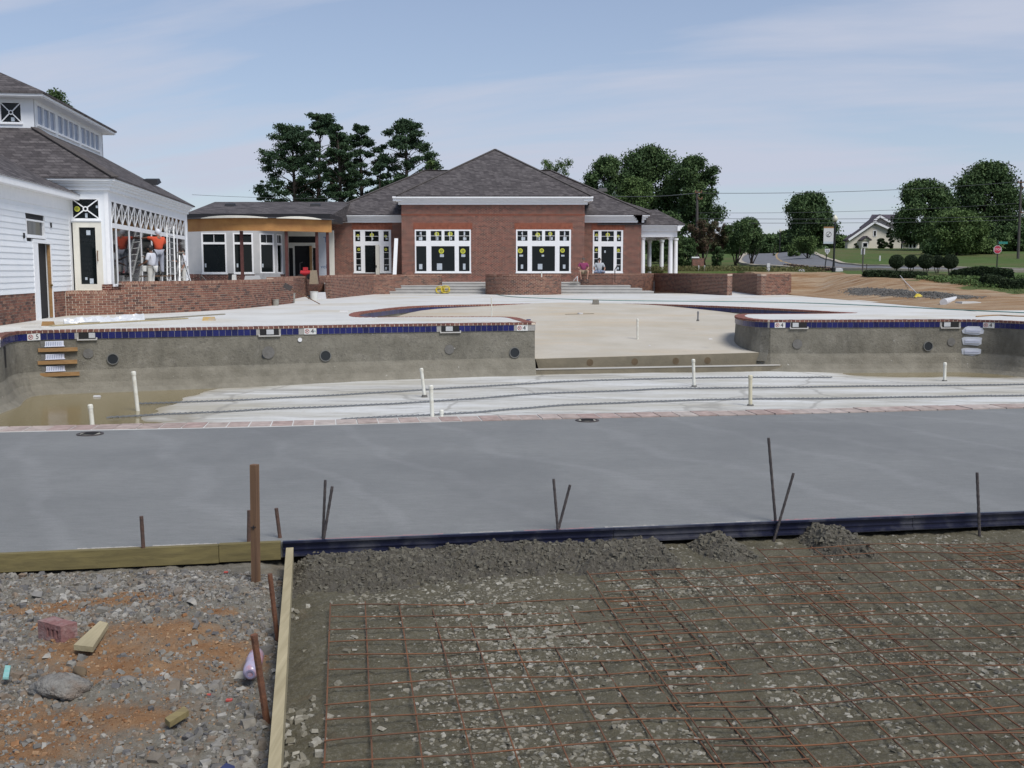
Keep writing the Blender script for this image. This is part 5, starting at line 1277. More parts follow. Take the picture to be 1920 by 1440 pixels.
# ------------------------------------------------------------------ form boards
yl = lambda x: yform(x)
ang = math.atan(.163); uf = Vector((math.cos(ang), math.sin(ang))); nf = Vector((uf.y, -uf.x))
FO = Frame((-2.65, 5.25 - .004), uf, nf); af = lambda u_: (Vector(P(u_, 1030 - (u_) * .04, 0).xy) - Vector((-2.65, 5.25))).dot(uf)
b0 = af(415); b1_ = af(528)
for a0, a1, lab, dz in ((-3.2, b0 - .003, 'long green treated form board along the slab edge at left', 0), (b0, b1_, 'short green treated form board beside the tall wooden stake', .004)):
    mb = MB(); mb.fbox(FO, a0, a1, .039, .001, -.094 + dz, .001 + dz); c = FO((a0 + a1) / 2, 0, -.09); tag(mb.build('form_board', m_wood_g, None, c), lab, 'form board')
mb = MB(); p = [(_b0.x + .02, _b0.y - .05), (bline(1.9), 1.9)]; pa = Path([p[0], ((p[0][0] + p[1][0]) / 2 - .006, (p[0][1] + p[1][1]) / 2), p[1]])
brick_at(mb, Path(p), 0, pa.len, -.088, .0, .019, .038)
tag(mb.build('form_board', m_wood_y, None, (p[0][0], p[0][1], -.09)), 'pale wooden form board running towards the camera beside the rebar bed', 'form board')
nv = thing('plastic_form', 'dark navy plastic edge form along the front of the new slab', 'edge form', FO(b1_ + .1, 0, -.08))
a0 = b1_ + .012; seg = 0
while a0 < 12:
    a1 = min(a0 + 1.83, 12); mb = MB(); mb.fbox(FO, a0, a1 - .003, .012, .002, -.078, .004); mb.fbox(FO, a0, a1 - .003, .03, .012, -.006, .006); mb.fbox(FO, a0, a1 - .003, .03, .012, -.078, -.066); mb.fbox(FO, a0, a1 - .003, .018, .012, -.045, -.037); mb.build('form_section', m_navy, nv); a0 = a1
# slurry skin and pink chalk on the slab edge
m_pink = M('pink_marking_paint', (0.42, 0.16, 0.17), (0.30, 0.20, 0.19), 30, 0.9, dirt=(0.23, 0.22, 0.21), dscale=7)
m_crumb = M('dried_slurry', (0.42, 0.40, 0.36), (0.32, 0.30, 0.27), 30, 0.9, 0.4, 60)
for u0, u1, mt, nm in ((560, 830, m_pink, 'paint_line'), (860, 960, m_crumb, 'slurry_patch'), (980, 1110, m_pink, 'paint_line'), (1130, 1230, m_crumb, 'slurry_patch'), (1290, 1420, m_crumb, 'slurry_patch'), (1440, 1560, m_pink, 'paint_line'), (1600, 1800, m_pink, 'paint_line'), (150, 270, m_crumb, 'slurry_patch'), (290, 410, m_crumb, 'slurry_patch')):
    A0, A1 = af(u0), af(u1); mb = MB(); k = 14
    for i in range(k):
        w0 = .012 + .012 * random.random(); mb.fbox(FO, A0 + (A1 - A0) * i / k, A0 + (A1 - A0) * (i + 1) / k - .001, -.004, -.004 - w0, -.004, .0005 + .001 * random.random())
    tag(mb.build(nm, mt), kind='stuff')

# ------------------------------------------------------------------ stakes and rebars at the slab edge
def rod(name, u0, v0, u1, v1, z1, r, mat, label, cat, n=8, bury=.12, Y=None, ribs=False, group=None):
    b_ = P(u1, v1, z1) if Y is None else Q(u1, v1, Y); t = Q(u0, v0, b_.y - .01); d_ = (b_ - t).normalized(); e = b_ + d_ * bury
    mb = MB(); k = 22; mb.tube([t.lerp(e, i / k) for i in range(k + 1)], [r * (1 + (.14 if ribs and i % 2 else 0) + random.uniform(-.04, .04)) for i in range(k + 1)], n)
    o = mb.build(name, mat, None, b_); tag(o, label, cat, group); return o
rod('rebar_stake', 610, 900, 605, 1018, -.03, .0072, m_rebar, 'upright rebar of the crossed pair nearest the wooden stake', 'rebar', ribs=True)
rod('rebar_stake', 623, 912, 604, 1028, -.05, .0075, m_rebar, 'slanted rebar of the crossed pair nearest the wooden stake', 'rebar', ribs=True)
rod('rebar_stake', 1038, 898, 1046, 994, -.0, .0072, m_rebar, 'upright rebar of the middle crossed pair at the slab edge', 'rebar', ribs=True)
rod('rebar_stake', 1069, 909, 1044, 1003, -.04, .0072, m_rebar, 'slanted rebar of the middle crossed pair at the slab edge', 'rebar', ribs=True)
rod('rebar_stake', 1441, 821, 1454, 976, -.0, .0078, m_rebar, 'tallest rebar standing at the slab edge between the mud heaps', 'rebar', ribs=True)
rod('rebar_stake', 1488, 887, 1457, 993, -.04, .0075, m_rebar, 'slanted rebar crossing the tallest one at the slab edge', 'rebar', ribs=True)
rod('rebar_stake', 1832, 886, 1836, 985, -.05, .0085, m_rebar, 'single rebar at the right end of the navy form', 'rebar', ribs=True)
rod('steel_stake', 265, 968, 271, 1062, -.10, .0105, m_stake, 'round steel stake holding the green form board at left', 'steel stake')
rod('steel_stake', 467, 957, 466, 1050, -.10, .0105, m_stake, 'steel stake half hidden behind the tall wooden stake', 'steel stake')
rod('steel_stake', 518, 953, 529, 1040, -.10, .0105, m_stake, 'steel stake at the corner of the form boards', 'steel stake')
rod('steel_stake', 506, 1076, 521, 1205, -.13, .0105, m_rust, 'rusty steel stake beside the far half of the pale board', 'steel stake')
rod('steel_stake', 476, 1190, 502, 1365, -.13, .0120, m_rust, 'rusty steel stake nearest the camera beside the pale board', 'steel stake')
sb = P(480, 1094, GB - .0); stt = Q(477, 871, sb.y)
ws = thing('wooden_stake', 'tall square wooden stake standing in front of the form boards', 'wooden stake', sb)
mb = MB(); mb.bar(stt, sb + (sb - stt).normalized() * .15, .033, .033, up=(.35, 1, 0)); mb.build('shaft', m_wood_b, ws)
mb = MB(); q = Q(477, 987, sb.y); mb.bar(q + Vector((-.013, -.019, .0)), q + Vector((.013, -.0195, .002)), .004, .004); mb.bar(q + Vector((0, -.019, -.012)), q + Vector((0, -.0195, .01)), .004, .004); mb.build('ink_mark', m_ink, ws)

# ------------------------------------------------------------------ wet mud heaps against the form
m, nt, b = newmat('wet_mud')
c = mixc(nt, rng(nt, noise(nt, 12, 7, 0.7), 0.3, 0.7), (0.070, 0.062, 0.046), (0.120, 0.108, 0.085))
c = mixc(nt, rng(nt, noise(nt, 60, 5, 0.7), 0.55, 0.75, 0, 0.6), c, (0.05, 0.045, 0.036))
nt.links.new(c, b.inputs['Base Color']); b.inputs['Roughness'].default_value = 0.75; bump(nt, b, noise(nt, 55, 6, 0.75), 1.0, 0.02); m_mud = m
m_clodm = M_ramp('mud_clod', [(0.07, 0.063, 0.048), (0.13, 0.12, 0.095), (0.10, 0.092, 0.07)], 'face', 40, 0.85, 0.5, 0.25)
def heap(name, label, a0, a1, d0, w_, h_, seed, taper=.25, res=.009):
    A = np.arange(a0, a1, res); D = np.arange(d0, d0 + w_, res); X, Y = np.meshgrid(A, D)
    s = (X - a0) / (a1 - a0); t = (Y - d0) / w_
    n1_ = fbm(X * 3.1, Y * 3.1, 3, seed); lump = np.abs(fbm(X * 12, Y * 12, 4, seed + 3, .6) - .5) * 2; lump2 = np.abs(fbm(X * 42, Y * 42, 3, seed + 9, .6) - .5) * 2
    tt = np.clip(t + (n1_ - .5) * .45, 0, 1); prof = np.where(tt < .3, .72 + .28 * np.sin(tt / .3 * math.pi / 2), np.cos((tt - .3) / .7 * math.pi / 2) ** 1.2)
    prof = prof * (1 - np.clip((t - .8) / .2, 0, 1) ** 2); ends = sst(0, taper, s) * (1 - sst(1 - taper, 1, s))
    Z = GB - .03 + (h_ * (.62 + .76 * n1_) + .03) * prof * ends + (lump * .052 + lump2 * .02 - .016) * np.clip(prof * ends * 3, 0, 1)
    px_ = FO.o.x + uf.x * X + nf.x * Y; py_ = FO.o.y + uf.y * X + nf.y * Y
    V = np.stack([px_.ravel(), py_.ravel(), Z.ravel()], 1); nx = len(A); ny = len(D); i = np.arange(nx - 1)[None] + np.arange(ny - 1)[:, None] * nx
    F = np.stack([i, i + nx, i + nx + 1, i + 1], -1).reshape(-1, 4); c = FO((a0 + a1) / 2, d0, GB)
    o = tag(npmesh(name, V, F, m_mud, None, c), label, 'mud heap')
    W_ = np.clip(prof * ends, 0, 1).ravel(); n = int(2600 * (a1 - a0)); k = rg.choice(len(V), n, p=W_ ** .3 / (W_ ** .3).sum()); s2 = np.clip(rg.lognormal(-5.0, .5, n), .003, .019)
    cl = stones('mud_clods', V[k, 0] + rg.normal(0, .004, n), V[k, 1], V[k, 2] - s2 * .3, s2, m_clodm, o, 'stuff', .7); return o
def ap(u_, v_=1030): return (Vector(P(u_, v_, -.05).xy) - Vector((-2.65, 5.25))).dot(uf)
heap('mud_heap', 'long low ridge of lumpy wet mud against the slab form', ap(540), ap(1262, 1010), .02, .66, .062, 71, .06)
heap('mud_heap', 'small heap of wet mud left of the tallest rebar', ap(1262, 1000), ap(1400, 1000), .02, .46, .072, 77, .42)
heap('mud_heap', 'rounded heap of wet mud right of the tallest rebar', ap(1462, 990), ap(1610, 990), .03, .52, .088, 83, .42)

# ------------------------------------------------------------------ welded wire mats
def mat_(label, o, ang_, a0, a1, b0_, b1, z0, jit, seed, clip=True, sp=.1524):
    rn = random.Random(seed); t = thing('wire_mesh_mat', label, 'wire mesh', (o[0], o[1], GB)); ea = Vector((math.cos(ang_), math.sin(ang_))); eb = Vector((-ea.y, ea.x)); o = Vector((o[0], o[1]))
    def wire(p, q, zz):
        L_ = (q - p).length; n = max(4, int(L_ / .12)); pts = []
        ph = rn.random() * 9; w_ = rn.uniform(-1, 1) * jit; off = rn.uniform(-1, 1) * .006
        for i in range(n + 1):
            s = i / n; x_, y_ = p.lerp(q, s); side = math.sin(s * 3.1 + ph) * w_
            x_ += eb.x * off + side * .5; y_ += side
            if clip and (y_ > yform(x_) - .035 or x_ < bline(y_) + .06): 
                if len(pts) > 1: break
                continue
            if y_ < 1.9: continue
            pts.append((x_, y_, zs(x_, y_) + zz + math.sin(s * 11 + ph) * .004))
        if len(pts) > 2: m_ = MB(); m_.tube(pts, .0029, 5); m_.build('wire', m_wire, t)
    zs = lambda x_, y_: GB + .021 + float(fbm(np.array([x_ * .9]), np.array([y_ * .9]), 2, 91)[0] - .5) * .05 + z0
    k = 0
    while a0 + k * sp <= a1: wire(o + ea * (a0 + k * sp) + eb * b0_, o + ea * (a0 + k * sp) + eb * b1, 0); k += 1
    k = 0
    while b0_ + k * sp <= b1: wire(o + ea * a0 + eb * (b0_ + k * sp), o + ea * a1 + eb * (b0_ + k * sp), .0068); k += 1
    return t
om = P(605, 1440, -.08); a8 = R(8.8)
mat_('rusty wire mesh mat lying at the left beside the pale form board', om.xy, a8, 0, 1.53, -.45, 1.60, 0, .012, 1)
m2 = P(1240, 1202, -.08); mat_('rusty wire mesh mat in the middle of the gravel bed, overlapping its neighbour', m2.xy, R(7.2), -.10, 1.05, -1.75, 1.05, .010, .015, 2)
m3 = m2 + Vector((.80, .10, 0)); mat_('skewed rusty wire mesh mat lying on top of the others at right', m3.xy, R(3.4), .0, 1.40, -1.5, 1.3, .018, .02, 3)
m4 = m2 + Vector((1.95, .25, 0)); mat_('rusty wire mesh mat at the far right under the skewed mat', m4.xy, R(9.5), .0, 2.0, -1.9, 1.2, .004, .015, 4)

# ------------------------------------------------------------------ things on the gravel
bz2 = gzf(*P(108, 1205, GB).xy) - .004; k0 = P(115, 1209, bz2); kl = P(72, 1197, bz2); kr = P(146, 1201, bz2); va, vb = kl - k0, kr - k0
hb = thing('broken_brick', 'pink-red broken brick with three core holes lying on the gravel', 'brick', k0)
m_hb = M('pink_brick', (0.25, 0.125, 0.115), (0.18, 0.085, 0.08), 30, 0.9, 0.5, 60, dirt=(0.34, 0.27, 0.25), dscale=14)
bf = Frame(k0.xy, kl.xy - k0.xy, (kl.xy - k0.xy).orthogonal()); La = va.length; Lb_ = vb.length; nn = -vb.normalized()
def hp(a, d_, z): return k0 + va.normalized() * a - vb.normalized() * d_ + Vector((0, 0, z))
hbh = .078; mb = MB(); hs = [(.018, .034), (.046, .062), (.074, .090)]; cut_ = [0.0] + [q for h_ in hs for q in h_] + [La]
for i in range(len(cut_) - 1):
    if i % 2 == 0: mb.hexa([hp(cut_[i], 0, 0), hp(cut_[i], -Lb_, 0), hp(cut_[i + 1], -Lb_, 0), hp(cut_[i + 1], 0, 0), hp(cut_[i], 0, hbh), hp(cut_[i], -Lb_, hbh), hp(cut_[i + 1], -Lb_, hbh + .002), hp(cut_[i + 1], 0, hbh)], r=.5)
    else:
        for z0_, z1_ in ((0, .02), (.056, hbh)): mb.hexa([hp(cut_[i], 0, z0_), hp(cut_[i], -Lb_, z0_), hp(cut_[i + 1], -Lb_, z0_), hp(cut_[i + 1], 0, z0_), hp(cut_[i], 0, z1_), hp(cut_[i], -Lb_, z1_), hp(cut_[i + 1], -Lb_, z1_), hp(cut_[i + 1], 0, z1_)], r=.5)
mb.build('brick_body', m_hb, hb)
mb = MB(); mb.hexa([hp(.01, -.03, .015), hp(.01, -.06, .015), hp(La - .01, -.06, .015), hp(La - .01, -.03, .015), hp(.01, -.03, .06), hp(.01, -.06, .06), hp(La - .01, -.06, .06), hp(La - .01, -.03, .06)]); mb.build('core_holes', m_dark, hb)
def slabpx(name, px_, zt_, th, mat, label, cat):
    c = sum([P(u_, v_, GB) for u_, v_ in px_], Vector()) / len(px_); zt_ = gzf(c.x, c.y) + (zt_ - GB); T_ = [P(u_, v_, zt_) for u_, v_ in px_]; c = sum(T_, Vector()) / len(T_); mb = MB(); mb.hexa([(p.x, p.y, zt_ - th) for p in T_] + [tuple(p) for p in T_]); return tag(mb.build(name, mat, None, (c.x, c.y, zt_ - th)), label, cat)
slabpx('wood_offcut', [(138, 1209), (174, 1213), (203, 1168), (187, 1164)], GB + .035, .022, m_wood_y, 'pale tapered wood offcut lying beside the broken brick', 'wood offcut')
slabpx('wood_offcut', [(309, 1346), (318, 1354), (354, 1332), (345, 1324)], GB + .03, .02, wood('grey_offcut', (0.27, 0.22, 0.10), (0.2, 0.16, 0.08), 'x'), 'small square wood offcut on the gravel right of the grey rock', 'wood offcut')
slabpx('plastic_tag', [(5, 1270), (16, 1270), (20, 1248), (10, 1247)], GB + .03, .008, M('turquoise_plastic', (0.13, 0.42, 0.36), (0.3, 0.5, 0.47), 40, .4), 'turquoise plastic tag at the left edge of the gravel', 'plastic tag')
slabpx('rag', [(412, 1440), (424, 1430), (440, 1436), (444, 1470)], GB + .05, .03, M('navy_cloth', (0.03, 0.04, 0.12), (0.02, 0.025, 0.08), 20, .9), 'dark blue scrap of cloth at the bottom edge of the gravel', 'cloth')
def blob(name, c, rx, ry, rz_, mat, label, cat, seed, amp=.25, rot=0, n=28, kind=None):
    V = []; F = []
    for i in range(n // 2 + 1):
        th = math.pi * i / (n // 2)
        for j in range(n):
            ph = 2 * math.pi * j / n; d_ = Vector((math.sin(th) * math.cos(ph), math.sin(th) * math.sin(ph), math.cos(th)))
            e = 1 + amp * (float(fbm(np.array([d_.x * 1.6 + 5 + d_.z]), np.array([d_.y * 1.6 + d_.z * 1.3]), 4, seed, .6)[0]) - .5) * 2
            x_, y_ = d_.x * rx * e, d_.y * ry * e; V.append((c[0] + x_ * math.cos(rot) - y_ * math.sin(rot), c[1] + x_ * math.sin(rot) + y_ * math.cos(rot), c[2] + d_.z * rz_ * e))
    for i in range(n // 2):
        for j in range(n): F.append((i * n + j, (i + 1) * n + j, (i + 1) * n + (j + 1) % n, i * n + (j + 1) % n))
    return tag(npmesh(name, V, F, mat, None, (c[0], c[1], c[2] - rz_), smooth=True), label, cat)
m_rock = M('grey_rock', (0.27, 0.26, 0.235), (0.15, 0.14, 0.125), 35, 0.9, 0.9, 70, dirt=(0.17, 0.11, 0.07), dscale=9)
c = P(103, 1305, GB); blob('rock', (c.x, c.y + .03, gzf(c.x, c.y) + .020), .112, .074, .046, m_rock, 'large flat grey rock on the orange clay at left', 'rock', 3, .35, -.15, 44)
c = P(150, 1266, GB); blob('rock', (c.x, c.y, GB + .012), .045, .018, .018, m_stain, 'small brown stick-like stone behind the large grey rock', 'stone', 5, .4, -.7, 20)
c = P(238, 1283, GB); blob('rock', (c.x, c.y, GB + .012), .035, .025, .02, m_rock, 'small pale stone right of the large grey rock', 'stone', 7, .4, -.4, 20)
# crumpled drink bottle
bt = thing('plastic_bottle', 'crumpled lilac plastic bottle lying behind the nearest rusty stake', 'bottle', P(470, 1262, GB))
m_bot = M('lilac_plastic', (0.42, 0.36, 0.46), (0.30, 0.30, 0.42), 20, 0.25, dirt=(0.45, 0.15, 0.12), dscale=16)
q0_ = P(469, 1264, GB + .02); q1_ = P(483, 1222, GB + .03); mb = MB(); mb.tube([q0_.lerp(q1_, s) for s in (0, .04, .2, .4, .5, .8, .95, 1)], [.015, .028, .033, .030, .034, .032, .022, .012], 14); mb.build('bottle_body', m_bot, bt, smooth=True)
mb = MB(); mb.disc(q0_, q0_ - q1_, .018, .003, 14, ri=.011); mb.build('bottle_base_ring', M('bottle_ring', (.25, .24, .36), None, 9, .3), bt)
for u_, v_, s in ((430, 1320, .011), (424, 1078, .010), (392, 1310, .006)):
    c = P(u_, v_, GB); mb = MB(); mb.box(c.x - s, c.x + s, c.y - s * .7, c.y + s * .7, GB + .012, GB + .018); tag(mb.build('paint_chip', M('red_plastic_chip', (0.5, 0.09, 0.07), None, 9, .5), None, c), {430: 'red plastic chip on the coarse stones near the nearest stake', 424: 'red plastic chip on the gravel left of the wooden stake', 392: 'tiny red plastic chip on the coarse stones'}[u_], 'plastic chip')
# drains in the new slab
m_drain = M('drain_grate', (0.42, 0.41, 0.33), (0.24, 0.23, 0.20), 40, 0.7)
for u_, v_, lab in ((169, 813.5, 'round deck drain in the new slab near the left end'), (1101, 788, 'round deck drain in the middle of the new slab')):
    c = P(u_, v_, .0); t = thing('deck_drain', lab, 'drain', c); mb = MB(); mb.disc(c + Vector((0, 0, -.003)), (0, 0, 1), .115, .008, 24, ri=.095); mb.build('drain_ring', m_rebar, t)
    mb = MB(); mb.disc(c + Vector((0, 0, -.003)), (0, 0, 1), .085, .005, 20); mb.build('drain_plate', m_drain, t); mb = MB()
    for j in range(-3, 4): mb.box(c.x - .06, c.x + .06, c.y + j * .02 - .003, c.y + j * .02 + .003, .002, .006)
    mb.build('drain_slots', m_dark, t)

# ------------------------------------------------------------------ pool contents
def fz(x_, y_): return float(floorz(np.array([x_]), np.array([y_]))[0])
for v3, lab in (([(255, 753.5), (460, 747), (700, 737), (1060, 718), (1200, 713), (1400, 709), (1560, 707.5)], 'farthest of the three dark ropes stretched along the pool floor'), ([(200, 779), (300, 774), (460, 768), (760, 757), (1060, 739), (1400, 728), (1870, 720), (1990, 718)], 'middle one of the three dark ropes stretched along the pool floor'), ([(640, 786), (700, 784), (880, 776), (1060, 763), (1400, 750), (1600, 747), (1920, 740), (2000, 738)], 'nearest of the three dark ropes stretched along the pool floor')):
    pts = [P(u_, v_, -1.47) for u_, v_ in v3]; pp = Path(smoothpts([p.xy for p in pts], 5)); n = int(pp.len / .11); mb = MB()
    for i in range(n):
        q, u, nn_ = pp.at(pp.len * (i + .5) / n); z = max(fz(q.x, q.y) , -1.53) + .022; uu = u.to_3d() * .6 + nn_.to_3d() * .20 + Vector((0, 0, .12)); c3 = Vector((q.x, q.y, z)); mb.bar(c3 - uu * .095, c3 + uu * .095, .034, .032)
    q = pp.at(0)[0]; o = mb.build('twisted_rope', M('grey_rope', (0.13, 0.14, 0.155), (0.23, 0.24, 0.25), 30, .8), None, (q.x, q.y, -1.45)); tag(o, lab, 'rope')
def pipe(u0, v0, u1, v1, zb2, r, lab, mat=None, cap=True, foot=True, Y=None):
    b_ = P(u1, v1, zb2) if Y is None else Q(u1, v1, Y); t_ = Q(u0, v0, b_.y)
    t = thing('pvc_pipe', lab, 'pipe', b_); mb = MB(); mb.tube([b_ - (t_ - b_) * .03, t_], r, 14); mb.build('pipe', mat or m_pvc, t)
    d_ = (t_ - b_).normalized()
    if cap: mb = MB(); mb.tube([t_ - d_ * .07, t_ - d_ * .01, t_ + d_ * .01], [r * 1.18, r * 1.18, r * .8], 14); mb.build('cap', mat or m_pvc, t)
    if foot: mb = MB(); mb.tube([b_ - Vector((0, 0, .02)), b_ + Vector((0, 0, .035))], [r * 1.9, r * 1.6], 14); mb.build('foot_collar', m_patch, t)
pipe(250, 697, 258.5, 772, -1.55, .043, 'tall leaning white pipe standing at the edge of the muddy water', foot=False)
pipe(169, 759, 174.5, 810, -1.58, .042, 'short leaning white pipe nearest the left end of the near pool edge', foot=False)
pipe(790, 691, 796, 743, -1.46, .038, 'slightly leaning white pipe, farther one of the close pair in mid pool')
pipe(808, 723, 811, 790, -1.46, .040, 'upright white pipe, nearer one of the close pair in mid pool', foot=False)
pipe(828, 769, 828, 793, -1.46, .036, 'stub of white pipe just above the near pool edge', foot=False)
pipe(1300, 674, 1301.5, 725, -1.46, .040, 'white pipe standing on the pool floor in front of the beach steps')
pipe(1407, 704, 1407, 761, -1.47, .042, 'cream pipe standing nearest the near pool edge right of centre', mat=M('cream_pvc', (0.58, 0.54, 0.40), (0.5, 0.46, 0.34), 9, .5))
pipe(1772, 680, 1771, 715, -1.52, .040, 'short white pipe by the damp patch in front of the right wall')
bz_ = beachz(0, P(1195, 655, -.75).y)
pipe(1195.5, 598, 1195.5, 653, bz_, .034, 'slim white pipe standing alone on the beach slope')
pipe(1309, 584, 1308.5, 601, -.28, .028, 'short grey pipe with a white cap at the back of the beach', mat=M('grey_pipe', (.2, .2, .21), None, 9, .6))
pipe(921.5, 558, 922, 597, -.36, .022, 'thin white pipe at the left back of the beach', foot=False)
# small things on the beach and in the pool
m_lit = M('white_litter', (.62, .62, .62), (.5, .5, .52), 20, .6); m_blk = M('weathered_block', (.20, .19, .165), (.16, .15, .13), 15, .9, .3, 40)
def lump(name, u_, v_, z_, sx, sy, sz, mat, lab, cat, rot=0):
    c = P(u_, v_, z_); mb = MB(); F = Frame(c.xy, (math.cos(rot), math.sin(rot)), (math.sin(rot), -math.cos(rot)))
    mb.hexa([F(-sx / 2, sy / 2, z_), F(sx / 2, sy / 2, z_), F(sx / 2, -sy / 2, z_), F(-sx / 2, -sy / 2, z_), F(-sx * .42, sy * .4, z_ + sz), F(sx * .45, sy * .36, z_ + sz * .9), F(sx * .4, -sy * .4, z_ + sz), F(-sx * .44, -sy * .38, z_ + sz * .95)])
    return tag(mb.build(name, mat, None, c), lab, cat)
lump('concrete_block', 1117, 570, 0, .28, .25, .2, m_blk, 'grey concrete block on the coping at the back of the beach', 'concrete block')
lump('blue_tile_piece', 991, 600.5, .006, .14, .14, .03, m_tile, 'spare blue tile lying on the coping corner beside the beach', 'tile')
lump('litter', 1332, 636, -.62, .12, .08, .02, m_lit, 'white scrap on the beach slope near the right wall', 'litter')
lump('litter', 1218, 648, -.70, .05, .04, .015, m_lit, 'tiny white scrap near the foot of the slim beach pipe', 'litter')
lump('litter', 182, 744, -1.525, .16, .09, .035, m_lit, 'white wrapper floating at the far side of the muddy water', 'litter')
lump('litter', 1676, 694, -1.51, .2, .12, .05, m_bot, 'crumpled clear bottle in the damp strip by the right wall', 'litter')
lump('litter', 1694, 695, -1.51, .12, .1, .05, m_lit, 'white cup in the damp strip by the right wall', 'litter')
lump('litter', 1737, 695, -1.51, .18, .1, .05, m_lit, 'white bag in the damp strip by the right wall', 'litter')
c = P(1088, 588, -.25); t = thing('floor_drain', 'white drain fitting with a crack across the back of the beach', 'drain', c); bn = lambda x_, y_: beachz(x_, y_)
mb = MB(); mb.disc((c.x, c.y, bn(c.x, c.y) + .0), (0, 0, 1), .11, .05, 16); mb.build('drain_cap', m_lit, t)
mb = MB(); mb.bar((c.x - .6, c.y - .15, bn(0, c.y - .15) + .008), (c.x + .55, c.y + .1, bn(0, c.y + .1) + .01), .05, .01); mb.build('crack_patch', m_stain, t)
# jugs at the far right of the pool
for i, (u_, v_, lab) in enumerate(((1899, 699, 'left one of the two white plastic jugs on the pool floor at far right'), (1912, 699.5, 'right one of the two white plastic jugs on the pool floor at far right'))):
    c = P(u_, v_, -1.5); t = thing('plastic_jug', lab, 'jug', c); mb = MB(); mb.lathe(c, [(.08, 0), (.095, .02), (.095, .17), (.07, .22), (.03, .27), (.028, .29)], 12); mb.build('jug_body', M('milky_plastic', (.55, .60, .66), (.48, .53, .6), 8, .35), t, smooth=True)
    mb = MB(); mb.lathe(c + Vector((0, 0, .285)), [(.034, 0), (.034, .03)], 10); mb.build('jug_cap', m_red if i == 0 else m_lit, t); mb = MB(); mb.tube([c + Vector((.085, -.02, .17)), c + Vector((.13, -.03, .2)), c + Vector((.07, -.02, .26))], .012, 6); mb.build('jug_handle', m_lit, t)
# grey grille and hose end in the left end wall
q = P(3, 660, -.45); gp_ = Vector(LE[-2]); t = thing('wall_grille', 'black slatted grille standing at the left edge of the pool wall', 'grille', (P(2, 690, -.6)))
Y_ = LE[-2].y + .6; mb = MB(); mb.box(xat(-14, 660, Y_), xat(7, 660, Y_), Y_, Y_ + .1, zat(690, Y_), zat(650, Y_)); mb.build('grille_body', m_black, t)
for j in range(5): mb = MB(); zz = zat(655 + j * 7, Y_); mb.box(xat(-14, 660, Y_), xat(6.5, 660, Y_), Y_ - .012, Y_, zz - .035, zz); mb.build('slat', m_stepw, t)

# ------------------------------------------------------------------ things lying on the deck at left
def pl(u_, v_, z=0.0): return P(u_, v_, z)
c = pl(29, 604); t = thing('paint_can', 'dark blue paint can with a white lid by the brick base at the left edge', 'can', c); mb = MB(); mb.lathe(c, [(.085, 0), (.09, .01), (.09, .2), (.085, .21)], 14); mb.build('can_body', M('navy_can', (.02, .025, .08), None, 9, .4), t); mb = MB(); mb.lathe(c + Vector((0, 0, .21)), [(.08, 0), (.08, .03)], 14); mb.build('lid', m_lit, t)
lump('wood_block', 90.5, 611, 0, .33, .1, .12, m_wood_o, 'tan wood block lying on the deck near the open door', 'wood block')
lump('wood_board', 60, 615, 0, .5, .2, .04, m_conc if False else m_concs, 'flat grey board beside the coping in the left pool corner', 'board')
for a_, b_3, w_, h_, mt, lab in (((95, 612), (350, 598), .14, .03, m_wood_y, 'long pale plank lying in front of the crumpled plastic sheet'), ((150, 607.5), (420, 590), .12, .03, wood('grey_plank', (.30, .27, .21), (.22, .2, .16), 'x'), 'long grey plank lying behind the crumpled plastic sheet')):
    A_, B_ = pl(*a_), pl(*b_3); mb = MB(); mb.bar(A_ + Vector((0, 0, .02)), B_ + Vector((0, 0, .02)), w_, h_); tag(mb.build('plank', mt, None, A_), lab, 'plank')
def drape(name, px_, wd, ht, mat, lab, cat, seed):
    pts = [P(u_, v_, 0) for u_, v_ in px_]; pp = Path(smoothpts([p.xy for p in pts], 6)); n = 60; k = 9; V = []; F = []
    for i in range(n + 1):
        q, u, nn_ = pp.at(pp.len * i / n); w_ = wd * (.4 + .6 * math.sin(math.pi * i / n)) * (.8 + .5 * float(vn(np.array([i * .25]), np.array([1.0]), seed)[0]))
        for j in range(k):
            s = j / (k - 1) * 2 - 1; hh = ht * (1 - s * s) * float(vn(np.array([i * .35]), np.array([j * .8]), seed + 2)[0] + .25) + .006
            V.append((q.x + nn_.x * s * w_ / 2, q.y + nn_.y * s * w_ / 2, hh))
    for i in range(n):
        for j in range(k - 1): F.append((i * k + j, i * k + j + 1, (i + 1) * k + j + 1, (i + 1) * k + j))
    return tag(npmesh(name, V, F, mat, None, (pts[0].x, pts[0].y, 0)), lab, cat)
drape('plastic_sheet', [(120, 607), (160, 606), (200, 604), (240, 602), (270, 601)], .34, .17, M('clear_film', (.62, .64, .66), (.5, .52, .55), 9, .25), 'crumpled white plastic sheet lying along the planks on the deck', 'plastic sheet', 3)
lump('power_tool', 392, 601, 0, .36, .16, .11, M('yellow_plastic', (.55, .33, .04), (.4, .36, .3), 9, .5), 'small yellow and white tool lying on the deck left of centre', 'tool')
lump('wrapper', 645, 584.5, 0, .3, .12, .04, m_lit, 'white scrap of paper on the deck left of the beach', 'litter')
def bucket(u_, v_, r, h_, mat, lab, z=0.0, Y=None, rim=None):
    c = P(u_, v_, z); t = thing('bucket', lab, 'bucket', c); mb = MB(); mb.lathe(c, [(r * .85, 0), (r, h_), (r * 1.06, h_), (r * 1.06, h_ + .02), (r * .93, h_ + .02), (r * .8, .03)], 16); mb.build('bucket_body', mat, t)
    mb = MB(); mb.tube([c + Vector((r * math.cos(a), -.05 * math.sin(a), h_ - .02 - .12 * math.sin(a))) for a in [math.pi * i / 8 for i in range(9)]], .008, 5); mb.build('handle', m_rebar, t)
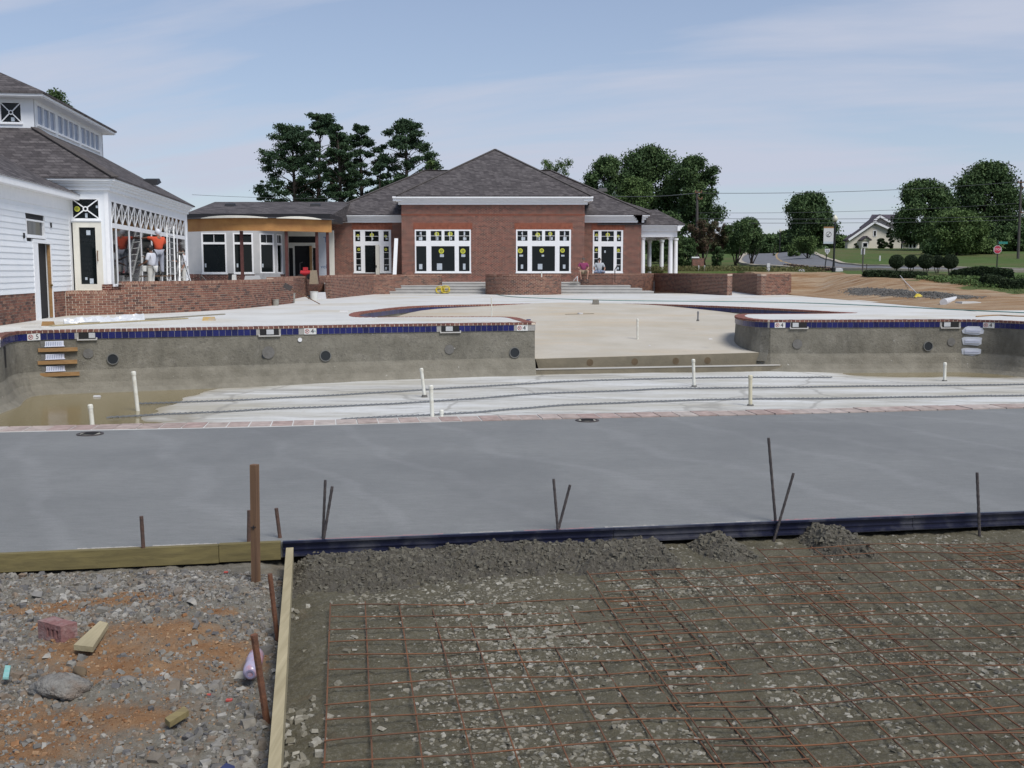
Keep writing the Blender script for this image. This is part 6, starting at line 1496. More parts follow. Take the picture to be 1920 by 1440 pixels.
m_bw = M('white_bucket', (.66, .66, .64), (.58, .58, .55), 9, .5); m_bg = M('grey_bucket', (.32, .31, .27), (.24, .23, .2), 9, .7)
bucket(517, 573, .14, .24, m_bg, 'small pale bucket at the end of the curved terrace wall'); bucket(545, 568, .22, .42, m_bg, 'larger grey mud-stained bucket between the terrace walls'); bucket(589, 562.5, .2, .40, m_bw, 'white bucket in front of the set-back brick wall')
lump('wood_block', 516, 566, 0, .6, .3, .22, m_bw, 'white box behind the small pale bucket', 'box'); lump('bag', 603, 561, 0, .45, .3, .35, m_lit, 'white cement bag right of the white bucket', 'bag'); lump('bag', 582, 560.5, 0, .2, .3, .2, m_black, 'black bag left of the white bucket', 'bag')
A_, B_ = P(548, 549, .5), P(600, 571, 0); A_ = Q(545, 541, 44); t = thing('shovel', 'long-handled shovel leaning over the grey bucket', 'shovel', P(600, 571, 0)); mb = MB(); mb.tube([A_, Vector((B_.x, B_.y, .02))], .02, 6); mb.build('handle', m_wood_b, t); mb = MB(); d_ = (A_ - B_).normalized(); mb.bar(A_ - d_ * .05, A_ + d_ * .32, .22, .02, up=(0, 1, 0)); mb.build('blade', m_rebar, t)
# hoses
def hose(px_, r, mat, lab, z=0.0, cat='hose'):
    pts = [P(u_, v_, z) for u_, v_ in px_]; sp_ = smoothpts([p.xy for p in pts], 5); mb = MB(); mb.tube([(q.x, q.y, z + r) for q in sp_], r, 6); return tag(mb.build('hose', mat, None, pts[0]), lab, cat)
m_hose = M('teal_hose', (.10, .24, .21), (.16, .3, .27), 5, .5)
hose([(912, 545.5), (925, 551), (960, 557), (1060, 561.5), (1180, 564.5), (1350, 566), (1500, 568.5), (1650, 574.5), (1800, 582), (1960, 589)], .02, m_hose, 'thin green hose running along the far deck behind the beach')
hose([(1830, 594.5), (1870, 592), (1900, 593.5), (1960, 595)], .02, m_wood_o, 'orange cord lying on the deck at the right edge', cat='cord')
t = thing('yellow_hose_coil', 'coil of bright yellow hose lying on the left steps', 'hose', Q(827, 545, SY + .3)); m_yh = M('yellow_hose', (.62, .48, .02), (.5, .38, .02), 9, .4)
for j in range(5):
    q = Q(826 + random.uniform(-5, 6), 543.5 + random.uniform(-4, 4), SY + .15 - .05 * j); mb = MB(); mb.tube([q + Vector((.26 * math.cos(a) + .04 * j, -.03 * j + .04 * math.sin(3 * a), .16 * math.sin(a))) for a in [2 * math.pi * i / 14 + j for i in range(15)]], .032, 6); mb.build('loop', m_yh, t)
# clutter behind the terrace walls
t = thing('compressor', 'red engine-driven compressor on the terrace in front of the open doorway', 'compressor', Q(573, 515, 58)); q = Q(573, 512, 58)
mb = MB(); mb.tube([q + Vector((-.3, 0, .0)), q + Vector((-.26, 0, .0)), q + Vector((.26, 0, 0)), q + Vector((.3, 0, 0))], [.08, .15, .15, .08], 14); mb.box(q.x - .12, q.x + .12, q.y - .1, q.y + .1, q.z + .13, q.z + .32); mb.build('tank', M('red_enamel', (.5, .03, .04), None, 5, .35), t)
mb = MB(); mb.tube([q + Vector((-.3, 0, .1)), q + Vector((-.3, 0, .55)), q + Vector((-.15, 0, .6))], .025, 6); mb.disc(q + Vector((.25, -.16, -.2)), (0, -1, 0), .16, .06, 16); mb.disc(q + Vector((-.25, -.16, -.2)), (0, -1, 0), .16, .06, 16); mb.build('wheels_and_handle', m_black, t)
lump('bag', 0, 0, 0, .1, .1, .1, m_lit, '', '') if False else None
def lumpY(name, u_, v_, Y_, sx, sy, sz, mat, lab, cat):
    c = Q(u_, v_, Y_); mb = MB(); mb.hexa([(c.x - sx / 2, c.y, TZ), (c.x + sx / 2, c.y, TZ), (c.x + sx / 2, c.y + sy, TZ), (c.x - sx / 2, c.y + sy, TZ), (c.x - sx * .35, c.y, c.z), (c.x + sx * .42, c.y, c.z * .98), (c.x + sx * .3, c.y + sy, c.z), (c.x - sx * .4, c.y + sy, c.z)]); return tag(mb.build(name, mat, None, (c.x, c.y, TZ)), lab, cat)
lumpY('bag', 587, 507, 57.6, .45, .4, .5, M('tan_bag', (.36, .29, .2), (.28, .23, .17), 9, .9), 'tan sack beside the red compressor on the terrace', 'bag')
lumpY('tarpaulin', 500, 512, 53, 1.6, .5, .3, M('grey_tarp', (.36, .36, .36), (.24, .24, .25), 4, .8), 'heap of grey tarpaulin and boards on the terrace behind the curved wall', 'tarpaulin')
lumpY('sheeting', 472, 517, 50, .9, .4, .3, m_lw, 'pile of white sheeting on the terrace behind the curved wall', 'sheeting')
lumpY('bucket', 438, 515, 50, .22, .22, .2, m_bw, 'white pail standing on the terrace in front of the glazed bay', 'pail')
lumpY('tool_box', 432, 512.5, 52, .3, .3, .2, m_black, 'black tool box on the terrace in front of the glazed bay', 'tool box')
x_ = xat(383, 515, 49.4); mb = MB(); mb.tube([(x_ - .25, 49.4, TZ + .1), (x_ - .1, 49.3, TZ + .5), (x_ + .15, 49.2, TZ + .25)], .04, 6); tag(mb.build('cord', m_rebar, None, (x_, 49.4, TZ)), 'dark tangled cord at the far corner of the white pavilion', 'cord')
q = Q(1078, 530, 64.9); t = thing('cart', 'small grey cart standing on the top step beside the seated man', 'cart', q); mb = MB(); mb.box(q.x - .3, q.x + .25, q.y - .1, q.y + .2, TZ + .02, TZ + .07); mb.build('base', m_bg, t); mb = MB(); mb.bar((q.x + .15, q.y, TZ + .07), (q.x + .15, q.y, TZ + .4), .05); mb.bar((q.x + .15, q.y, TZ + .4), (q.x - .1, q.y, TZ + .1), .03); mb.build('handle', m_lit, t)
q = Q(1155, 513, 65.3); mb = MB(); mb.tube([(q.x - .05, q.y + .3, TZ), (q.x - .04, q.y + .3, TZ + .8), (q.x + .08, q.y + .35, TZ + 1.0), (q.x + .25, q.y + .4, TZ + 1.05)], .03, 8); tag(mb.build('handrail', m_black, None, (q.x, q.y, TZ)), 'short black bent handrail right of the man in the grey shirt', 'handrail')
q = Q(1016, 512, 61.5); mb = MB(); mb.tube([(q.x, 62.0, 1.05), (q.x, 62.0, 1.36)], .035, 8); tag(mb.build('pipe_stub', m_pvc, None, (q.x, 62, 1.05)), 'white pipe stub poking above the round planter wall', 'pipe')
# ------------------------------------------------------------------ trees and plants
rt = np.random.default_rng(11)
def leafmat(name, cols): return M_ramp(name, cols, 'face', 1.2, 0.8, 0.0, 0.3)
L_dark = leafmat('dark_leaves', [(0.030, 0.058, 0.022), (0.056, 0.098, 0.034), (0.088, 0.135, 0.045)])
L_pine = leafmat('pine_needles', [(0.022, 0.046, 0.024), (0.036, 0.070, 0.032), (0.056, 0.096, 0.042)])
L_mid = leafmat('green_leaves', [(0.048, 0.085, 0.026), (0.080, 0.13, 0.038), (0.11, 0.165, 0.055)])
L_red = leafmat('reddish_leaves', [(0.045, 0.060, 0.026), (0.075, 0.072, 0.035), (0.11, 0.06, 0.045), (0.04, 0.07, 0.028)])
L_hedge = leafmat('hedge_leaves', [(0.018, 0.032, 0.015), (0.03, 0.05, 0.02), (0.045, 0.07, 0.026)])
m_bark = M('bark', (0.065, 0.05, 0.04), (0.035, 0.028, 0.023), 6, .95, .5, 30, str_=(1, 1, .25))
def leaves(C, sz, aspect=.6):
    n = len(C); a = rt.normal(size=(n, 3)); a /= np.linalg.norm(a, axis=1)[:, None]; b_ = np.cross(a, rt.normal(size=(n, 3))); b_ /= np.linalg.norm(b_, axis=1)[:, None] + 1e-9
    s = sz * rt.uniform(.55, 1.25, n)[:, None]; a = a * s; b_ = b_ * s * aspect
    V = np.stack([C - a, C + b_ * .9 - a * .1, C + a, C - b_ * .9 + a * .15], 1).reshape(-1, 3)
    return V, np.arange(4 * n).reshape(-1, 4)
def blobs_to_leaves(bl, per, sz, parent, mat, name='crown', flat=1.0, tight=False):
    C = []; rn = []
    vol = np.array([q[3] ** 2 for q in bl]); vol = vol / vol.sum(); tot = int(per * 2.3) * len(bl)
    for q, w_ in zip(bl, vol):
        n = max(8, int(tot * w_)); d_ = rt.normal(size=(n, 3)); d_ /= np.linalg.norm(d_, axis=1)[:, None]; r_ = q[3] * (rt.uniform(.8, 1.03, n) if tight else np.clip(np.abs(rt.normal(.62, .30, n)), .05, 1.45))[:, None]
        C.append(np.array(q[:3]) + d_ * r_ * np.array([1, 1, flat * (q[4] if len(q) > 4 else 1)])); rn.append(np.clip(rt.random() * .5 + rt.random(n) * .5, 0, 1))
    C = np.concatenate(C); V, F = leaves(C, sz * .50); return npmesh(name, V, F, mat, parent, rnd=np.concatenate(rn))
def limb(mb, a, b_, r0, r1, sag=.1):
    a, b_ = Vector(a), Vector(b_); m_ = a.lerp(b_, .5) + Vector((random.uniform(-1, 1), random.uniform(-1, 1), random.uniform(-.2, 1))) * (b_ - a).length * sag; mb.tube([a, m_, b_], [r0, (r0 + r1) / 2, r1], 6)
def tree(u_, vt, vb, wpx, Y, label, mat, seed, name='tree', nb=34, per=330, sz=.3, low=.25, cat='tree', group=None, shape='round', ws=1.0, trunk=True, holes=.0, mat2=None):
    rn = random.Random(seed); x0 = xat(u_, 470, Y); zb_2 = tzf(x0, Y) if vb is None else min(tzf(x0, Y), zat(vb, Y)); ztp = zat(vt, Y); Hh = ztp - zb_2; rw = wpx / 2 * Y / FPX
    t = thing(name, label, cat, (x0, Y, zb_2), group); bl = []; mb = MB(); lean = rn.uniform(-.02, .02) * Hh
    ax = lambda s: Vector((x0 + lean * s + .15 * math.sin(s * 4 + seed), Y, zb_2 + Hh * s)); r0 = max(.05, Hh * .018)
    mb.tube([ax(s) - Vector((0, 0, .15 if s == 0 else 0)) for s in (0, .2, .4, .6, .8, .93)], [r0 * 1.5, r0 * 1.1, r0 * .9, r0 * .65, r0 * .35, r0 * .12], 8)
    for i in range(nb):
        if shape == 'round':
            s = low + (1 - low) * (i + .5) / nb; k = (s - low) / (1 - low); env = rw * max(.18, math.sin(math.pi * min(1, .12 + k * .86)) ** .6) ; a = i * 2.4 + rn.random(); rr_ = env * rn.uniform(.35, .85); rb = rw * rn.uniform(.22, .36) * ws
            if k > .85: rr_ *= .6; rb *= .8
            c = ax(s) + Vector((math.cos(a) * rr_, math.sin(a) * rr_ * .9, 0)); c.z = min(c.z, ztp - rb * .9); c.z = max(c.z, zb_2 + Hh * low * .8 + rb * .6)
            bl.append((c.x, c.y, c.z, rb, .8))
        elif shape == 'pine':
            s = low + (1 - low) * (i + .5) / nb; k = (s - low) / (1 - low); env = rw * (math.sin(math.pi * min(.98, .22 + k * .76)) ** .7) * (1 if k < .8 else .85); a = i * 2.4 + rn.random(); rr_ = env * rn.uniform(.3, 1.0); c = ax(s) + Vector((math.cos(a) * rr_, math.sin(a) * rr_, rr_ * .12)); rb = rw * rn.uniform(.13, .24) * ws; c.z = min(c.z + rn.uniform(-.03, .03) * Hh, ztp - rb * .4)
            limb(mb, ax(max(.1, s - .06)), c, r0 * .32 * (1.2 - k), r0 * .08, .08)
            bl.append((c.x, c.y, c.z, rb, .5)); bl.append((c.x + rn.uniform(-1, 1) * rb, c.y + rn.uniform(-1, 1) * rb, c.z + rn.uniform(-.2, .5) * rb, rb * .7, .55))
        elif shape == 'vase':
            a = i * 2.4 + rn.random(); s = low + (1 - low) * (i + .5) / nb; rr_ = rw * (.3 + .7 * (s - low) / (1 - low)) * rn.uniform(.4, 1); c = ax(s) + Vector((math.cos(a) * rr_, math.sin(a) * rr_, 0)); rb = rw * rn.uniform(.2, .34); c.z = min(c.z, ztp - rb * .5); bl.append((c.x, c.y, c.z, rb, .9)); 
        if shape != 'pine' and i % 3 == 0: limb(mb, ax(max(.08, s - .18)), (bl[-1][0], bl[-1][1], bl[-1][2]), r0 * .4, r0 * .1)
    if shape == 'vase':
        for j in range(4): limb(mb, ax(0) + Vector((rn.uniform(-.15, .15), 0, 0)), ax(.45) + Vector((math.cos(j * 1.6) * rw * .5, math.sin(j * 1.6) * rw * .4, 0)), r0, r0 * .5, .05)
    if trunk: mb.build('trunk', m_bark, t, smooth=True)
    blobs_to_leaves(bl, per, sz, t, mat); return t
pg = 'pines behind the link building'
for u_, vt, w_, Y, lab in ((553, 236, 150, 112, 'leftmost pine behind the link roof, with low drooping branches'), (600, 214, 118, 116, 'tallest rounded pine, second from the left behind the link roof'), (640, 234, 84, 108, 'slim pine in the middle of the group behind the link roof'), (680, 236, 104, 112, 'pine with an open crown, second from the right in the group'), (765, 224, 132, 110, 'rightmost pine rising above the left slope of the clubhouse roof')):
    tree(u_, vt, None, w_, Y, lab, L_pine, int(u_), 'pine_tree', 62, 105, .26, .28, 'pine tree', pg, 'pine')
tree(715, 305, None, 70, 106, 'short pine filling the gap above the clubhouse roof', L_pine, 9, 'pine_tree', 26, 90, .24, .3, 'pine tree', pg, 'pine')
tree(808, 300, None, 44, 100, 'small light green tree touching the clubhouse roof slope', L_mid, 12, nb=16, per=200, sz=.2)
tree(500, 340, None, 40, 118, 'low pine boughs at the left foot of the pine group', L_pine, 31, 'pine_tree', 16, 90, .24, .4, 'pine tree', pg, 'pine')
tree(118, 166, None, 120, 66, 'dark tree top showing behind the lantern roof', L_dark, 4, nb=26, per=230, sz=.18, low=.55)
tree(1036, 299, None, 66, 92, 'sparse young tree showing above the right roof ridge', L_mid, 5, nb=28, per=90, sz=.16, low=.6, ws=.5, shape='vase')
tree(1142, 290, None, 116, 104, 'broad tree left of the large dark one behind the portico', L_dark, 8, nb=36, per=340, sz=.26)
tree(1222, 270, None, 150, 108, 'tallest large dark tree behind the portico', L_dark, 14, nb=46, per=380, sz=.28)
tree(1296, 290, None, 118, 104, 'large dark tree right of the tallest one behind the portico', L_dark, 19, nb=40, per=360, sz=.27)
tree(1180, 330, None, 90, 96, 'lighter green tree low behind the clubhouse roof at right', L_mid, 23, nb=28, per=260, sz=.24)
tree(1245, 395, None, 90, 97, 'dark green bushy tree seen through the portico columns', L_dark, 24, nb=28, per=260, sz=.24, low=.06)
cg = 'crape myrtles along the road'
for i, (u_, vt, w_, Y, mt, lab) in enumerate(((1318, 416, 56, 88, L_red, 'reddish crape myrtle nearest the portico'), (1348, 424, 50, 90, L_red, 'reddish crape myrtle second from the portico'), (1384, 418, 62, 89, L_dark, 'dark crape myrtle with bare stems left of the road'), (1412, 428, 46, 92, L_dark, 'crape myrtle nearest the road, thin stems'))):
    tree(u_, vt, None, w_, Y, lab, mt, 40 + i, 'crape_myrtle', 22, 220, .16, .34, 'crape myrtle', cg, 'vase')
tree(1270, 440, None, 46, 90, 'dark upright shrub just right of the portico', L_dark, 47, 'shrub', 18, 240, .16, .04, 'shrub'); tree(1292, 446, None, 40, 87, 'conical green shrub in front of the brick sign wall', L_dark, 48, 'shrub', 18, 220, .16, .04, 'shrub'); tree(1345, 462, None, 30, 86, 'small dark shrub under the crape myrtles', L_dark, 49, 'shrub', 14, 200, .15, .04, 'shrub')
tree(1402, 408, None, 60, 150, 'pointed dark tree beyond the crape myrtles', L_dark, 52, nb=26, per=260, sz=.36)
tree(1445, 440, None, 60, 190, 'dark tree where the road disappears over the hill', L_dark, 53, nb=26, per=240, sz=.45, low=.08); tree(1370, 436, None, 70, 180, 'dark tree far behind the crape myrtles', L_dark, 54, nb=26, per=240, sz=.45, low=.08); tree(1478, 430, None, 44, 176, 'dark tree left of the big one beside the road', L_dark, 55, nb=22, per=240, sz=.42, low=.08)
tree(1518, 359, None, 112, 152, 'large dark round tree behind the street lamp', L_dark, 57, nb=42, per=340, sz=.38, low=.12)
tree(1512, 446, None, 62, 106, 'light green vase-shaped young tree in front of the large one', L_mid, 58, nb=18, per=200, sz=.2, low=.4, shape='vase', cat='tree'); tree(1492, 456, None, 36, 118, 'small bright bush left of the vase-shaped tree', L_mid, 59, 'shrub', 14, 180, .2, .05, 'shrub')
tree(1578, 446, None, 44, 160, 'green bush at the left end of the cream house', L_mid, 60, 'shrub', 16, 200, .36, .04, 'shrub'); tree(1452, 455, None, 10, 128, 'tiny bush beside the far road', L_mid, 61, 'shrub', 6, 100, .2, .04, 'shrub')
tree(1730, 334, None, 122, 132, 'dark broad tree in front of the right half of the cream house', L_dark, 63, nb=42, per=360, sz=.34, low=.12); tree(1846, 300, None, 150, 136, 'tallest dark tree at the right edge of the lawn', L_dark, 65, nb=50, per=400, sz=.36, low=.08)
tree(1796, 392, None, 116, 112, 'lighter green tree standing in front of the two tall ones', L_mid, 67, nb=42, per=330, sz=.28, low=.06); tree(1758, 446, None, 70, 112, 'low green bush left of the lighter green tree', L_dark, 68, 'shrub', 24, 260, .26, .03, 'shrub'); tree(1840, 446, None, 90, 116, 'overgrown green bush behind the stop sign', L_mid, 69, 'shrub', 26, 260, .28, .03, 'shrub'); tree(1896, 420, None, 80, 128, 'dark tree behind the right utility pole', L_dark, 70, nb=28, per=300, sz=.34, low=.04); tree(1935, 400, None, 70, 130, 'dark tree cut by the right edge of the picture', L_mid, 71, nb=26, per=280, sz=.34, low=.04)
# far wood along the horizon
X_ = rt.uniform(-60, 170, 26000); hh = 3.2 + 3.0 * fbm(X_ * .07, X_ * 0, 3, 5); C = np.stack([X_, 232 + rt.normal(0, 4, len(X_)), 4.4 + hh * rt.random(len(X_)) ** .7], 1); V, F = leaves(C, .8); tag(npmesh('distant_wood', V, F, L_dark, rnd=rt.random(len(C))), kind='stuff')
# clipped round shrubs on stems
sg = 'clipped round shrubs in front of the road'
for u_, vc, r_, Y, lab in ((1681, 490.5, 13.5, 66, 'leftmost of the five clipped round shrubs'), (1708, 490, 12.5, 67.5, 'second from the left of the five clipped round shrubs'), (1736.5, 490, 14.5, 66.5, 'middle and largest of the five clipped round shrubs'), (1758, 490, 12, 68, 'fourth from the left of the five clipped round shrubs'), (1782, 490.5, 14, 66, 'rightmost of the five clipped round shrubs')):
    x0 = xat(u_, vc, Y); zc_ = zat(vc, Y); r2 = r_ * Y / FPX; zb_2 = tzf(x0, Y); t = thing('round_shrub', lab, 'shrub', (x0, Y, zb_2), sg); mb = MB()
    for j in (-1, 0, 1): limb(mb, (x0 + j * .06, Y, zb_2 - .05), (x0 + j * .2, Y, zc_ - r2 * .4), .03, .02)
    mb.build('stem', m_bark, t); blobs_to_leaves([(x0, Y, zc_, r2, .95)], 3600, .075, t, L_hedge, tight=True)
def hedge(name, label, l0, l1, y0, y1, h_, n, mat, kind=None, cat='hedge', sz=.09):
    X_ = rt.uniform(0, 1, n); W_ = rt.uniform(-1, 1, n); xx = l0 + (l1 - l0) * X_; yy = y0 + (y1 - y0) * X_; hb_ = h_ * (.75 + .5 * vn(xx * 1.3, yy * 0, 3)); wd = .55; zz = tz(xx, yy + W_ * wd) + hb_ * np.sqrt(np.clip(1 - W_ ** 2, 0, 1)) * rt.random(n) ** .35
    C = np.stack([xx, yy + W_ * wd, zz], 1); V, F = leaves(C, sz); o = npmesh(name, V, F, mat, None, ((l0 + l1) / 2, (y0 + y1) / 2, tzf((l0 + l1) / 2, (y0 + y1) / 2)), rnd=rt.random(n)); tag(o, label, cat); return o
xq = lambda u_, Y: xat(u_, 500, Y)
hedge('hedge', 'low dark hedge under the clipped round shrubs', xq(1628, 64), xq(1742, 61), 64.5, 61.5, .34, 9000, L_hedge)
hedge('hedge', 'long dark clipped hedge right of the round shrubs', xq(1788, 62), xq(1896, 58), 62, 58, .60, 12000, L_hedge)
hedge('hedge', 'dark rounded hedge at the right edge in front of the long one', xq(1852, 55), xq(1990, 53), 55.5, 53, .55, 11000, L_hedge)
n = 15000; X_ = rt.uniform(22, 34, n); Y_2 = rt.uniform(54.5, 61, n); k = (X_ > 23.4 + (61 - Y_2) * .15); C = np.stack([X_, Y_2, tz(X_, Y_2) + rt.random(n) * .22], 1)[k]; V, F = leaves(C, .08); tag(npmesh('ground_cover', V, F, L_mid, rnd=rt.random(len(C))), kind='stuff')
# weeds on the bank behind the terrace and on the verge
n = 16000; X_ = rt.uniform(8.5, 23, n); Y_2 = rt.uniform(76.5, 82, n); C = np.stack([X_, Y_2, tz(X_, Y_2) + rt.random(n) ** 2 * .34], 1); V, F = leaves(C, .085, .35); tag(npmesh('weeds', V, F, leafmat('weedy_grass', [(.07, .09, .03), (.13, .12, .045), (.10, .12, .04), (.16, .12, .06)]), rnd=rt.random(n)), kind='stuff')
n = 9000; X_ = rt.uniform(24, 44, n); Y_2 = rt.uniform(44, 56, n); k = dirtf(X_, Y_2) < .4; C = np.stack([X_, Y_2, tz(X_, Y_2) + rt.random(n) * .10], 1)[k]; V, F = leaves(C, .06, .3); tag(npmesh('grass', V, F, L_mid, rnd=rt.random(len(C))), kind='stuff')
# mulch bed by the road
mb = MB(); 
X_ = rt.uniform(0, 1, 2600); A0 = Vector((xq(1478, 85), 85)); A1 = Vector((xq(1556, 80), 80)); xx = A0.x + (A1.x - A0.x) * X_; yy = A0.y + (A1.y - A0.y) * X_ + rt.normal(0, .8, 2600); C = np.stack([xx, yy, tz(xx, yy) + .02 + rt.random(2600) * .18], 1); V, F = leaves(C, .13); tag(npmesh('mulch', V, F, leafmat('mulch_bark', [(.035, .022, .016), (.07, .045, .035)]), rnd=rt.random(2600)), kind='stuff')

# ------------------------------------------------------------------ the cream house on the hill
HY = 146.0; hx = lambda u_: xat(u_, 440, HY); hz2 = lambda v_, Y=HY: zat(v_, Y); hb0 = 4.35
m_hw = M('cream_siding', (0.70, 0.66, 0.57), (0.62, 0.58, 0.50), 1.5, .8, str_=(.2, .2, 6)); m_hr = M('dark_house_roof', (0.05, 0.04, 0.055), (0.075, 0.062, 0.075), 1.5, .9)
hs_ = thing('gabled_house', 'cream gabled house with dark roofs on top of the grassy hill', 'house', (hx(1655), HY, hb0))
def gable(u0, u1, ua, vb_, va_, Y0, Y1, base=hb0, vl=None, vr=None):
    """front-facing gable: outline in the facade plane, pushed back to Y1"""
    vl = vl or vb_; vr = vr or vb_
    pts = [(hx(u0), base), (hx(u1), base), (hx(u1), hz2(vr)), (hx(ua), hz2(va_)), (hx(u0), hz2(vl))]
    mb = MB(); f0 = [(x_, Y0, z_) for x_, z_ in pts]; f1 = [(x_, Y1, z_) for x_, z_ in pts]; mb.face(f0); mb.face(f1[::-1])
    for i in range(5): mb.face([f0[i], f1[i], f1[(i + 1) % 5], f0[(i + 1) % 5]])
    w_ = mb.build('wall', m_hw, hs_); mb = MB()
    for (p, q_) in ((pts[4], pts[3]), (pts[3], pts[2])):
        dx, dz = q_[0] - p[0], q_[1] - p[1]; L_ = math.hypot(dx, dz); ex, ez = dx / L_, dz / L_; o = .35
        P0 = (p[0] - (ex * o if p is pts[4] else 0), p[1] - (ez * o if p is pts[4] else 0)); Q0 = (q_[0] + (ex * o if q_ is pts[2] else 0), q_[1] + (ez * o if q_ is pts[2] else 0))
        mb.hexa([(P0[0], Y0 - .4, P0[1] + .03), (Q0[0], Y0 - .4, Q0[1] + .03), (Q0[0], Y1, Q0[1] + .03), (P0[0], Y1, P0[1] + .03), (P0[0], Y0 - .4, P0[1] + .28), (Q0[0], Y0 - .4, Q0[1] + .28), (Q0[0], Y1, Q0[1] + .28), (P0[0], Y1, P0[1] + .28)])
    mb.build('roof', m_hr, hs_)
    mb = MB()
    for (p, q_) in ((pts[4], pts[3]), (pts[3], pts[2])): mb.bar((p[0], Y0 - .42, p[1] + .0), (q_[0], Y0 - .42, q_[1] + .0), .05, .28, up=(0, 0, 1))
    mb.build('bargeboard', m_trim, hs_); return w_
gable(1590, 1690, 1637.5, 456, 416.5, HY, HY + 1.2, vl=450, vr=440)
gable(1628, 1692, 1654, 430, 404.5, HY + 1.5, HY + 3.0, vl=425, vr=426)
mb = MB(); za, zb3 = hz2(426, HY + 3), hz2(402, HY + 8)
def slope(ul, ur, ut0, ut1, v0_, v1_, Y0, Y1):     # a roof plane facing the road, with its thickness
    A = [(xat(ul, 440, Y0), Y0, zat(v0_, Y0)), (xat(ur, 440, Y0), Y0, zat(v0_, Y0)), (xat(ut1, 440, Y1), Y1, zat(v1_, Y1)), (xat(ut0, 440, Y1), Y1, zat(v1_, Y1))]
    mb.hexa([(x, y, z - .25) for x, y, z in A] + A)
slope(1622, 1720, 1633.5, 1712, 424, 402.2, HY + 2.2, HY + 7); slope(1611, 1645, 1620.5, 1645, 434, 418, HY + 1.4, HY + 4); slope(1588, 1606, 1594, 1612, 452, 438.5, HY + 1.3, HY + 4); slope(1676, 1696, 1672, 1684, 452, 434, HY + 1, HY + 3)
mb.build('roof', m_hr, hs_)
mb = MB(); mb.box(hx(1676), hx(1735), HY + 2, HY + 6, hb0, hz2(455)); mb.box(hx(1688), hx(1724), HY + 3.2, HY + 6, hz2(455), hz2(432)); mb.build('side_wall', m_hw, hs_); mb = MB(); mb.hexa([(hx(1684), HY + 1.5, hz2(455)), (hx(1734), HY + 1.5, hz2(455)), (hx(1734), HY + 11, hz2(455)), (hx(1684), HY + 11, hz2(455)), (hx(1690), HY + 5, hz2(449)), (hx(1728), HY + 5, hz2(449)), (hx(1728), HY + 6, hz2(449)), (hx(1690), HY + 6, hz2(449))]); mb.build('roof', m_hr, hs_)
mb = MB(); mb.box(hx(1611), hx(1625), HY - 1.2, HY, hb0, hz2(450)); mb.hexa([(hx(1610), HY - 1.3, hz2(451)), (hx(1627), HY - 1.3, hz2(451)), (hx(1627), HY, hz2(451)), (hx(1610), HY, hz2(451)), (hx(1618.0), HY - 1.3, hz2(444)), (hx(1618.6), HY - 1.3, hz2(444)), (hx(1618.6), HY, hz2(444)), (hx(1618.0), HY, hz2(444))]); mb.build('porch', m_hw, hs_)
mb = MB()
for a_, b_3 in (((1609, 451), (1618.3, 443.5)), ((1618.3, 443.5), (1628, 451))): mb.bar((hx(a_[0]), HY - .8, hz2(a_[1])), (hx(b_3[0]), HY - .8, hz2(b_3[1])), 1.4, .16, up=(0, 0, 1))
mb.build('porch_roof', m_hr, hs_)
for u0, u1, v0_, v1_, Y in ((1613.5, 1621, 456, 463, HY - 1.22), (1638.3, 1642, 433, 442, HY - .02), (1694, 1697, 457, 465, HY + 1.98), (1699, 1702, 457, 465, HY + 1.98), (1716, 1720, 457, 464, HY + 1.98), (1723, 1728, 457, 464, HY + 1.98)):
    mb = MB(); mb.box(hx(u0) - .1, hx(u1) + .1, Y - .03, Y, hz2(v1_) - .1, hz2(v0_) + .1); w_ = mb.build('window', m_trim, hs_); mb = MB(); mb.box(hx(u0), hx(u1), Y - .05, Y - .03, hz2(v1_), hz2(v0_)); mb.build('pane', m_pane, w_)
tree(1652, 447, None, 19, HY - 3, 'round dark bush against the cream house wall', L_hedge, 81, 'shrub', 12, 260, .25, .03, 'shrub'); tree(1668, 428, None, 14, HY - 3, 'tall narrow dark evergreen against the cream house', L_hedge, 82, 'evergreen_shrub', 16, 200, .25, .03, 'shrub'); tree(1606, 456, None, 9, HY - 2.5, 'small round bush left of the cream house porch', L_hedge, 83, 'shrub', 6, 120, .2, .03, 'shrub')

# ------------------------------------------------------------------ street furniture
def onT(u_, Y): x_ = xat(u_, 500, Y); return Vector((x_, Y, tzf(x_, Y)))
m_globe = M('milky_globe', (.62, .60, .48), (.55, .53, .42), 5, .3)
b_ = onT(1563, 76); t = thing('street_lamp', 'black street lamp with a pale acorn globe and a hanging banner', 'street lamp', b_); zt_ = zat(417, 76); X0 = b_.x
mb = MB(); mb.lathe(b_, [(.14, 0), (.14, .3), (.09, .4), (.07, .8), (.06, zt_ - b_.z), (.12, zt_ - b_.z + .05)], 12); mb.build('post', m_black, t)
mb = MB(); mb.lathe((X0, 76, zt_ + .05), [(.10, 0), (.17, .1), (.19, .22), (.15, .34), (.07, .42), (.03, .5)], 14); mb.build('globe', m_globe, t, smooth=True); mb = MB()
for v_ in (424.5, 457.5): mb.bar((X0, 76, zat(v_, 76)), (X0 - .82, 76, zat(v_, 76)), .03)
mb.build('banner_arm', m_black, t); bx0_, bx1_ = X0 - .80, X0 - .08; mb = MB(); mb.box(bx0_, bx1_, 75.99, 76.01, zat(453, 76), zat(428, 76)); ban = mb.build('banner', m_lit, t)
mb = MB(); mb.box(bx0_, bx1_, 75.99, 76.01, zat(428, 76), zat(424.5, 76)); mb.build('banner_top_band', m_wood_o, t); mb = MB(); mb.box(bx0_, bx1_, 75.99, 76.01, zat(457, 76), zat(453, 76)); mb.build('banner_bottom_band', m_paper, t)
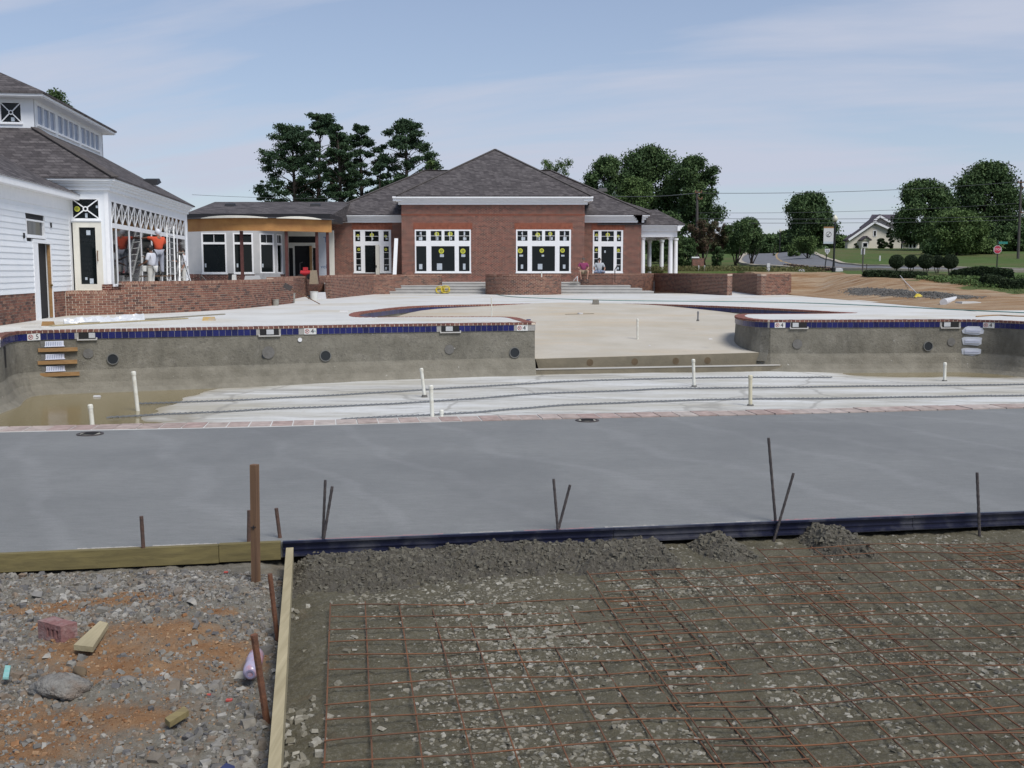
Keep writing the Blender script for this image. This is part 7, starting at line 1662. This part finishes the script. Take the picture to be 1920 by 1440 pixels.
c = Vector(((bx0_ + bx1_) / 2, 75.985, zat(439.5, 76))); mb = MB(); mb.disc(c, (0, -1, 0), .20, .004, 22, ri=.175); mb.bar(c + Vector((-.09, -.004, -.1)), c + Vector((.1, -.004, .13)), .035, .004, up=(0, -1, 0)); mb.bar(c + Vector((-.1, -.004, -.13)), c + Vector((.09, -.004, -.13)), .03, .004, up=(0, -1, 0)); mb.bar(c + Vector((-.1, -.004, 0)), c + Vector((.0, -.004, -.05)), .025, .004, up=(0, -1, 0)); mb.build('banner_emblem', m_ink, ban)
b_ = onT(1461, 150); t = thing('street_lamp', 'tiny distant street lamp against the dark trees where the road ends', 'street lamp', b_); mb = MB(); mb.tube([b_, b_ + Vector((0, 0, 3.0))], .08, 6); mb.build('post', m_black, t); mb = MB(); mb.lathe(b_ + Vector((0, 0, 3.0)), [(.1, 0), (.2, .2), (.1, .45)], 8); mb.build('globe', m_globe, t)
# shield-shaped sign with 22
b_ = onT(1546, 80); c = Q(1551, 471, 79.9); t = thing('road_sign', 'white road sign with dark numerals on a leaning thin post', 'road sign', b_); mb = MB(); mb.bar(b_, c + Vector((.0, .03, -.1)), .06); mb.build('post', m_black, t)
mb = MB(); s = .17; o_ = [(-1.2, 1.05), (1.2, 1.05), (1.05, -.2), (0, -1.5), (-1.05, -.2)]; f0 = [(c.x + a * s, 79.86, c.z + b3 * s) for a, b3 in o_]; f1 = [(x_, 79.88, z_) for x_, y_, z_ in f0]; mb.face(f0[::-1]); mb.face(f1)
for i in range(5): mb.face([f0[i], f0[(i + 1) % 5], f1[(i + 1) % 5], f1[i]])
mb.build('sign_plate', m_lit, t); put_text('22', .26, (c.x, 79.853, c.z), (1, 0, 0), (0, -1, 0), M('navy_print', (.02, .03, .12), None, 5, .5), t)
b_ = onT(1617.5, 72); t = thing('road_sign', 'back of a small rectangular road sign on a grey post', 'road sign', b_); mb = MB(); mb.bar(b_, (b_.x, 72, zat(465, 72)), .07); mb.build('post', m_rebar, t); mb = MB(); mb.box(b_.x - .14, b_.x + .14, 72.04, 72.06, zat(477, 72), zat(466, 72)); mb.build('sign_plate', m_lit, t)
b_ = onT(1625, 74); mb = MB(); mb.bar(b_, b_ + Vector((0, 0, .55)), .05); mb.disc(b_ + Vector((0, 0, .05)), (0, 0, 1), .12, .08, 10); tag(mb.build('marker_post', m_rebar, None, b_), 'thin grey marker post beside the back of the road sign', 'marker post')
b_ = onT(1649.5, 98); mb = MB(); mb.box(b_.x - .06, b_.x + .06, 98, 98.1, b_.z, b_.z + .5); tag(mb.build('marker_post', m_lit, None, b_), 'small white marker post on the lawn below the cream house', 'marker post')
# stop sign
Y = 82; b_ = onT(1869, Y); t = thing('stop_sign', 'red octagonal stop sign with a green street name sign above', 'stop sign', b_); c = Q(1870.5, 468, Y - .05)
mb = MB(); mb.bar(b_ - Vector((0, 0, .1)), (b_.x, Y, zat(450, Y)), .07); mb.build('post', m_black, t); oct_ = lambda s, y_: [(c.x + s * math.cos(R(22.5 + 45 * i)), y_, c.z + s * math.sin(R(22.5 + 45 * i))) for i in range(8)]
def octo(s, y0_, y1_, mat, nm):
    mb = MB(); a_ = oct_(s, y0_); b3 = oct_(s, y1_); mb.face(a_); mb.face(b3[::-1])
    for i in range(8): mb.face([a_[i], b3[i], b3[(i + 1) % 8], a_[(i + 1) % 8]])
    mb.build(nm, mat, t)
octo(.335, c.y, c.y + .01, m_lit, 'sign_border'); octo(.305, c.y - .006, c.y, M('stop_red', (.42, .03, .06), None, 5, .4), 'sign_plate'); put_text('STOP', .24, (c.x, c.y - .009, c.z), (1, 0, 0), (0, -1, 0), m_lit, t)
mb = MB(); mb.box(b_.x + .05, b_.x + .75, Y - .02, Y + .01, zat(457.5, Y), zat(453, Y)); mb.build('street_name_plate', M('sign_green', (.02, .20, .16), None, 5, .5), t)
# brick sign wall, stakes, white boxes
Y = 84; x0_, x1_ = xq(1298, Y), xq(1320, Y); zb_2 = tzf(x0_, Y); t = thing('sign_wall', 'small brick gate wall with a white capstone beyond the portico', 'gate wall', (x0_, Y, zb_2)); mb = MB(); mb.box(x0_, x1_, Y, Y + .4, zb_2 - .1, zat(484, Y)); mb.build('brick_body', m_hbrick, t); mb = MB(); mb.box(x0_ - .05, x1_ - .4, Y - .05, Y + .45, zat(484, Y), zat(481.5, Y)); mb.build('capstone', m_trim, t)
for u_, lab in ((1310, 'left one of the two white stakes behind the long terrace wall'), (1321, 'right one of the two white stakes behind the long terrace wall')):
    b_ = onT(u_, 77.5); mb = MB(); mb.bar(b_ - Vector((0, 0, .1)), b_ + Vector((0, 0, .42)), .08); tag(mb.build('white_stake', m_lit, None, b_), lab, 'stake')
b_ = onT(1441, 77); mb = MB(); mb.bar(b_ - Vector((0, 0, .3)), (b_.x - .02, 77, zat(493.5, 77)), .22, .1); tag(mb.build('marker_board', m_lit, None, b_), 'white marker board standing behind the square planter wall', 'marker board')
for u_, Y, w_, lab in ((1574, 76.2, .55, 'white box on the ground beside the street lamp'), (1504, 77, .45, 'white rubble on the grass bank left of the street lamp')):
    b_ = onT(u_, Y); mb = MB(); mb.hexa([(b_.x - w_ / 2, Y, b_.z), (b_.x + w_ / 2, Y, b_.z), (b_.x + w_ / 2, Y + .4, b_.z), (b_.x - w_ / 2, Y + .4, b_.z), (b_.x - w_ * .46, Y, b_.z + .25), (b_.x + w_ * .44, Y, b_.z + .2), (b_.x + w_ * .4, Y + .4, b_.z + .25), (b_.x - w_ * .4, Y + .4, b_.z + .22)]); tag(mb.build('utility_box', m_lit, None, b_), lab, 'box')
# poles and wires
def pole(u_, vt, Y, lab, arms):
    b_ = onT(u_, Y); zt2 = zat(vt, Y); t = thing('utility_pole', lab, 'utility pole', b_); mb = MB(); mb.tube([b_ - Vector((0, 0, .2)), (b_.x - .05, Y, (b_.z + zt2) / 2), (b_.x - .1, Y, zt2)], [.14, .125, .10], 10); mb.build('pole', M('grey_pole_wood', (.085, .078, .072), (.055, .05, .047), 5, .9), t)
    for v_, w0, w1 in arms: mb = MB(); mb.bar((b_.x + w0, Y - .1, zat(v_, Y)), (b_.x + w1, Y - .1, zat(v_, Y)), .1); mb.lathe((b_.x + w1 * .9, Y - .1, zat(v_, Y)), [(.05, 0), (.07, .1), (.03, .18)], 8); mb.lathe((b_.x + w0 * .9, Y - .1, zat(v_, Y)), [(.05, 0), (.07, .1), (.03, .18)], 8); mb.build('crossarm', m_wood_b, t)
    return t
pole(1908, 337, 104, 'tall wooden utility pole at the right edge of the picture', [(342, -.45, .2), (352, 0, .7), (399, 0, .9)]); pole(1306.5, 357, 93, 'wooden utility pole in front of the large dark trees', [(361, -.3, .3), (373, 0, .35)])
m_cab = M('cable', (.05, .055, .06), None, 5, .6)
def wire(a_, b_3, sag, lab, r=.02):
    A_, B_ = Q(*a_), Q(*b_3); mb = MB(); mb.tube([A_.lerp(B_, i / 24) - Vector((0, 0, sag * 4 * (i / 24) * (1 - i / 24))) for i in range(25)], r, 5); tag(mb.build('overhead_wire', m_cab, None, A_), lab, 'overhead wire')
wire((1906, 341, 104), (1306, 362, 93), .35, 'upper overhead wire between the two utility poles', .022); wire((1906, 381, 104), (1306, 399, 93), .3, 'overhead wire below the upper one between the two poles', .016); wire((1906, 405, 104), (1306, 409.5, 93), .15, 'third overhead wire between the poles, passing the house roof', .02); wire((1906, 412, 104), (1306, 417.5, 93), .15, 'lowest overhead wire between the two utility poles', .02)
wire((1306, 362, 93), (1110, 366, 82), .2, 'overhead wire from the left pole to the clubhouse roof', .03); wire((360, 365, 92), (640, 372, 92), .1, 'thin overhead wire beyond the link roof at left', .015); wire((1906, 341, 104), (2200, 330, 104), .1, 'overhead wire leaving the right utility pole out of the picture', .022)
# tie of the shrub, yellow peg, rubble along the deck
A_ = onT(1681, 65.6) + Vector((0, 0, .3)); B_ = onT(1722, 49.5) if False else Vector((xat(1722, 552, 50), 50, tzf(xat(1722, 552, 50), 50))); mb = MB(); mb.tube([A_, A_.lerp(B_, .5) - Vector((0, 0, .0)), B_ + Vector((0, 0, .12))], .018, 5); tag(mb.build('guy_rope', m_lit, None, A_), 'pale rope stretched from the leftmost round shrub down to the yellow peg', 'rope')
mb = MB(); mb.hexa([(B_.x - .22, 49.9, B_.z), (B_.x + .24, 49.9, B_.z), (B_.x + .2, 50.1, B_.z), (B_.x - .2, 50.1, B_.z), (B_.x - .1, 49.95, B_.z + .18), (B_.x + .08, 49.95, B_.z + .14), (B_.x + .06, 50.05, B_.z + .16), (B_.x - .08, 50.05, B_.z + .18)]); tag(mb.build('yellow_peg', m_yh, None, B_), 'yellow peg on the clay bank at the end of the rope', 'peg')
n = 16000; X_ = rt.uniform(0, 1, n); A0 = Vector(P(1580, 556.5).xy); A1 = Vector(P(1775, 567).xy); xx = A0.x + (A1.x - A0.x) * X_ + .8 + rt.normal(0, .33, n); yy = A0.y + (A1.y - A0.y) * X_ + rt.normal(0, .7, n); hh = .20 * np.exp(-((xx - (A0.x + (A1.x - A0.x) * X_ + .8)) / .4) ** 2) * np.sin(np.pi * np.clip(X_, .02, .98)) ** .6
rg = np.random.default_rng(8); o = stones('gravel_pile', xx, yy, np.maximum(tz(xx, yy), 0) + hh * rg.random(n), rg.uniform(.018, .045, n), M_ramp('dark_gravel', [(.09, .09, .085), (.15, .145, .135), (.22, .205, .185)], 'face', 20, .9)); 
A_, B_ = P(1769, 567, .12), P(1795, 561, .12); mb = MB(); mb.tube([A_, B_], .15, 14); tag(mb.build('white_pipe', m_lit, None, A_), 'thick white pipe section lying beside the gravel pile', 'pipe')
lump('concrete_slab', 1815, 571.5, 0.0, .9, .8, .14, m_concs, 'flat broken concrete slab on the clay right of the white pipe', 'concrete slab')

# ------------------------------------------------------------------ people
def skinned(name, J, E, parent, mat, sub=2, root=0):
    me = bpy.data.meshes.new('tmp'); me.from_pydata([j[0] for j in J], E, []); o = bpy.data.objects.new('tmp', me); COL.objects.link(o)
    m_ = o.modifiers.new('s', 'SKIN'); m_.use_smooth_shade = True; s2 = o.modifiers.new('d', 'SUBSURF'); s2.levels = sub; s2.render_levels = sub
    if not me.skin_vertices: me.skin_vertices_new() if hasattr(me, 'skin_vertices_new') else None
    sv = me.skin_vertices[0].data
    for i, j in enumerate(J): r_ = j[1]; sv[i].radius = r_ if isinstance(r_, tuple) else (r_, r_); sv[i].use_root = (i == root)
    dg = bpy.context.evaluated_depsgraph_get(); dg.update(); me2 = bpy.data.meshes.new_from_object(o.evaluated_get(dg)); bpy.data.objects.remove(o); me2.materials.clear(); me2.materials.append(mat)
    for p in me2.polygons: p.use_smooth = True
    org = ORG[parent.name]; me2.transform(Matrix.Translation(-org)); return link(name, me2, parent)
m_skin1 = M('skin_light', (.40, .22, .16), (.34, .18, .13), 9, .6); m_skin2 = M('skin_brown', (.16, .08, .05), (.13, .065, .04), 9, .6); m_hair = M('dark_hair', (.02, .016, .013), None, 9, .8); m_hairg = M('greying_hair', (.08, .07, .065), None, 9, .8)
def person(label, base, face, J, shirt, trous, skin, hair, capc=None, sleeve=.55, shoes=None, shorts=False):
    """J: joints in metres, x = to the person's left hand... laid out in the frame (right, forward, up) turned to 'face'"""
    t = thing('person', label, 'person', base); f = Vector((math.cos(face), math.sin(face), 0)); s = Vector((f.y, -f.x, 0)); b3 = Vector(base)
    W = {k: b3 + s * v_[0] + f * v_[1] + Vector((0, 0, v_[2])) for k, v_ in J.items()}; g_ = lambda k: tuple(W[k])
    mid = lambda a, b4, k: tuple(W[a].lerp(W[b4], k))
    body = [(g_('pelvis'), (.13, .11)), (g_('waist'), (.12, .10)), (g_('chest'), (.155, .115)), (g_('neckb'), .06), (mid('neckb', 'head', .4), .055), (mid('neckb', 'head', .75), .075), (g_('head'), (.082, .098)), (g_('crown'), .06)]
    Ed = [(0, 1), (1, 2), (2, 3), (3, 4), (4, 5), (5, 6), (6, 7)]
    for sd in 'LR':
        i = len(body); body += [(g_('sh' + sd), .065), (g_('el' + sd), .042), (g_('wr' + sd), .028), (g_('ha' + sd), .036)]; Ed += [(2, i), (i, i + 1), (i + 1, i + 2), (i + 2, i + 3)]
        i = len(body); body += [(g_('hi' + sd), .095), (g_('kn' + sd), .06), (g_('an' + sd), .042), (g_('to' + sd), .038)]; Ed += [(0, i), (i, i + 1), (i + 1, i + 2), (i + 2, i + 3)]
    skinned('body', body, Ed, t, skin)
    sh = [(g_('pelvis'), (.155, .14)), (g_('waist'), (.17, .15)), (g_('chest'), (.185, .145)), (mid('chest', 'neckb', .75), (.11, .09))]; Es = [(0, 1), (1, 2), (2, 3)]
    for sd in 'LR': i = len(sh); sh += [(g_('sh' + sd), .085), (mid('sh' + sd, 'el' + sd, sleeve), .07), (mid('sh' + sd, 'el' + sd, sleeve + .25), .066)]; Es += [(2, i), (i, i + 1), (i + 1, i + 2)]
    skinned('shirt', sh, Es, t, shirt)
    tr = [(g_('pelvis'), (.16, .135))]; Et = []
    for sd in 'LR':
        i = len(tr); tr += [(g_('hi' + sd), .115), (mid('hi' + sd, 'kn' + sd, .55), .095), (g_('kn' + sd), .08)]; Et += [(0, i), (i, i + 1), (i + 1, i + 2)]
        if not shorts: tr += [(mid('kn' + sd, 'an' + sd, .5), .075), (mid('kn' + sd, 'an' + sd, .95), .068)]; Et += [(i + 2, i + 3), (i + 3, i + 4)]
    skinned('trousers', tr, Et, t, trous)
    hd = W['head']; up = (W['crown'] - W['head']).normalized(); hf = (f - up * f.dot(up)).normalized(); hs2 = hf.cross(up)
    mb = MB(); n = 12; 
    def dome(r_, z0_, z1_, off, mat_, nm, brim=False):
        mb = MB(); V = []
        k = 7
        for i in range(k + 1):
            th = (math.pi / 2) * i / k; 
            for j in range(16): ph = 2 * math.pi * j / 16; V.append(tuple(hd + up * (z0_ + (z1_ - z0_) * math.sin(th)) + (hs2 * math.cos(ph) * .92 + hf * (math.sin(ph) * 1.08)) * r_ * math.cos(th * .97) + hf * off))
        mb.v = V; mb.f = [(i * 16 + j, i * 16 + (j + 1) % 16, (i + 1) * 16 + (j + 1) % 16, (i + 1) * 16 + j) for i in range(k) for j in range(16)]; mb.m = [0] * len(mb.f); mb.r = [.5] * len(mb.f)
        if brim: a_ = hd + up * z0_; mb.hexa([a_ + hf * .07 + hs2 * .08, a_ + hf * .07 - hs2 * .08, a_ + hf * .19 - hs2 * .06 - up * .02, a_ + hf * .19 + hs2 * .06 - up * .02] + [q + up * .015 for q in (a_ + hf * .07 + hs2 * .08, a_ + hf * .07 - hs2 * .08, a_ + hf * .19 - hs2 * .06 - up * .02, a_ + hf * .19 + hs2 * .06 - up * .02)])
        mb.build(nm, mat_, t, smooth=True)
    dome(.108, -.01 if capc is None else -.03, .135, -.012, hair, 'hair')
    if capc: dome(.116, .02, .15, .0, capc, 'cap', True)
    mb = MB(); nz = hd + hf * .098 - up * .01; mb.hexa([nz - hs2 * .015 - up * .03, nz + hs2 * .015 - up * .03, nz + hf * .028 + hs2 * .008 - up * .028, nz + hf * .028 - hs2 * .008 - up * .028, nz - hs2 * .008 + up * .03, nz + hs2 * .008 + up * .03, nz + hf * .004 + hs2 * .005 + up * .03, nz + hf * .004 - hs2 * .005 + up * .03])
    for q_ in (-1, 1): mb.disc(hd + hs2 * q_ * .088 - up * .01, hs2 * q_, .026, .012, 10)
    mb.build('nose_and_ears', skin, t); mb = MB()
    for q_ in (-1, 1): mb.disc(hd + hf * .093 + hs2 * q_ * .033 + up * .018, hf, .011, .006, 8)
    mb.disc(hd + hf * .090 - up * .055, hf, .02, .006, 8); mb.build('eyes_and_mouth', m_hair, t)
    for sd in 'LR':
        d_ = (W['ha' + sd] - W['wr' + sd]).normalized(); cr_ = d_.cross(Vector((0, 0, 1)) if abs(d_.z) < .9 else f).normalized(); mb = MB()
        for j, ln in enumerate((.075, .085, .08, .062)): p0 = W['ha' + sd] + cr_ * (j - 1.5) * .019; mb.tube([p0 - d_ * .02, p0 + d_ * ln * .55, p0 + d_ * ln * .9 - cr_.cross(d_) * .02], [.010, .009, .007], 6)
        p0 = W['ha' + sd] - d_ * .03; mb.tube([p0, p0 + cr_ * -.045 + d_ * .02, p0 + cr_ * -.055 + d_ * .05], [.012, .011, .008], 6); mb.build('fingers', skin, t)
        mb = MB(); a_ = W['an' + sd]; c_ = W['to' + sd]; dd = (c_ - a_); dd.z = 0; dd.normalize(); sz_ = dd.cross(Vector((0, 0, 1))); fz_ = W['to' + sd].z
        mb.hexa([a_ - dd * .07 + sz_ * .04 + Vector((0, 0, fz_ - .03 - a_.z)), a_ - dd * .07 - sz_ * .04 + Vector((0, 0, fz_ - .03 - a_.z)), c_ + dd * .05 - sz_ * .045 - Vector((0, 0, .03)), c_ + dd * .05 + sz_ * .045 - Vector((0, 0, .03)), a_ - dd * .055 + sz_ * .04 + Vector((0, 0, .03)), a_ - dd * .055 - sz_ * .04 + Vector((0, 0, .03)), c_ + dd * .03 - sz_ * .035 + Vector((0, 0, .03)), c_ + dd * .03 + sz_ * .035 + Vector((0, 0, .03))]); mb.build('shoe', shoes or m_black, t)
    return t
def standing(h=1.0, **k):
    J = dict(pelvis=(0, 0, .93), waist=(0, .01, 1.08), chest=(0, .0, 1.28), neckb=(0, -.01, 1.45), head=(0, .03, 1.62), crown=(0, .02, 1.70), shL=(-.19, 0, 1.38), shR=(.19, 0, 1.38), elL=(-.24, .0, 1.10), elR=(.24, .0, 1.10), wrL=(-.22, .12, .88), wrR=(.22, .12, .88), haL=(-.21, .16, .80), haR=(.21, .16, .80), hiL=(-.09, 0, .88), hiR=(.09, 0, .88), knL=(-.10, .03, .48), knR=(.10, .03, .48), anL=(-.11, 0, .08), anR=(.11, 0, .08), toL=(-.12, .16, .04), toR=(.12, .16, .04)); J.update(k); return {a: (v_[0] * h, v_[1] * h, v_[2] * h) for a, v_ in J.items()}
m_ws = M('white_cotton', (.66, .67, .72), (.58, .60, .66), 9, .9); m_wp = M('painter_trousers', (.60, .59, .55), (.50, .50, .47), 6, .9); m_or = M('orange_cotton', (.62, .10, .045), (.52, .07, .03), 5, .9); m_gp = M('light_grey_trousers', (.36, .38, .44), (.28, .30, .36), 5, .9)
m_pu = M('plum_cotton', (.26, .045, .12), (.19, .03, .09), 7, .9); m_gs = M('grey_cotton', (.42, .45, .48), (.34, .37, .40), 7, .9); m_jn = M('pale_denim', (.24, .30, .40), (.17, .22, .32), 9, .9); m_kh = M('khaki_cotton', (.34, .27, .19), (.27, .21, .15), 9, .9)
q = Q(284, 500, 37.9); person('standing painter in a white T-shirt and white trousers holding a pail', (q.x, q.y, .66), R(172), standing(.985, elR=(.3, .10, 1.14), wrR=(.26, .34, 1.26), haR=(.25, .42, 1.30), elL=(-.26, .06, 1.10), wrL=(-.2, .30, 1.02), haL=(-.19, .36, .99), head=(0, .05, 1.60)), m_ws, m_wp, m_skin2, m_hair, m_black)
q2 = Q(270, 500, 37.7); t = thing('paint_pail', 'white paint pail in the hand of the standing painter', 'pail', (q2.x, q2.y, zat(509, 37.7))); mb = MB(); mb.lathe((q2.x, q2.y, zat(509, 37.7)), [(.08, 0), (.095, .2), (.1, .21), (.085, .21), (.075, .02)], 12); mb.build('pail_body', m_bw, t); mb = MB(); mb.tube([Vector((q2.x + .09 * math.cos(a), q2.y, zat(509, 37.7) + .2 + .09 * math.sin(a))) for a in [math.pi * i / 8 for i in range(9)]], .006, 5); mb.build('handle', m_rebar, t)
q = Q(298.5, 500, 39.3); zf_ = zat(516.5, 39.3); person('painter in an orange shirt and grey trousers reaching up to the windows', (q.x, q.y, zf_), R(118), standing(1.0, elL=(-.42, .16, 1.40), wrL=(-.55, .36, 1.38), haL=(-.60, .44, 1.40), elR=(.25, .14, 1.14), wrR=(.12, .32, 1.25), haR=(.08, .38, 1.28), head=(0, .08, 1.60)), m_or, m_gp, m_skin2, m_ws, m_ws)
t = thing('work_platform', 'low trestle platform under the painter in the orange shirt', 'trestle', (q.x, q.y, TZ)); mb = MB(); mb.bar((q.x - .25, q.y - 1.0, zf_ - .02), (q.x - .05, q.y + 1.2, zf_ - .02), .3, .04); mb.build('plank', m_wood_b, t)
for s_ in (-.8, 1.0):
    for o_ in (-.12, .14): mb = MB(); mb.bar((q.x - .15 + o_, q.y + s_, zf_ - .04), (q.x - .15 + o_ * 1.8, q.y + s_, TZ), .05); mb.build('leg', m_lit, t)
q = Q(344, 500, 45.6); person('painter with dark hair in a white shirt behind the stepladder', (q.x, q.y, .66), R(215), standing(1.0, elR=(.27, .1, 1.15), wrR=(.25, .33, 1.2), haR=(.25, .4, 1.22)), m_ws, m_wp, m_skin1, m_hair)
# ladders
m_al = M('aluminium', (.42, .43, .44), (.30, .31, .32), 12, .4, metal=.6)
def LQ(u_, v_, Y): return Q(u_, v_, Y)
t = thing('extension_ladder', 'tall grey extension ladder leaning against the pavilion windows', 'ladder', Q(320, 525, 41)); A0, A1, B0, B1 = LQ(313, 423, 42.2), LQ(325.5, 425, 42.2), LQ(314, 530, 40.6), LQ(329, 532, 40.6)
for a_, b_3, nm in ((A0, B0, 'rail'), (A1, B1, 'rail')): mb = MB(); mb.bar(a_, b_3, .05, .09); mb.build(nm, m_al, t)
for i in range(9): s_ = (i + .6) / 9; mb = MB(); mb.tube([A0.lerp(B0, s_), A1.lerp(B1, s_)], .02, 6); mb.build('rung', m_al, t)
t = thing('stepladder', 'paint-spattered stepladder standing right of the extension ladder', 'stepladder', Q(343, 528, 43)); A0, A1, B0, B1 = LQ(336.5, 475, 43.2), LQ(341.5, 475, 43.2), LQ(337.5, 532, 42.6), LQ(358.5, 533, 42.6)
C0, C1 = LQ(325, 531, 44.6), LQ(331, 532, 44.6)
for a_, b_3 in ((A0, B0), (A1, B1), (A0, C0), (A1, C1)): mb = MB(); mb.bar(a_, b_3, .045, .07); mb.build('leg', m_al, t)
for v_ in (490, 504.6, 519.6): s_ = (v_ - 475) / 57; mb = MB(); mb.bar(A0.lerp(B0, s_), A1.lerp(B1, s_), .09, .03); mb.build('step', m_lit, t)
mb = MB(); mb.bar(A0 + Vector((-.06, 0, .03)), A1 + Vector((.06, 0, .03)), .25, .05); mb.build('top_cap', m_bg, t)
# two seated men on the wall
def seated(**k):
    J = dict(pelvis=(0, 0, .10), waist=(0, .04, .26), chest=(0, .03, .46), neckb=(0, .03, .62), head=(0, .07, .77), crown=(0, .06, .86), shL=(-.20, .03, .54), shR=(.20, .03, .54), elL=(-.30, .10, .30), elR=(.30, .10, .30), wrL=(-.20, .28, .22), wrR=(.20, .28, .22), haL=(-.16, .34, .20), haR=(.16, .34, .20), hiL=(-.11, .05, .08), hiR=(.11, .05, .08), knL=(-.24, .42, .12), knR=(.24, .42, .12), anL=(-.18, .42, -.34), anR=(.16, .40, -.34), toL=(-.20, .56, -.38), toR=(.18, .54, -.38)); J.update(k); return {a: (v_[0] * 1.1, v_[1] * 1.1, v_[2] * 1.1) for a, v_ in J.items()}
person('seated man in a plum shirt and khaki shorts beside the right flight of steps', (xat(1093.5, 510, 65.9), 65.85, 1.27), R(-88), seated(), m_pu, m_kh, m_skin1, m_hairg, shorts=True)
person('seated man in a grey T-shirt and pale jeans on the long terrace wall', (xat(1123.5, 510, 66.3), 66.35, 1.27), R(-88), seated(knL=(-.30, .2, .08), knR=(.30, .2, .08), anL=(-.2, -.15, .02), anR=(.2, -.15, .02), toL=(-.1, -.1, .02), toR=(.1, -.1, .02), elL=(-.33, .05, .28), elR=(.33, .05, .28), wrL=(-.26, .14, .12), wrR=(.26, .14, .12), haL=(-.22, .18, .10), haR=(.22, .18, .10)), m_gs, m_jn, m_skin1, m_hair)
